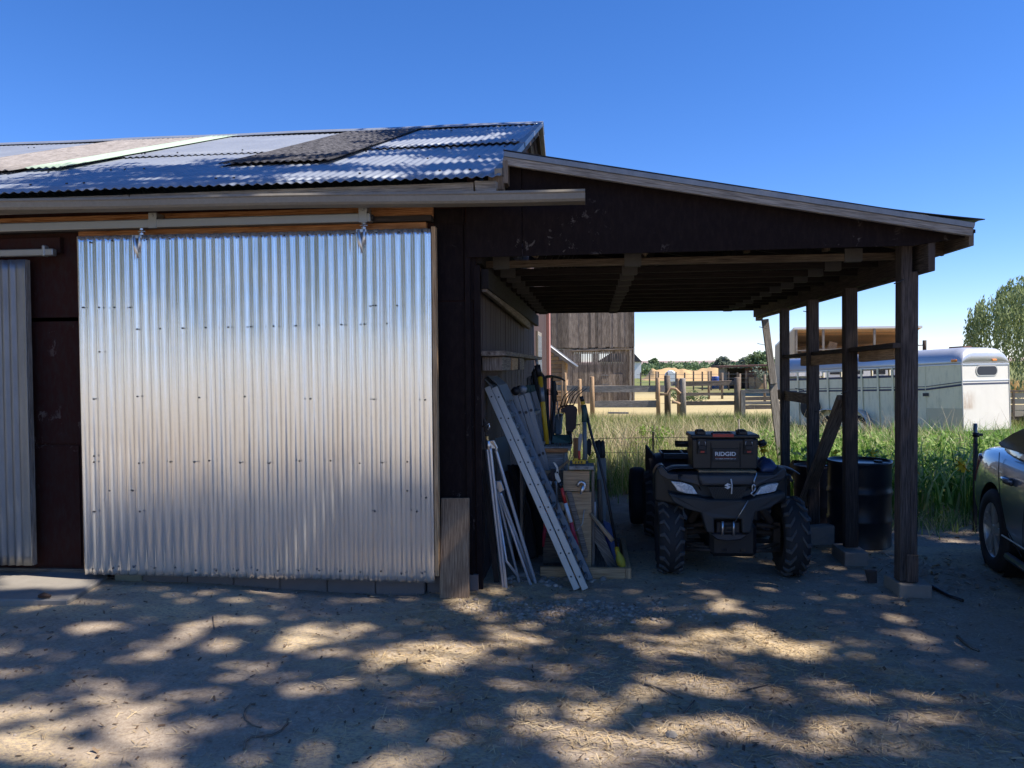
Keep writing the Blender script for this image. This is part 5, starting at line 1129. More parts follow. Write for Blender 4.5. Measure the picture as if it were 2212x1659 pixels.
# log shed
ls = Thing('log_shed', 'low tan log shed with a sloping metal roof in front of the old barn', 'shed', (W(1190,850,31).x,32,-.4))
rp0, rp1 = W(1160,726,31), W(1246,792,31); xw = W(1222,800,31).x
def lrz(x): return rp0.z+(rp1.z-rp0.z)*(x-rp0.x)/(rp1.x-rp0.x)
m_ = MB(); z = -.45
while z < 3.6:
    xx0 = rp0.x-2.5; 
    for k in range(1):
        zmx = lrz(xw)-.12
        xe_ = xw if z < zmx else rp0.x+(z+.12-rp0.z+.1)*(rp1.x-rp0.x)/(rp1.z-rp0.z)
        if xe_ > xx0+.1: m_.beam((xx0,31.2,z),(min(xw,xe_),31.2,z),.16,.16)
    z += .165
ls.part('log_wall', m_, M['tan_wood'], bev=.03)
m_ = MB(); m_.beam((xw-.08,31.0,-.45),(xw-.08,31.0,lrz(xw)-.1),.14,.14,up=(0,1,0)); m_.box((xw-.1,31.3,-.45),(xw,34,lrz(xw)-.15)); ls.part('corner_post', m_, M['tan_wood'])
rows = []
for j in range(50):
    y_ = 30.6+3.9*j/49; rows.append([Vector((x_,y_,lrz(x_)+.03*math.sin(y_*24))) for x_ in np.linspace(rp0.x-2.6,rp1.x,10)])
m_ = MB(); m_.grid(rows); ls.part('roof', m_, M['galv_old'], solid=.02)
m_ = MB(); m_.beam((rp0.x-2.6,30.62,lrz(rp0.x-2.6)-.1),(rp1.x-.15,30.62,lrz(rp1.x-.15)-.1),.06,.10); ls.part('rake_board', m_, M['old_wood'])
# rail fence
YF_ = 29.0
fn = Thing('rail_fence', 'rustic wooden rail fence with thick posts crossing the pasture', 'fence', (4,YF_,-.4))
def fpost(x0_, x1_, yt, mat, Y=YF_, shape='log'):
    cx = (x0_+x1_)/2; a = C7(cx,yt,Y); r_ = (C7(x1_,yt,Y).x-C7(x0_,yt,Y).x)/2; m_ = MB()
    if shape == 'log': m_.tube([(a.x+.02,Y,-.6),(a.x,Y,a.z-.02),(a.x,Y,a.z)],[r_*1.08,r_,r_*.85],10)
    else: m_.beam((a.x,Y,-.6),(a.x,Y,a.z),r_*2,r_*1.8,up=(0,1,0),jit=.01)
    fn.part('post', m_, M[mat])
for a in ((228,248,600,'tan_wood'),(252,275,548,'tan_wood'),(365,400,600,'tan_wood'),(466,505,580,'tan_wood'),(1016,1050,590,'tan_wood'),(1084,1136,570,'old_wood',29.6),(1188,1216,596,'tan_wood'),(1212,1264,594,'grey_wood'),(1664,1716,586,'old_wood')): fpost(*a)
fpost(1722,1758,690,'grey_wood',shape='sq')
def frail(x0_, y0_, x1_, y1_, h, mat, Y=YF_): m_ = MB(); m_.beam(C7(x0_,y0_,Y),C7(x1_,y1_,Y),.05,h,jit=.01); fn.part('rail', m_, M[mat])
for a in ((150,672,475,684,.20,'grey_wood'),(495,684,1090,680,.24,'grey_wood'),(500,810,1040,806,.26,'grey_wood'),(1140,640,1215,640,.15,'grey_wood'),(1258,640,1670,632,.17,'old_wood'),(1262,726,1668,724,.12,'old_wood'),(1262,804,1668,800,.15,'old_wood'),(1756,702,2100,700,.14,'grey_wood'),(1756,764,2100,758,.14,'old_wood'),(1758,799,2100,796,.12,'grey_wood'),(1758,834,2100,830,.14,'old_wood'),(1400,914,1700,912,.08,'old_wood')): frail(*a)
for pts in ([(1050,728),(1112,726),(1140,678),(1180,682),(1220,722)],[(1150,790),(1190,796),(1218,808)]):
    m_ = MB(); m_.tube([C7(x,y,28.8) for x,y in pts],.05,8); fn.part('bent_rail', m_, M['tan_wood'])
m_ = MB(); m_.beam(C7(620,880,24),C7(790,882,24),.09,.05); one('plank', m_, M['grey_wood'], 'pale plank lying in the long grass in front of the rail fence', 'plank')
# wire fence further back
wfz = Thing('wire_fence', 'thin wire fence on slim posts across the far pasture', 'fence', (8,58,-.4))
for k, px in enumerate(list(range(1384,1640,19))):
    a = W(px,803+random.uniform(-2,2),58); m_ = MB(); m_.beam((a.x,58,-.6),(a.x,58,a.z),.10,.10,up=(0,1,0)); wfz.part('post', m_, M['old_wood'])
for z_ in (.2,.5,.8): m_ = MB(); m_.beam((W(1375,800,58).x,57.9,z_),(W(1640,800,58).x,57.9,z_),.025,.025); wfz.part('wire', m_, M['galv_old'])
for px, yt, Y in ((1418,797,45),(1531,797,45),(1560,800,45),(1598,802,45),(1652,804,42)):
    a = W(px,yt+5,Y); m_ = MB(); m_.tube([(a.x,Y,-.6),(a.x,Y,a.z)],.07,8); one('field_post', m_, M['old_wood'], None)
    o_ = COL.objects[-1] if False else bpy.data.objects[-1]
fp = sorted([o for o in bpy.data.objects if o.name.startswith('field_post')], key=lambda o: o.location.x)
for o, l in zip(fp, ('slim bare post in the pasture left of the stile','slim bare post left of the blue barrel','slim bare post right of the blue barrel','slim bare post before the low red shed','slim bare post in the dry yellow grass beside the leaning carport post')): tag(o, l, 'post', 'bare posts in the pasture')
# low shed far off
YS = 62; sh_ = Thing('animal_shelter', 'low reddish brown open fronted shelter in the far pasture', 'shed', (W(1600,838,YS).x,YS+2,-.4))
x0_, x1_ = W(1568,820,YS).x, W(1652,820,YS).x; zt0, zt1 = W(1568,793,YS).z, W(1652,791,YS).z
M['redwood'] = wood('reddish_boards', C(.13,.07,.05), C(.24,.14,.10), C(.05,.03,.025))
m_ = MB(); m_.prism([(x0_-.6,YS-.6,zt0-.05),(x1_+.9,YS-.6,zt1),(x1_+.9,YS-.6,zt1+.14),(x0_-.6,YS-.6,zt0+.1)],(0,4.2,0)); sh_.part('roof', m_, M['redwood'])
m_ = MB(); m_.box((x0_-.1,YS,-.6),(x0_+.1,YS+3,zt0-.1)); m_.box((x0_+.1,YS+2.9,-.6),(x1_+.2,YS+3,zt0-.1)); m_.box((x1_+.1,YS,-.6),(x1_+.2,YS+2.9,zt0-.1)); sh_.part('wall', m_, M['grey_wood'])
xm_ = W(1617,820,YS).x; m_ = MB(); m_.box((xm_,YS-.05,-.6),(x1_+.1,YS-.01,W(1600,815,YS).z)); sh_.part('door', m_, M['tan_wood'])
m_ = MB(); m_.box((xm_-.05,YS-.1,W(1600,815,YS).z+.01),(x1_+.1,YS-.0,zt0-.06)); m_.box((xm_-.3,YS-.12,-.6),(xm_-.06,YS,zt0-.1)); sh_.part('front_boards', m_, M['redwood'])
m_ = MB(); c = W(1546,838,60); m_.lathe([(.001,0),(.3,0),(.31,.9),(.29,.95),(.001,.95)],(c.x,60,-.35),(0,0,1),16); one('blue_barrel', m_, plain('blue_plastic', C(.02,.07,.30), .4,0,.1,5), 'blue plastic barrel left of the low shelter', 'barrel')
# straw heaps, far house, hills
rows = []
for i in range(160):
    x_ = W(1385,820,95).x+ (W(1690,820,95).x-W(1385,820,95).x)*i/159; row = []
    for j in range(12):
        f_ = j/11; h_ = (.35+.8*float(vnoise(x_,3,.22,3))+.9*float(vnoise(x_,f_*9,.8,4))**2+.25*float(vnoise(x_,f_*9,2.3,4)))*math.sin(math.pi*f_)*min(1,i/14,(159-i)/14); row.append(Vector((x_,92+9*f_,-.45+h_)))
    rows.append(row)
t = Mt('straw_heap', .95); v = t.coord('Object'); n1 = t.noise(v, 1.5, 6, .7); t.col(t.mix(n1, C(.36,.22,.10), C(.56,.40,.20))); t.bump(n1,.6,.1)
m_ = MB(); m_.grid(rows); one('earth_bank', m_, t.m, kind='structure')
rows = []
for i in range(120):
    x_ = -900+3600*i/119; h_ = 9+9*float(vnoise(x_,0,.0022,5))+3*float(vnoise(x_,1,.009,6)); rows.append([Vector((x_,2600,-5)),Vector((x_,2680,h_*.8)),Vector((x_,2800,h_)),Vector((x_,3100,-5))])
m_ = MB(); m_.grid(rows); one('hills', m_, plain('far_hill', C(.30,.23,.21), .95, 0, .1, .01), kind='structure')
fh = Thing('farmhouse', 'distant white house with a dark roof at the right edge of the old barn', 'house', (W(1380,805,110).x,110,-.4))
a = W(1372,805,110); m_ = MB(); m_.box((a.x-5,108,-.5),(W(1383,800,110).x,114,1.9)); fh.part('wall', m_, M['white_mark']); m_ = MB(); xe_ = W(1385,800,110).x; m_.prism([(a.x-5.4,107.6,1.9),(xe_,107.6,1.9),(a.x-1.5,107.6,4.4)],(0,7,0)); fh.part('roof', m_, M['darksteel'])
m_ = MB(); a = W(1438,806,84); b = W(1462,799,84); m_.prism([(a.x,84,-.4),(b.x,84,-.4),(b.x-.1,84,b.z-.3),(b.x-.5,84,b.z),(a.x+.4,84,b.z-.05),(a.x,84,b.z-.4)],(0,1.2,0)); one('white_tarp_pile', m_, M['white_mark'], 'small white covered pile in front of the straw coloured bank', 'covered pile', bev=.1)

# ---------------------------------------------------------------- horse trailer
M['tr_body'] = None
t = Mt('trailer_paint', .5, .05, .4); v = t.coord('Object'); n1 = t.noise(v, 2.2, 5, .65); n2 = t.noise(t.coord('Object',(1,1,.25)), 9, 5, .7)
c0 = t.mix(n1, C(.82,.73,.50), C(.92,.85,.64)); c0 = t.mix(t.ramp(n2,[(.5,0),(.78,.55)]), c0, C(.36,.33,.22)); t.col(c0); M['tr_body'] = t.m
t = Mt('trailer_front', .45, .05, .4); v = t.coord('Object'); n1 = t.noise(v, 3, 5, .65); sx = t.n.new('ShaderNodeSeparateXYZ'); t.l.new(v, sx.inputs[0])
c0 = t.mix(n1, C(.64,.62,.56), C(.76,.74,.68)); mr = t.n.new('ShaderNodeMapRange'); t.l.new(sx.outputs['Y'], mr.inputs[0]); mr.inputs[1].default_value = .55; mr.inputs[2].default_value = .05
mz = t.ramp(sx.outputs['Z'], [(.50,0),(.58,1),(.85,.8),(1.0,0)]); n3 = t.noise(t.coord('Object',(1,1,.3)), 5, 5, .7)
t.col(t.mix(t.math('MULTIPLY', t.math('MULTIPLY', mr.outputs[0], mz), t.ramp(n3,[(.35,0),(.6,1)])), c0, C(.34,.20,.10))); M['tr_front'] = t.m
M['tr_roof'] = plain('trailer_roof', C(.55,.57,.60), .35, .45, .1, 3)
M['stripe'] = plain('dark_blue_stripe', C(.04,.045,.09), .5, 0, .1, 3)
TL, TW, TH = 6.0, 1.75, 2.04; ZS = 1.63
ht = Thing('horse_trailer', 'cream and white horse trailer with dark blue stripes and an oval window', 'horse trailer', (8.95,19.5,-.10), rz=math.atan2(-4.94,2.86), world=False)
ht.o.rotation_euler = (0, R(-2.2), math.atan2(-4.94,2.86))
M['cream'] = plain('kick_panel_cream', C(.62,.56,.40), .5, .1, .12, 3)
def bx_(name, lo, hi, mat, parent=None, bev=0, **k): m_ = MB(); m_.box(lo, hi); return ht.part(name, m_, mat, parent, bev=bev, **k)
for y_ in (0, TW-.04):
    nm = 'side_panel'; bx_(nm, (-TL,y_,.0),(-1.402,y_+.04,1.40), M['tr_body']); bx_(nm, (-1.4,y_,0),(-.98,y_+.041,ZS), M['tr_body']); bx_('door' if y_ == 0 else 'rear_door', (-.975,y_+.001,.0),(-.008,y_+.038,ZS), M['tr_body'])
    bx_('kick_panel', (-.97,y_-.004,.02),(-.02,y_+.0,.56), M['tr_roof'] if y_ else M['cream'])
    bx_('upper_rail', (-TL,y_,1.60),(-1.4,y_+.04,ZS), M['tr_roof'])
    bx_('window_bar', (-TL,y_-.006,1.36),(-1.42,y_-.001,1.42), M['stripe'])
for s_ in (1.45,1.93,2.39,2.92,3.5,4.11,4.7,5.26,5.97):
    bx_('rib', (-s_-.03,-.035,.0),(-s_+.03,-.0065,ZS), M['tr_body'], bev=.006); 
    if s_ > 2: bx_('rib', (-s_-.03,TW+.0,.0),(-s_+.03,TW+.03,ZS), M['tr_body'])
for dz, h_ in ((1.03,.045),(1.10,.018)):
    m_ = MB(); m_.beam((-TL,-.007,dz-.0),(-1.0,-.007,dz),.004,h_,up=(0,0,1)); m_.beam((-.97,-.007,dz),(-.01,-.007,dz+.10),.004,h_,up=(0,0,1)); ht.part('stripe', m_, M['stripe'])
    m_ = MB(); m_.beam((.006,.02,dz+.12),(.006,TW-.02,dz+.12),.004,h_*.8,up=(0,0,1)); ht.part('stripe', m_, M['stripe'])
# roof
def roof_sec(x, k=1.0, drop=0):
    pts = []
    for i in range(9): a = math.pi/2*i/8; pts.append((.42*(1-math.cos(a)), ZS+(TH-ZS-drop)*math.sin(a)))
    pts = [(0,ZS)]+pts[1:]+[(TW-a, b) for a, b in pts[::-1]]
    return [Vector((x,a,b)) for a, b in pts]
rows = [roof_sec(-TL), roof_sec(-.28), roof_sec(-.10,drop=.03), roof_sec(-.02,drop=.10), roof_sec(.0,drop=.18), roof_sec(.0,drop=.38)]
m_ = MB(); m_.grid(rows); rf = ht.part('roof', m_, M['tr_roof'], solid=.015)
bx_('drip_rail', (-TL,-.02,ZS-.02),(.01,.0,ZS+.008), M['tr_roof'], rf); bx_('drip_rail', (.008,.0,ZS-.02),(.02,TW,ZS+.008), M['tr_roof'], rf)
m_ = MB(); m_.prism([(0,.0,0),(0,TW,0),(0,TW,ZS),(0,.0,ZS)],(-.02,0,0)); m_.prism([(-.03,.03,ZS)]+[(-.03,p.y,p.z-.02) for p in roof_sec(0,drop=.2)[1:-1]]+[(-.03,TW-.03,ZS)],(.02,0,0)); fe = ht.part('front_panel', m_, M['tr_front'])
bx_('trim', (.001,.0,1.215),(.012,TW,1.235), M['tr_roof'], fe); bx_('corner_trim', (-.01,-.012,0),(.012,.012,ZS-.025), M['alu'], fe); bx_('corner_trim', (-.01,TW-.012,0),(.012,TW+.012,ZS-.025), M['alu'], fe)
def oval(y0_, y1_, z0_, z1_, x, th): 
    r_ = (z1_-z0_)/2; L_ = []
    for k in range(9): a = math.pi/2+math.pi*k/8; L_.append((x,y0_+r_+r_*math.cos(a),(z0_+z1_)/2+r_*math.sin(a)))
    for k in range(9): a = -math.pi/2+math.pi*k/8; L_.append((x,y1_-r_+r_*math.cos(a),(z0_+z1_)/2+r_*math.sin(a)))
    m_ = MB(); m_.prism(L_,(th,0,0)); return m_
gw = ht.part('window_frame', oval(.50,1.32,1.33,1.60,.001,.012), M['alu'], fe); gl_ = Mt('dark_window', .35, 0, .3); gl_.col(C(.03,.03,.035)); ht.part('window_pane', oval(.54,1.28,1.36,1.57,.014,.004), gl_.m, gw)
M['amber'] = plain('amber_lens', C(.75,.25,.03), .3, 0, .1, 9)
bx_('marker_light', (-.26,-.03,1.69),(-.12,.05,1.75), M['amber'], rf, bev=.01); bx_('marker_light', (.0,1.1,1.70),(.03,1.28,1.75), M['amber'], rf, bev=.01)
bx_('latch', (-1.05,-.025,.86),(-.90,-.006,.94), M['darksteel'])
bx_('far_end', (-TL-.02,0,0),(-TL,TW,1.5), M['tr_body']); bx_('floor', (-TL,.05,.0),(-.03,TW-.05,.05), M['darksteel']); bx_('chassis', (-TL,.1,-.14),(-.1,TW-.1,-.01), M['darksteel'])
for s_ in (3.05,4.05):
    for y_ in (.05,TW-.05): wheel(ht, (-s_,y_,-.02), (0,-1 if y_<1 else 1,0), .36, .2, M['rubber'], M['alu'], lugs=False, rimr=.55)
m_ = MB(); rows = []
for k in range(17):
    a = math.pi*k/16; cx_ = -3.05+.47*math.cos(a) if a < math.pi/2 else -4.05+.47*math.cos(a); zz_ = .0+.50*math.sin(a); rows.append([Vector((cx_,y_,zz_)) for y_ in (-.24,-.22,-.0)])
m_.grid(rows); ht.part('fender', m_, M['tr_roof'], solid=.025)
m_ = MB(); m_.lathe([(.001,.05),(.2,.06),(.33,.03),(.33,-.12),(.2,-.13),(.001,-.12)],(-4.75,-.10,.55),(0,-1,0),28); ht.part('spare_wheel', m_, M['rubber'])
m_ = MB(); m_.beam((.0,TW/2,-.08),(1.1,TW/2,-.08),.1,.1); ht.part('drawbar', m_, M['darksteel'])
bx_('vent', (-.9,.8,TH-.01),(-.5,1.1,TH+.06), M['redwood'], rf)

M['deck_wood'] = wood('deck_planks', C(.62,.34,.16), C(.80,.50,.27), C(.35,.17,.07), dens=.25)
YH = 48.0
M['beige'] = plain('beige_siding', C(.48,.42,.32), .8, 0, .1, 3)
hs_ = Thing('deck_house', 'wooden building with an open upper porch and plank ceiling behind the horse trailer', 'building', (W(1820,760,YH).x,YH+2,-.4))
x0_, x1_ = W(1716,740,YH).x, W(1950,740,YH).x; zc = W(1800,709,YH).z; zfl = W(1800,774,YH).z
m_ = MB(); m_.prism([(x0_-.1,YH-.3,zc-.05),(x1_+1,YH-.3,zc-.05),(x1_+1,YH+4.5,zc-1.0),(x0_-.1,YH+4.5,zc-1.0)],(0,0,.12)); hs_.part('roof', m_, M['white_mark'])
m_ = MB()
for k in range(22):
    y_ = YH-.2+4.4*k/22; z_ = zc-.07-.93*(k+.5)/22; m_.beam((x0_,y_+.1,z_),(x1_+.9,y_+.1,z_),.19,.02)
hs_.part('ceiling_planks', m_, M['deck_wood'])
m_ = MB(); m_.box((x0_,YH+4.2,zfl-3),(x1_+1,YH+4.3,zc-.95)); hs_.part('back_wall', m_, M['deck_wood'])
m_ = MB(); m_.prism([(x0_-.12,YH-.2,-.6),(x0_-.12,YH+4.4,-.6),(x0_-.12,YH+4.4,zc-1),(x0_-.12,YH-.2,zc-.06)],(.1,0,0)); hs_.part('side_wall', m_, M['beige'])
for px in (1718,1776,1830,1886,1942): m_ = MB(); x_ = W(px,740,YH).x; m_.beam((x_,YH-.2,-.5),(x_,YH-.2,zc-.06),.12,.12,up=(0,1,0)); hs_.part('porch_post', m_, M['grey_wood'])
m_ = MB(); zr = W(1800,757,YH).z; m_.beam((x0_,YH-.3,zr),(x1_+1,YH-.3,zr+.25),.06,.06); rl = hs_.part('railing', m_, M['grey_wood'])
m_ = MB(); m_.box((x0_,YH-.35,zfl-.2),(x1_+1,YH+4,zfl)); hs_.part('deck', m_, M['grey_wood'])
m_ = MB(); a, b = W(1882,741,YH+3), W(1926,733,YH+3); m_.box((a.x,YH+4.1,a.z-.9),(b.x,YH+4.19,b.z)); hs_.part('window', m_, M['white_mark'])
for px, lab in ((1738,'left pale wooden chair on the upper porch'),(1785,'right pale wooden chair on the upper porch')):
    T = Thing('deck_chair', lab, 'chair', (W(px,770,YH+1).x,YH+1,zfl), group='chairs on the porch'); x_ = W(px,770,YH+1).x
    m_ = MB(); m_.box((x_-.3,YH+.8,zfl+.42),(x_+.3,YH+1.3,zfl+.48)); T.part('seat', m_, M['tan_wood']); m_ = MB(); m_.beam((x_+.28,YH+1,zfl+.45),(x_+.42,YH+1,zfl+1.0),.5,.05,up=(0,1,0)); T.part('backrest', m_, M['tan_wood'])
    for a in (-.26,.26):
        for b in (.85,1.25): m_ = MB(); m_.beam((x_+a,YH+b,zfl),(x_+a,YH+b,zfl+.42),.05,.05); T.part('leg', m_, M['tan_wood'])
# white camper seen through the trailer slots
cx_ = W(1790,805,34).x; ca_ = Thing('camper', 'white camper with small windows standing behind the horse trailer', 'camper', (cx_,36,-.4))
a, b = W(1716,805,36), W(1945,805,36); m_ = MB(); m_.box((a.x,36,.1),(b.x,38.2,1.60)); ca_.part('body', m_, M['white_mark'], bev=.1, seg=2)
for k in range(5): x_ = a.x+.6+k*.95; m_ = MB(); m_.box((x_,35.98,1.05),(x_+.5,35.998,1.38)); ca_.part('window', m_, gl_.m)
for k in (1.4,3.2): m_ = MB(); m_.cyl((a.x+k,36.0,-.1),(a.x+k,36.2,-.1),.33,n=20); ca_.part('wheel', m_, M['rubber'])
# hopper with a pipe
hc = W(1997,780,40); T = Thing('feed_hopper', 'dark conical metal hopper with an upright pipe beyond the trailer roof', 'hopper', (hc.x,40,-.4)); zt_ = W(1997,771,40).z
m_ = MB(); m_.lathe([(.5,-.0),(.5,zt_+.2),(.42,zt_+.32),(.12,zt_+.52),(.1,zt_+.53)],(hc.x,40,-.4),(0,0,1),20); T.part('drum', m_, M['drum_rust']); m_ = MB(); zp = W(1997,735,40).z; m_.cyl((hc.x,40,zt_+.1),(hc.x,40,zp),.09,n=12); T.part('pipe', m_, M['old_wood'] if False else M['mud'])
# slatted wagon at the right edge
wx0 = W(2180,880,24).x; T = Thing('farm_wagon', 'beige slatted wagon at the right edge behind the horse trailer', 'wagon', (wx0+1.4,24.5,-.4))
zt_, zb_ = W(2190,847,24).z, W(2190,900,24).z
for k in range(4): z_ = zb_+(zt_-zb_)*(k+.5)/4; m_ = MB(); m_.beam((wx0,24,z_),(wx0+3.2,24,z_),.04,(zt_-zb_)/4-.03); T.part('side_board', m_, M['beige'])
m_ = MB(); m_.box((wx0,24.05,zb_-.1),(wx0+3.2,25.8,zb_)); T.part('bed', m_, M['old_wood']); m_ = MB(); m_.beam((wx0,23.98,zt_+.03),(wx0+3.2,23.98,zt_+.03),.08,.05); T.part('top_rail', m_, M['old_wood'])
for k in (.1,1.1,2.1,3.1): m_ = MB(); m_.beam((wx0+k,23.96,zb_-.1),(wx0+k,23.96,zt_),.05,.05,up=(0,1,0)); T.part('stake', m_, M['old_wood'])
for k in (.7,2.5): m_ = MB(); m_.lathe([(.001,.03),(.3,.04),(.33,.0),(.33,-.12),(.001,-.12)],(wx0+k,24,-.1),(0,-1,0),20); T.part('wheel', m_, M['rubber'])
# steel fence post with clamp, and wires
T = Thing('steel_post', 'slim steel fence post with a bright top and black clamp beside the car', 'post', (C3(1245,1000,7.6).x,7.6,-.1))
m_ = MB(); a, b = C3(1246,683,7.6), C3(1247,790,7.6); m_.cyl(b,a,.017,n=10); T.part('top_tube', m_, M['galv_old']); m_ = MB(); m_.beam((b.x,7.6,-.1),(b.x,7.6,b.z),.030,.03,up=(0,1,0)); T.part('stake', m_, M['darksteel']); m_ = MB(); c = C3(1250,745,7.6); m_.cyl(c+Vector((-.0,0,-.02)),c+Vector((0,0,.02)),.028,n=12); m_.cyl(c,c+Vector((.06,0,0)),.012,n=8); T.part('clamp', m_, M['black'])
T = Thing('wire_fence', 'sagging wires strung through the long grass behind the carport', 'fence', (5,11,-.2))
for z_, off in ((.62,0),(.40,.02)):
    m_ = MB(); m_.tube([Vector((x_,11.2+.0*x_,z_-.1+.02*math.sin(x_*1.3+off*50))) for x_ in np.linspace(0,10,24)],.004,4); T.part('wire', m_, M['darksteel'])
for x_, lab in ((.9,0),(4.3,0),(8.2,0)): m_ = MB(); m_.beam((x_,11.22,-.4),(x_,11.22,.62),.03,.03,up=(0,1,0)); T.part('stake', m_, M['darksteel'])
m_ = MB(); m_.cyl((C7(1705,1000,11.5).x,11.5,-.3),(C7(1706,920,11.5).x,11.5,C7(1706,935,11.5).z),.011,n=8); one('marker_stake', m_, M['grey_wood'], 'thin white stake in the grass behind the toolbox', 'stake')
# ---------------------------------------------------------------- vegetation and litter
def leafmat(name, cols, rough=.6, trans=.35, sc=.6):
    t = Mt(name, rough, 0, .3); g_ = t.n.new('ShaderNodeNewGeometry'); v = t.coord('Object'); n1 = t.noise(v, sc, 3)
    st = [(i/(len(cols)-1)*.9+.05, c) for i, c in enumerate(cols)]
    k = t.math('ADD', t.math('MULTIPLY', g_.outputs['Random Per Island'], .75), t.math('MULTIPLY', t.math('SUBTRACT', n1, .5), 1.1))
    k = t.math('ADD', k, .12); c = t.ramp(k, st); t.col(c)
    if trans:
        tr = t.n.new('ShaderNodeBsdfTranslucent'); mx = t.n.new('ShaderNodeMixShader'); out = t.n['Material Output']
        t.l.new(c, tr.inputs[0]); mx.inputs[0].default_value = trans; t.l.new(t.b.outputs[0], mx.inputs[1]); t.l.new(tr.outputs[0], mx.inputs[2]); t.l.new(mx.outputs[0], out.inputs[0])
    return t.m
def np_mesh(name, V, F, mat, label=None, cat=None, kind=None, parent=None, off=None, smooth_=False):
    V = np.asarray(V, np.float32)
    if off is not None: V = V-np.array(off, np.float32)
    me = bpy.data.meshes.new(name); me.vertices.add(len(V)); me.vertices.foreach_set('co', V.ravel())
    F = np.asarray(F, np.int32); k = F.shape[1]; me.loops.add(F.size); me.loops.foreach_set('vertex_index', F.ravel()); me.polygons.add(len(F))
    me.polygons.foreach_set('loop_start', np.arange(0, F.size, k, dtype=np.int32))
    if smooth_: me.polygons.foreach_set('use_smooth', np.ones(len(F), bool))
    me.update(); me.materials.append(mat); o = bpy.data.objects.new(name, me); COL.objects.link(o)
    if parent: o.parent = parent
    elif off is not None: o.location = off
    return tag(o, label, cat, None, kind)
def blades(P, H, Wd, lean_, droop, seg=3):
    """bent blades of grass: P (n,3) roots, H heights, Wd widths"""
    n = len(P); az = rng.uniform(0, 2*np.pi, n); fa = rng.uniform(0, 2*np.pi, n)
    d = np.stack([np.cos(az), np.sin(az), np.zeros(n)], 1); s_ = np.stack([np.cos(fa), np.sin(fa), np.zeros(n)], 1)
    V = np.zeros((n, (seg+1)*2, 3), np.float32)
    for k in range(seg+1):
        f = k/seg; c = P + d*(H*(lean_*f+droop*f**3))[:,None]; c[:,2] += H*(f-.35*droop*f**3); w_ = Wd*(1-f**1.5)*.5+.0006
        V[:,2*k] = c-s_*w_[:,None]; V[:,2*k+1] = c+s_*w_[:,None]
    b = (np.arange(n)*(seg+1)*2)[:,None]
    F = np.concatenate([b+np.array([2*k,2*k+1,2*k+3,2*k+2])[None,:] for k in range(seg)], 0)
    return V.reshape(-1,3), F
def scatter(n, x0, x1, y0, y1, dens=None):
    out = []
    while sum(len(a) for a in out) < n:
        x = rng.uniform(x0, x1, n*2); y = rng.uniform(y0, y1, n*2); k = np.ones(len(x), bool)
        if dens is not None: k = rng.random(len(x)) < dens(x, y)
        out.append(np.stack([x[k], y[k]], 1))
    p = np.concatenate(out)[:n]; return np.concatenate([p, gz(p[:,0], p[:,1])[:,None]], 1)
def edge(x): return 9.75-1.7*smooth(1.3, 3.0, x)-.45*smooth(3.0, 4.5, x)
def dens1(x, y): return smooth(edge(x)-.15, edge(x)+.5, y+.5*(vnoise(x,y,2,3)-.5))*(.25+.75*(vnoise(x,y,1.1,5)>.30))
# tall pasture grass behind the carport
g1 = leafmat('tall_grass', [C(.10,.19,.03), C(.20,.33,.06), C(.32,.43,.12), C(.54,.52,.25), C(.70,.60,.38)], trans=.45)
P = scatter(30000, -1.5, 6.5, 9.2, 14.5, dens1); H = .55*rng.uniform(.35,1.0,len(P))*(.55+.75*vnoise(P[:,0],P[:,1],.9,7)); V, F = blades(P, H, rng.uniform(.005,.013,len(P)), rng.uniform(-.1,.35,len(P)), rng.uniform(0,.7,len(P)))
np_mesh('tall_grass', V, F, g1, 'tall green and straw coloured pasture grass behind the carport', 'grass', 'stuff')
P = scatter(34000, -3, 20, 14, 27.5, lambda x,y: (x < 1+.75*y)*(.35+.65*vnoise(x,y,.5,9))); H = rng.uniform(.2,.55,len(P))*(.6+.6*vnoise(P[:,0],P[:,1],.4,4)); V, F = blades(P, H, rng.uniform(.008,.02,len(P)), rng.uniform(-.1,.3,len(P)), rng.uniform(0,.6,len(P)), 2)
g2 = leafmat('pasture_grass', [C(.10,.17,.035), C(.19,.26,.07), C(.32,.34,.13), C(.52,.45,.24)], sc=.3)
np_mesh('pasture_grass', V, F, g2, 'shorter mixed grass out to the rail fence', 'grass', 'stuff')
# iris and reed leaves on the right
g3 = leafmat('iris_leaves', [C(.06,.14,.02), C(.12,.25,.035), C(.21,.38,.07), C(.35,.50,.15), C(.62,.57,.33)], rough=.4, trans=.4, sc=1.2)
def dens2(x, y): return smooth(edge(x), edge(x)+.4, y+.3*(vnoise(x,y,3,3)-.5))*(.35+.65*(vnoise(x,y,1.6,15)>.25))*smooth(1.6,2.3,x)
P = scatter(9500, 1.6, 9.5, 7.2, 12.2, dens2); H = rng.uniform(.40,.88,len(P))*(.7+.4*vnoise(P[:,0],P[:,1],1.1,17)); V, F = blades(P, H, rng.uniform(.016,.034,len(P)), rng.uniform(-.05,.25,len(P)), rng.uniform(0,.75,len(P)), 5)
np_mesh('iris_bed', V, F, g3, 'dense bed of broad green iris leaves behind the black drum', 'iris bed', 'stuff')
P = scatter(9000, 4.0, 16, 11.5, 19, lambda x,y: (x < 1+.8*y)*(vnoise(x,y,.8,19)*1.0)); H = rng.uniform(.30,.75,len(P)); V, F = blades(P, H, rng.uniform(.012,.03,len(P)), rng.uniform(-.05,.3,len(P)), rng.uniform(0,.7,len(P)), 3)
np_mesh('weeds', V, F, g3, 'green weeds growing up round the horse trailer', 'weeds', 'stuff')
cs = []; P0 = scatter(1500, 2.2, 9.5, 7.4, 11.5, dens2)
P0 = P0[:1500]; cs = [(q_[0],q_[1],q_[2]+rng.uniform(.12,.62)) for q_ in P0]
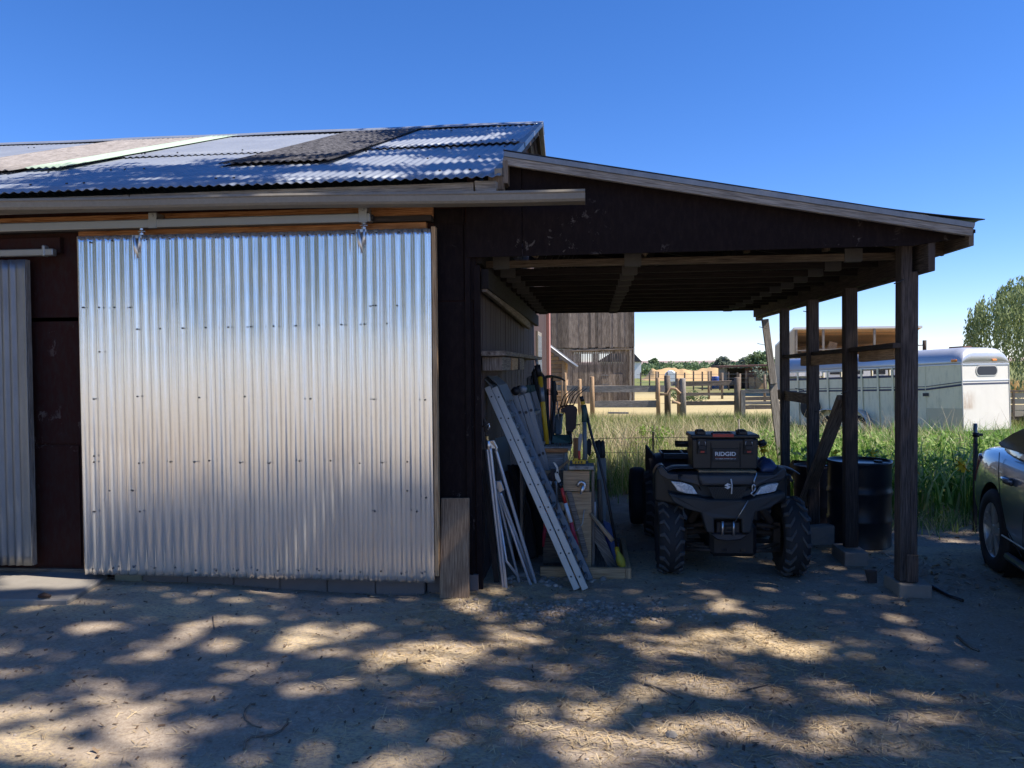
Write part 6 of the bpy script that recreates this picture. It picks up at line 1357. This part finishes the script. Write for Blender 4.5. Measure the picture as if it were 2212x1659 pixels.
BW = (cs,)
P = scatter(2600, -.5, 6, 6.8, 10.5, lambda x,y: np.exp(-((y-edge(x)+.15)/.35)**2)*(vnoise(x,y,2.5,91)>.35)); H = rng.uniform(.05,.25,len(P)); V, F = blades(P, H, rng.uniform(.004,.010,len(P)), rng.uniform(-.1,.6,len(P)), rng.uniform(0,.9,len(P)), 3)
np_mesh('edge_grass', V, F, g1, 'short straggling grass along the edge of the dirt', 'grass', 'stuff')
# thin seed stalks
g4 = leafmat('dry_stalks', [C(.50,.42,.27), C(.62,.53,.36), C(.36,.28,.18)], trans=.15)
P = np.concatenate([scatter(2600, -1, 5.5, 9.6, 15.5, dens1), scatter(260, .5, 1.3, 12.3, 13.5), scatter(260, 1.9, 2.5, 14.0, 15.4)]); H = rng.uniform(.55,1.1,len(P)); V, F = blades(P, H, rng.uniform(.004,.010,len(P)), rng.uniform(-.1,.3,len(P)), rng.uniform(.1,.6,len(P)), 5)
np_mesh('dry_stalks', V, F, g4, 'thin dry seed stalks standing above the green grass', 'dry stalks', 'stuff')
# dry golden grass by the shelter
P = scatter(9000, 15, 30, 46, 60, lambda x,y: np.ones(len(x))); P = P[:7000]; H = rng.uniform(.5,1.0,len(P)); V, F = blades(P, H, rng.uniform(.04,.08,len(P)), rng.uniform(-.1,.3,len(P)), rng.uniform(0,.5,len(P)), 2)
np_mesh('golden_grass', V, F, leafmat('golden_grass', [C(.42,.28,.10), C(.55,.40,.17), C(.35,.24,.09)], trans=.2), 'dry golden grass before the low shelter', 'dry grass', 'stuff')
# leafy shrub
def leafcloud(cs, rs, n, size, flat=.5):
    """n leaves round every centre"""
    cs = np.repeat(np.array(cs), n, 0); rr = np.repeat(np.array(rs), n)
    d = rng.normal(size=(len(cs),3)); d /= np.linalg.norm(d,axis=1)[:,None]; r = rng.random(len(cs))**.45
    p = cs+d*(rr*r)[:,None]*np.array([1,1,.75])
    a = rng.normal(size=(len(cs),3)); a /= np.linalg.norm(a,axis=1)[:,None]; b = rng.normal(size=(len(cs),3)); b -= a*(a*b).sum(1)[:,None]; b /= np.linalg.norm(b,axis=1)[:,None]
    s_ = size*rng.uniform(.6,1.3,len(cs)); L_ = a*s_[:,None]; W_ = b*(s_*flat)[:,None]
    V = np.stack([p-L_, p+W_*.9-L_*.1, p+L_, p-W_*.9-L_*.1], 1).reshape(-1,3); F = np.arange(len(V)).reshape(-1,4); return V, F
V, F = leafcloud(BW[0], [.11]*len(BW[0]), 13, .036, .5); np_mesh('broad_weeds', V, F, leafmat('weed_leaves', [C(.09,.19,.03), C(.18,.33,.06), C(.32,.46,.14), C(.5,.5,.26)], trans=.4, sc=1.5), 'broad leaved green weeds mixed with the iris leaves', 'weeds', 'stuff')
gl1 = leafmat('bright_leaves', [C(.10,.22,.02), C(.18,.33,.04), C(.28,.42,.07)], sc=1)
c = C1(1215,560,12.5) if False else W(1398,935,12.5)
T = Thing('shrub', 'small bright green leafy shrub in the long grass behind the utility cart', 'shrub', (c.x,12.5,gzf(c.x,12.5)))
V, F = leafcloud([(c.x+random.uniform(-.3,.3),12.5+random.uniform(-.2,.2),gzf(c.x,12.5)+random.uniform(.2,.65)) for _ in range(22)], [.16]*22, 55, .035, .35); np_mesh('foliage', V, F, gl1, parent=T.o, off=(c.x,12.5,gzf(c.x,12.5)))
m_ = MB()
for k in range(7): m_.tube([(c.x,12.5,gzf(c.x,12.5)),(c.x+random.uniform(-.25,.25),12.5+random.uniform(-.1,.1),gzf(c.x,12.5)+.55)],.006,5)
T.part('stem', m_, M['old_wood'])
# yellow iris flowers
yl = plain('iris_petal', C(.80,.55,.02), .6, 0, .1, 9); yg = plain('iris_stem', C(.08,.18,.04), .6, 0, .2, 9)
fl = [(C2(1310,320,9.2),'left'),(C2(1335,355,9.1),'b'),(C3(75,825,9.0),'c'),(C3(470,862,9.4),'d'),(C3(680,862,9.2),'e'),(C3(1180,930,8.6),'f'),(C3(910,945,8.4),'g'),(C3(1165,912,8.7),'h')]
labs = ['yellow iris flower just right of the toolbox','lower yellow iris flower right of the toolbox latch','yellow iris flower by the foot of the rear carport post','yellow iris flower above the left rim of the black drum','yellow iris flower above the right rim of the black drum','yellow iris flower between the nearest post and the car','yellow iris flower directly beside the nearest carport post','upper yellow iris flower near the steel fence post']
for (c, _), lb in zip(fl, labs):
    c = W(*[(lambda v: (1106+FPX*v.dot(_r)/v.dot(_f), 829.5-FPX*v.dot(_u)/v.dot(_f)))(c-Vector((0,0,CAMZ)))][0], edge(c.x)+.05)
    T = Thing('iris_flower', lb, 'flower', (c.x,c.y,gzf(c.x,c.y)), group='yellow iris flowers'); m_ = MB(); m_.tube([(c.x+.03,c.y,gzf(c.x,c.y)),(c.x,c.y,c.z)],.005,5); T.part('stem', m_, yg)
    m_ = MB()
    for k in range(6):
        a = k*math.pi/3+random.random()*.4; dx, dy = math.cos(a), math.sin(a); up_ = .05 if k%2 else -.03
        m_.grid([[Vector((c.x+dx*r_-dy*w_,c.y+dy*r_+dx*w_,c.z+up_*(r_/.05)**1.0+(.01 if r_<.03 else 0))) for w_ in (-wm,wm)] for r_, wm in ((.004,.006),(.025,.019),(.05,.017),(.062,.005))])
    T.part('petals', m_, yl)
# willow on the right
wcx, wcy = W(2275,800,33).x, 33.0
wt = Thing('willow_tree', 'weeping willow with hanging pale green branches at the right edge', 'tree', (wcx,wcy,-.4))
m_ = MB(); m_.tube([(wcx,wcy,-.5),(wcx+.1,wcy,1.2),(wcx-.1,wcy,2.6)],[.3,.24,.18],10)
for k in range(9):
    a = k*.7+.2; m_.tube([(wcx,wcy,1.6+.1*k),(wcx+1.0*math.cos(a),wcy+1.0*math.sin(a),3.2),(wcx+2.1*math.cos(a),wcy+2.1*math.sin(a),3.9)],[.09,.05,.02],6)
wt.part('trunk', m_, M['old_wood'])
Vs = []; ns = 330
for k in range(ns):
    a = random.uniform(0,2*math.pi); r_ = 3.0*math.sqrt(random.random()); top = 5.0-.16*r_**2+random.uniform(-.5,.3); L_ = random.uniform(1.2,4.6)
    lump = .55+.6*float(vnoise(math.cos(a)*3,math.sin(a)*3,1.3,2)); L_ *= lump
    n_ = int(L_*30); t_ = np.linspace(0,1,n_); cx_ = wcx+math.cos(a)*(r_+.25*t_); cy_ = wcy+math.sin(a)*(r_+.25*t_); cz_ = top-L_*t_+.25*np.sin(t_*3)
    p = np.stack([cx_,cy_,cz_],1)+rng.normal(size=(n_,3))*.06; Vs.append(p)
p = np.concatenate(Vs); n_ = len(p); a = rng.normal(size=(n_,3))*.35; a[:,2] -= 1; a /= np.linalg.norm(a,axis=1)[:,None]; b = rng.normal(size=(n_,3)); b -= a*(a*b).sum(1)[:,None]; b /= np.linalg.norm(b,axis=1)[:,None]
s_ = rng.uniform(.06,.13,n_); V = np.stack([p-a*s_[:,None], p+b*(s_*.3)[:,None], p+a*s_[:,None], p-b*(s_*.3)[:,None]],1).reshape(-1,3)
np_mesh('crown', V, np.arange(len(V)).reshape(-1,4), leafmat('willow_leaves',[C(.14,.19,.07),C(.26,.33,.14),C(.40,.46,.24)],sc=1.2), parent=wt.o, off=(wcx,wcy,-.4))
# far orchard and single trees
og = leafmat('haze_pale_leaves', [C(.09,.14,.06), C(.15,.22,.10), C(.22,.30,.15)], trans=.2, sc=.05)  # greens lightened to stand in for distance haze
cs = []; rs = []
for k in range(420):
    x_ = random.uniform(W(1375,800,150).x, W(1760,800,150).x); y_ = random.uniform(125,160); h_ = 1.3+.9*float(vnoise(x_,y_,.07,3))
    for q in range(2): cs.append((x_+random.uniform(-1,1),y_,-.4+h_*random.uniform(.35,.85))); rs.append(1.1)
V, F = leafcloud(cs, rs, 26, .28, .6); np_mesh('orchard', V, F, og, 'far off row of dark green orchard trees on the horizon', 'orchard', 'stuff')
def tree(name, px, pyt, Y, rad, lab, mat, group='single trees beyond the pasture'):
    b = W(px,pyt,Y); x_ = b.x; h_ = b.z+.4; T = Thing(name, lab, 'tree', (x_,Y,-.4), group=group); m_ = MB(); m_.tube([(x_,Y,-.5),(x_+.1,Y,h_*.35),(x_,Y,h_*.8)],[.18,.12,.04],7); T.part('trunk', m_, M['old_wood'])
    cs = []; rs = []
    for k in range(46):
        f_ = random.random(); a = random.random()*6.28; r_ = rad*(1-f_*.75)*math.sqrt(random.random()); cs.append((x_+r_*math.cos(a),Y+r_*math.sin(a),-.4+h_*(.2+.78*f_))); rs.append(rad*.30)
    V, F = leafcloud(cs, rs, 55, .13+.0012*Y, .5); np_mesh('crown', V, F, mat, parent=T.o, off=(x_,Y,-.4))
sg = leafmat('silver_leaves', [C(.13,.17,.12), C(.20,.24,.18), C(.28,.32,.25)], sc=.3)
for a in (('broad_tree',1412,776,140,1.4,'small green tree top rising over the orchard near the old barn',og),('poplar_tree',1562,775,110,1.8,'grey green tree left of the low shelter',sg),('poplar_tree',1640,764,95,2.4,'tallest dark green tree behind the leaning post',og),('poplar_tree',1612,774,105,1.9,'grey green tree just left of the tallest one',sg),('broad_tree',1680,776,100,1.9,'round green tree right of the leaning carport post',og),('broad_tree',2120,780,70,2.2,'dark green tree low behind the willow',og)): tree(*a)
V, F = leafcloud([(W(1663,806,58).x+random.uniform(-1,1),58,.3+random.random()*.7) for _ in range(14)],[.5]*14,50,.12,.5); np_mesh('sage_bush', V, F, sg, 'silvery bush beside the low shelter', 'bush', off=(W(1663,806,58).x,58,-.4))
V, F = leafcloud([(W(1486,846,40).x+random.uniform(-.8,.8),40,-.3+random.random()*.4) for _ in range(12)],[.3]*12,50,.07,.5); np_mesh('low_bush', V, F, og, 'low dark bush behind the rail fence', 'bush', off=(W(1486,846,40).x,40,-.4))

# ---------------------------------------------------------------- the shade tree to the right of the camera, outside the picture
def gp(p): return np.array([p.x-SUN.x/SUN.z*p.z, p.y-SUN.y/SUN.z*p.z])
holes = []
def hole_g(px, py, rx_, ry_, z=0):
    c = G(px,py,z); e = G(px+rx_,py,z); f = G(px,py-ry_,z); holes.append((c.x,c.y,abs(e.x-c.x),abs(f.y-c.y)*1.08+.03))
def hole_r(px, py, rx_, ry_):
    c = rx(px,py); e = rx(px+rx_,py); f = rx(px,py-ry_); a, b, d_ = gp(c), gp(e), gp(f); holes.append((a[0],a[1],abs(b-a)[0]+.02,max(.12,np.linalg.norm(d_-a))))
for a in ((70,1250,110,14,.085),(190,1256,30,10,.085),(140,1336,70,9),(240,1330,30,9),(470,1288,60,7),(640,1291,40,7),(420,1384,50,14),(160,1386,50,9),(400,1412,40,9),(560,1418,70,12),(640,1402,90,10),(720,1380,80,10),(760,1372,60,10),(590,1410,50,8),(830,1418,60,12),(940,1405,50,12),(1050,1425,70,22),(1100,1395,60,14),(1000,1310,60,8),(960,1380,60,10),(60,1478,70,12),(600,1482,50,14),(770,1482,40,8),(200,1565,230,32),(90,1530,130,16),(350,1540,100,20),(120,1640,150,14),(380,1620,60,12),(560,1570,60,14),(950,1520,60,12),(850,1630,70,16),
          (1120,1508,60,14),(1280,1510,60,12),(1330,1488,60,12),(1200,1562,80,16),(1290,1560,70,18),(1380,1592,110,20),(1460,1570,70,14),(1180,1630,70,12),(1600,1600,80,12),(1660,1575,80,10),(1640,1322,80,8),(1580,1317,40,6),(1700,1330,40,6),(1590,1285,20,4),(1440,1372,50,8),(1520,1380,50,9),(1600,1368,70,10),(1680,1375,80,10),(1690,1392,50,9),(1380,1405,60,10),(1470,1410,60,9),(1780,1400,60,8),(1900,1392,30,5),(1360,1440,50,9),(1150,1345,50,6),(1480,1492,50,9),(1560,1462,60,8),(1850,1510,110,10),(1980,1500,110,14),(1900,1530,90,10),(2080,1520,60,10),(1760,1555,90,10),(1950,1560,110,9),(1500,1622,80,12),(1700,1470,60,6),(1990,1175,60,5),(1100,1290,50,5)): hole_g(*a)
for a in ((985,305,95,5),(870,308,50,4),(1120,290,35,3),(960,346,110,5),(720,350,90,5),(880,372,60,4),(700,377,150,6),(560,382,80,4),(1060,366,60,3),(420,350,60,4),(470,322,80,7),(640,312,90,4),(560,305,120,5),(100,398,60,4),(40,402,60,3),(240,395,50,3),(820,340,40,4)): hole_r(*a)
HO = np.array(holes)
def inhole(gx, gy):
    wx_ = .75*(vnoise(gx,gy,1.7,71)-.5)+.35*(vnoise(gx,gy,4.3,72)-.5); wy_ = .42*(vnoise(gx,gy,2.1,73)-.5)+.22*(vnoise(gx,gy,5.1,74)-.5); gx = gx+wx_; gy = gy+wy_
    d = (((gx[:,None]-HO[None,:,0])/HO[None,:,2])**2+((gy[:,None]-HO[None,:,1])/HO[None,:,3])**2).min(1)
    return d*(1+.0*gx)+1.3*(vnoise(gx,gy,2.7,61)-.5)+.9*(vnoise(gx,gy,6.5,62)-.5)
lines = []
def shade_density(gx, gy):
    inside = smooth(-7.6,-6.2,gx+.15*gy*0)*smooth(9.2,7.6,gx)*smooth(-.9,-.2,gy)*smooth(10.6,9.8,gy)
    # the upper left of the roof and the yard beyond the carport stay in the sun
    roofy = smooth(-4.6,-5.8,gx+(gy-8.5)*.55)*smooth(6.6,7.4,gy)
    inside = inside*(1-roofy)
    inside = inside*(1-smooth(9.0,9.4,gy)*smooth(-2.5,-1,gx))
    d = inhole(gx, gy); cl = vnoise(gx,gy,5.5,81)*vnoise(gx,gy,2.2,82); return inside*np.maximum(smooth(1.0,1.45,d), .45*(cl>.38))*(1-(gy<7)*.38*(vnoise(gx,gy,2.6,51)<.22))
N = 120000
gx = rng.uniform(-8,9.5,N); gy = rng.uniform(-1,10.8,N); keep = rng.random(N) < shade_density(gx,gy); gx = gx[keep]; gy = gy[keep]
# leaves hang in flat sprays at different heights
clx = rng.uniform(0,1,len(gx)); zl = 8.3+3.6*vnoise(gx*1.0, gy*1.0, .55, 41)+rng.uniform(-.5,.5,len(gx)); p = np.stack([gx+SUN.x/SUN.z*zl, gy+SUN.y/SUN.z*zl, zl],1)
n_ = len(p); print('shade leaves', n_)
a = rng.normal(size=(n_,3)); a /= np.linalg.norm(a,axis=1)[:,None]; b = rng.normal(size=(n_,3)); b -= a*(a*b).sum(1)[:,None]; b /= np.linalg.norm(b,axis=1)[:,None]
s_ = rng.uniform(.06,.125,n_)
V = np.stack([p-a*s_[:,None], p+b*(s_*.62)[:,None]-a*(s_*.1)[:,None], p+a*s_[:,None], p-b*(s_*.62)[:,None]-a*(s_*.1)[:,None]],1).reshape(-1,3)
TX, TY = 13.5, .6
st_ = Thing('shade_tree', 'large spreading leafy tree right of the yard whose crown dapples the ground with shade', 'tree', (TX,TY,0))
np_mesh('crown', V, np.arange(len(V)).reshape(-1,4), leafmat('shade_leaves',[C(.05,.10,.02),C(.09,.17,.035),C(.15,.24,.06)],trans=.35,sc=.5), parent=st_.o, off=(TX,TY,0))
m_ = MB(); m_.tube([(TX,TY,-.2),(TX+.05,TY,1.5),(TX-.1,TY+.1,4.4)],[.42,.34,.30],14); st_.part('trunk', m_, M['old_wood'])
rr = np.random.default_rng(3)
for k in range(70):
    q = p[rr.integers(len(p))]; b0 = Vector((TX-.1,TY+.1,4.1+.1*(k%4))); q = Vector(tuple(q)); mid = b0.lerp(q,.5)+Vector((0,0,.7))
    m_ = MB(); m_.tube([b0,b0.lerp(mid,.5)+Vector((0,0,.3)),mid,q],[.12,.07,.04,.015] if k < 16 else [.05,.04,.03,.012],7); st_.part('limb', m_, M['old_wood'])
# unseen trees added round the camera for the metal door to mirror
def mirror_tree(x_, y_, h_, rad, lab, sz=.16):
    T = Thing('broad_tree', lab, 'tree', (x_,y_,0)); m_ = MB(); m_.tube([(x_,y_,-.2),(x_,y_,h_*.4),(x_+.2,y_,h_*.8)],[.3,.22,.08],8); T.part('trunk', m_, M['old_wood'])
    cs = []; 
    for k in range(60): a = random.random()*6.28; f_ = random.random(); r_ = rad*math.sin(math.pi*(.15+.8*f_))*math.sqrt(random.random()); cs.append((x_+r_*math.cos(a),y_+r_*math.sin(a),h_*(.32+.66*f_)))
    V, F = leafcloud(cs,[rad*.3]*60,70,sz,.6); np_mesh('crown', V, F, og, parent=T.o, off=(x_,y_,0))
for a in ((-9,-26,6,3.2,'unseen round tree added behind the camera, far left, for the door to mirror'),(3,-34,7,3.6,'unseen round tree added behind the camera, middle, for the door to mirror'),(15,-30,6.5,3.4,'unseen round tree added behind the camera, right, for the door to mirror'),(-13,1,9,3.8,'unseen tall tree added by the outbuilding end for the door to mirror',.3),(-14,-7,10,4.2,'unseen tall tree added left of the camera for the door to mirror',.3),(-10,-15,9,3.8,'unseen tall tree added behind left of the camera for the door to mirror',.3),(16,-11,9,3.8,'unseen tall tree added behind right of the camera for the door to mirror',.3)): mirror_tree(*a)

# ---------------------------------------------------------------- litter on the yard
def flatquads(P, L_, Wd, tilt=.12):
    n = len(P); az = rng.uniform(0,2*np.pi,n); d = np.stack([np.cos(az),np.sin(az),rng.normal(0,tilt,n)],1)*L_[:,None]*.5; s_ = np.stack([-np.sin(az),np.cos(az),rng.normal(0,.3,n)],1)*Wd[:,None]*.5
    up_ = np.zeros((n,3)); up_[:,2] = .004+np.abs(d[:,2]); c = P+up_; V = np.stack([c-d-s_,c-d+s_,c+d+s_,c+d-s_],1).reshape(-1,3); return V, np.arange(n*4).reshape(-1,4)
straw_spots = [G(1320,1500),G(1450,1590),G(1900,1530),G(1650,1375),G(1180,1400),G(980,1330),G(1400,1400),G(1800,1480),G(1250,1360),G(900,1440),G(1100,1300),G(2050,1560),G(1560,1440),G(1400,1370),G(1760,1590),G(1050,1560)]
def sdens(x, y):
    d = sum(np.exp(-((x-q.x)**2/.16+(y-q.y)**2/.11)) for q in straw_spots); return np.clip(d*.9+.05*(vnoise(x,y,1.1,31)>.5)+.02, 0, 1)
P = scatter(22000, -4.5, 5, 2.4, 6.2, sdens); V, F = flatquads(P, rng.uniform(.015,.09,len(P))*rng.uniform(.5,1,len(P)), rng.uniform(.0015,.0038,len(P)))
np_mesh('straw', V, F, leafmat('straw',[C(.30,.21,.11),C(.46,.34,.19),C(.62,.50,.31)],trans=0,rough=.7,sc=2), 'loose dry straw scattered over the yard', 'straw', 'stuff')
P = scatter(5200, -4.5, 6, 2.4, 8.0, lambda x,y: .25+.75*vnoise(x,y,1.5,35)); V, F = flatquads(P, rng.uniform(.008,.03,len(P)), rng.uniform(.004,.012,len(P)), .25)
np_mesh('leaf_litter', V, F, leafmat('dead_leaves',[C(.06,.04,.03),C(.14,.09,.055),C(.26,.19,.12)],trans=0,sc=2), 'small dead leaves and chips on the dirt', 'leaf litter', 'stuff')
P = scatter(330, 2.0, 4.6, 5.6, 7.6, lambda x,y: np.exp(-((x-2.55)**2/.12+(y-6.1)**2/.2))+.05); V, F = flatquads(P, rng.uniform(.015,.05,len(P)), rng.uniform(.01,.025,len(P)), .3)
np_mesh('dead_leaves', V, F, leafmat('curled_leaves',[C(.20,.15,.10),C(.34,.26,.18),C(.45,.37,.27)],trans=0,sc=2), 'curled dead leaves between the two post blocks', 'dead leaves', 'stuff')
# pebbles
def pebbles(P, S_, name, mat, lab):
    t_ = (1+5**.5)/2; iv = np.array([(-1,t_,0),(1,t_,0),(-1,-t_,0),(1,-t_,0),(0,-1,t_),(0,1,t_),(0,-1,-t_),(0,1,-t_),(t_,0,-1),(t_,0,1),(-t_,0,-1),(-t_,0,1)],float); iv /= np.linalg.norm(iv[0])
    fa = np.array([(0,11,5),(0,5,1),(0,1,7),(0,7,10),(0,10,11),(1,5,9),(5,11,4),(11,10,2),(10,7,6),(7,1,8),(3,9,4),(3,4,2),(3,2,6),(3,6,8),(3,8,9),(4,9,5),(2,4,11),(6,2,10),(8,6,7),(9,8,1)])
    n = len(P); V = iv[None]*S_[:,None,None]*rng.uniform(.6,1.2,(n,1,3))*rng.uniform(.85,1.15,(n,12,1)); V[:,:,2] *= .6; V += P[:,None,:]; F = (fa[None]+(np.arange(n)*12)[:,None,None]).reshape(-1,3)
    return np_mesh(name, V.reshape(-1,3), F, mat, lab, 'gravel', 'stuff', smooth_=True)
pm = leafmat('pebble_stone',[C(.22,.18,.145),C(.34,.285,.235),C(.46,.40,.34)],trans=0,rough=.85,sc=3)
P = scatter(3800, -4.5, 6, 2.4, 7.5, lambda x,y: .15+.85*(vnoise(x,y,1.1,37)>.5)); pebbles(P, rng.uniform(.003,.010,len(P)), 'gravel', pm, 'fine gravel scattered over the dirt yard')
q = G(1230,1318); P = scatter(900, q.x-.9, q.x+1.3, q.y-.35, q.y+.45, lambda x,y: np.exp(-(((x-q.x-.1)/.5)**2+((y-q.y)/.16)**2))); pebbles(P, rng.uniform(.008,.024,len(P)), 'pebble_bank', pm, 'bank of rounded pebbles in front of the ramps')
q2 = G(1140,1262); P = scatter(60, q2.x-.15, q2.x+.55, q2.y-.05, q2.y+.3); pebbles(P, rng.uniform(.02,.05,len(P)), 'rubble', pm, 'rubble and rough stones under the leaning ramps')
# single stones, sticks, the bent root
for px, py, s_, lab in ((1398,1547,.028,'pale chip of stone on the sunlit dirt in the foreground'),(1450,1590,.03,'small rounded stone in the straw at the bottom of the yard'),(540,1395,.02,'white stone chip left of the middle of the yard'),(1342,1396,.025,'flat grey stone in front of the ramps'),(2055,1352,.03,'small grey stone in the shade on the right'),(905,1520,.018,'tiny pale stone on the dark dirt')):
    c = G(px,py); m_ = MB(); m_.lathe([(.001,s_*.7),(s_*.6,s_*.55),(s_,s_*.2),(s_*.8,-.01)],(c.x,c.y,gzf(c.x,c.y)),(0,0,1),7,sm=False); one('stone', m_, M['concrete'], lab, 'stone', 'loose stones on the yard')
def stick(pts, r_, lab, nm='stick', mat='old_wood', cat='stick'):
    L_ = []
    for x_, y_ in pts: c = G(x_,y_); c.z = gzf(c.x,c.y)+r_*1.2; L_.append(c)
    m_ = MB(); m_.tube(L_,[r_*(.7+.5*random.random()) for _ in L_],7); return one(nm, m_, M[mat], lab, cat)
stick([(552,1530),(541,1531),(531,1540),(528,1552),(533,1563),(548,1573),(565,1577)],.005,'curved left half of a bent dry root on the dirt',nm='root',cat='root')
stick([(622,1558),(620,1568),(606,1583),(588,1592),(565,1596),(543,1598),(530,1608),(527,1625)],.005,'long curved right half of a bent dry root on the dirt',nm='root',cat='root')
stick([(1392,1483),(1430,1492),(1475,1508)],.005,'thin dark stick in the foreground straw'); stick([(2068,1376),(2085,1392),(2098,1402),(2115,1408)],.007,'brown forked stick in the shade on the right'); stick([(460,1340),(463,1365)],.004,'thin pale straw stem lying in front of the sliding door')
stick([(1480,1540),(1500,1512)],.005,'short dark twig standing in the middle foreground'); stick([(1130,1560),(1175,1573)],.0035,'short stick in the sunlit foreground dirt'); stick([(1600,1490),(1660,1475),(1700,1492)],.0035,'bent twig in the straw right of the middle')
stick([(2015,1275),(2050,1292),(2080,1302)],.014,'dark pipe end lying behind the nearest post block',nm='pipe',mat='black',cat='pipe')
c = G(95,1292,.09); m_ = MB(); m_.tube([c+Vector((-.035,0,.012)),c+Vector((.0,0,.02)),c+Vector((.04,.01,.01))],[.012,.018,.01],8); one('clod', m_, M['drum_rust'], 'dark clod on the front edge of the concrete pad', 'clod')
for px, py, lab in ((170,1222,'pale lump of rubble on the concrete pad by the wall'),(190,1224,'brown lump of rubble beside the sliding door')):
    c = G(px,py+4,.09); m_ = MB(); m_.lathe([(.001,.05),(.03,.045),(.05,.015),(.04,-.01)],c,(0,0,1),7,sm=False); one('rubble_lump', m_, M['concrete'], lab, 'stone', 'rubble on the concrete pad')
c = G(470,1273); m_ = MB(); m_.beam((c.x-.15,c.y,.02),(c.x+.03,c.y+.01,.03),.03,.03,jit=.006); one('wood_chunk', m_, M['dark_wood'], 'dark piece of wood lying against the foundation blocks', 'wood chunk')
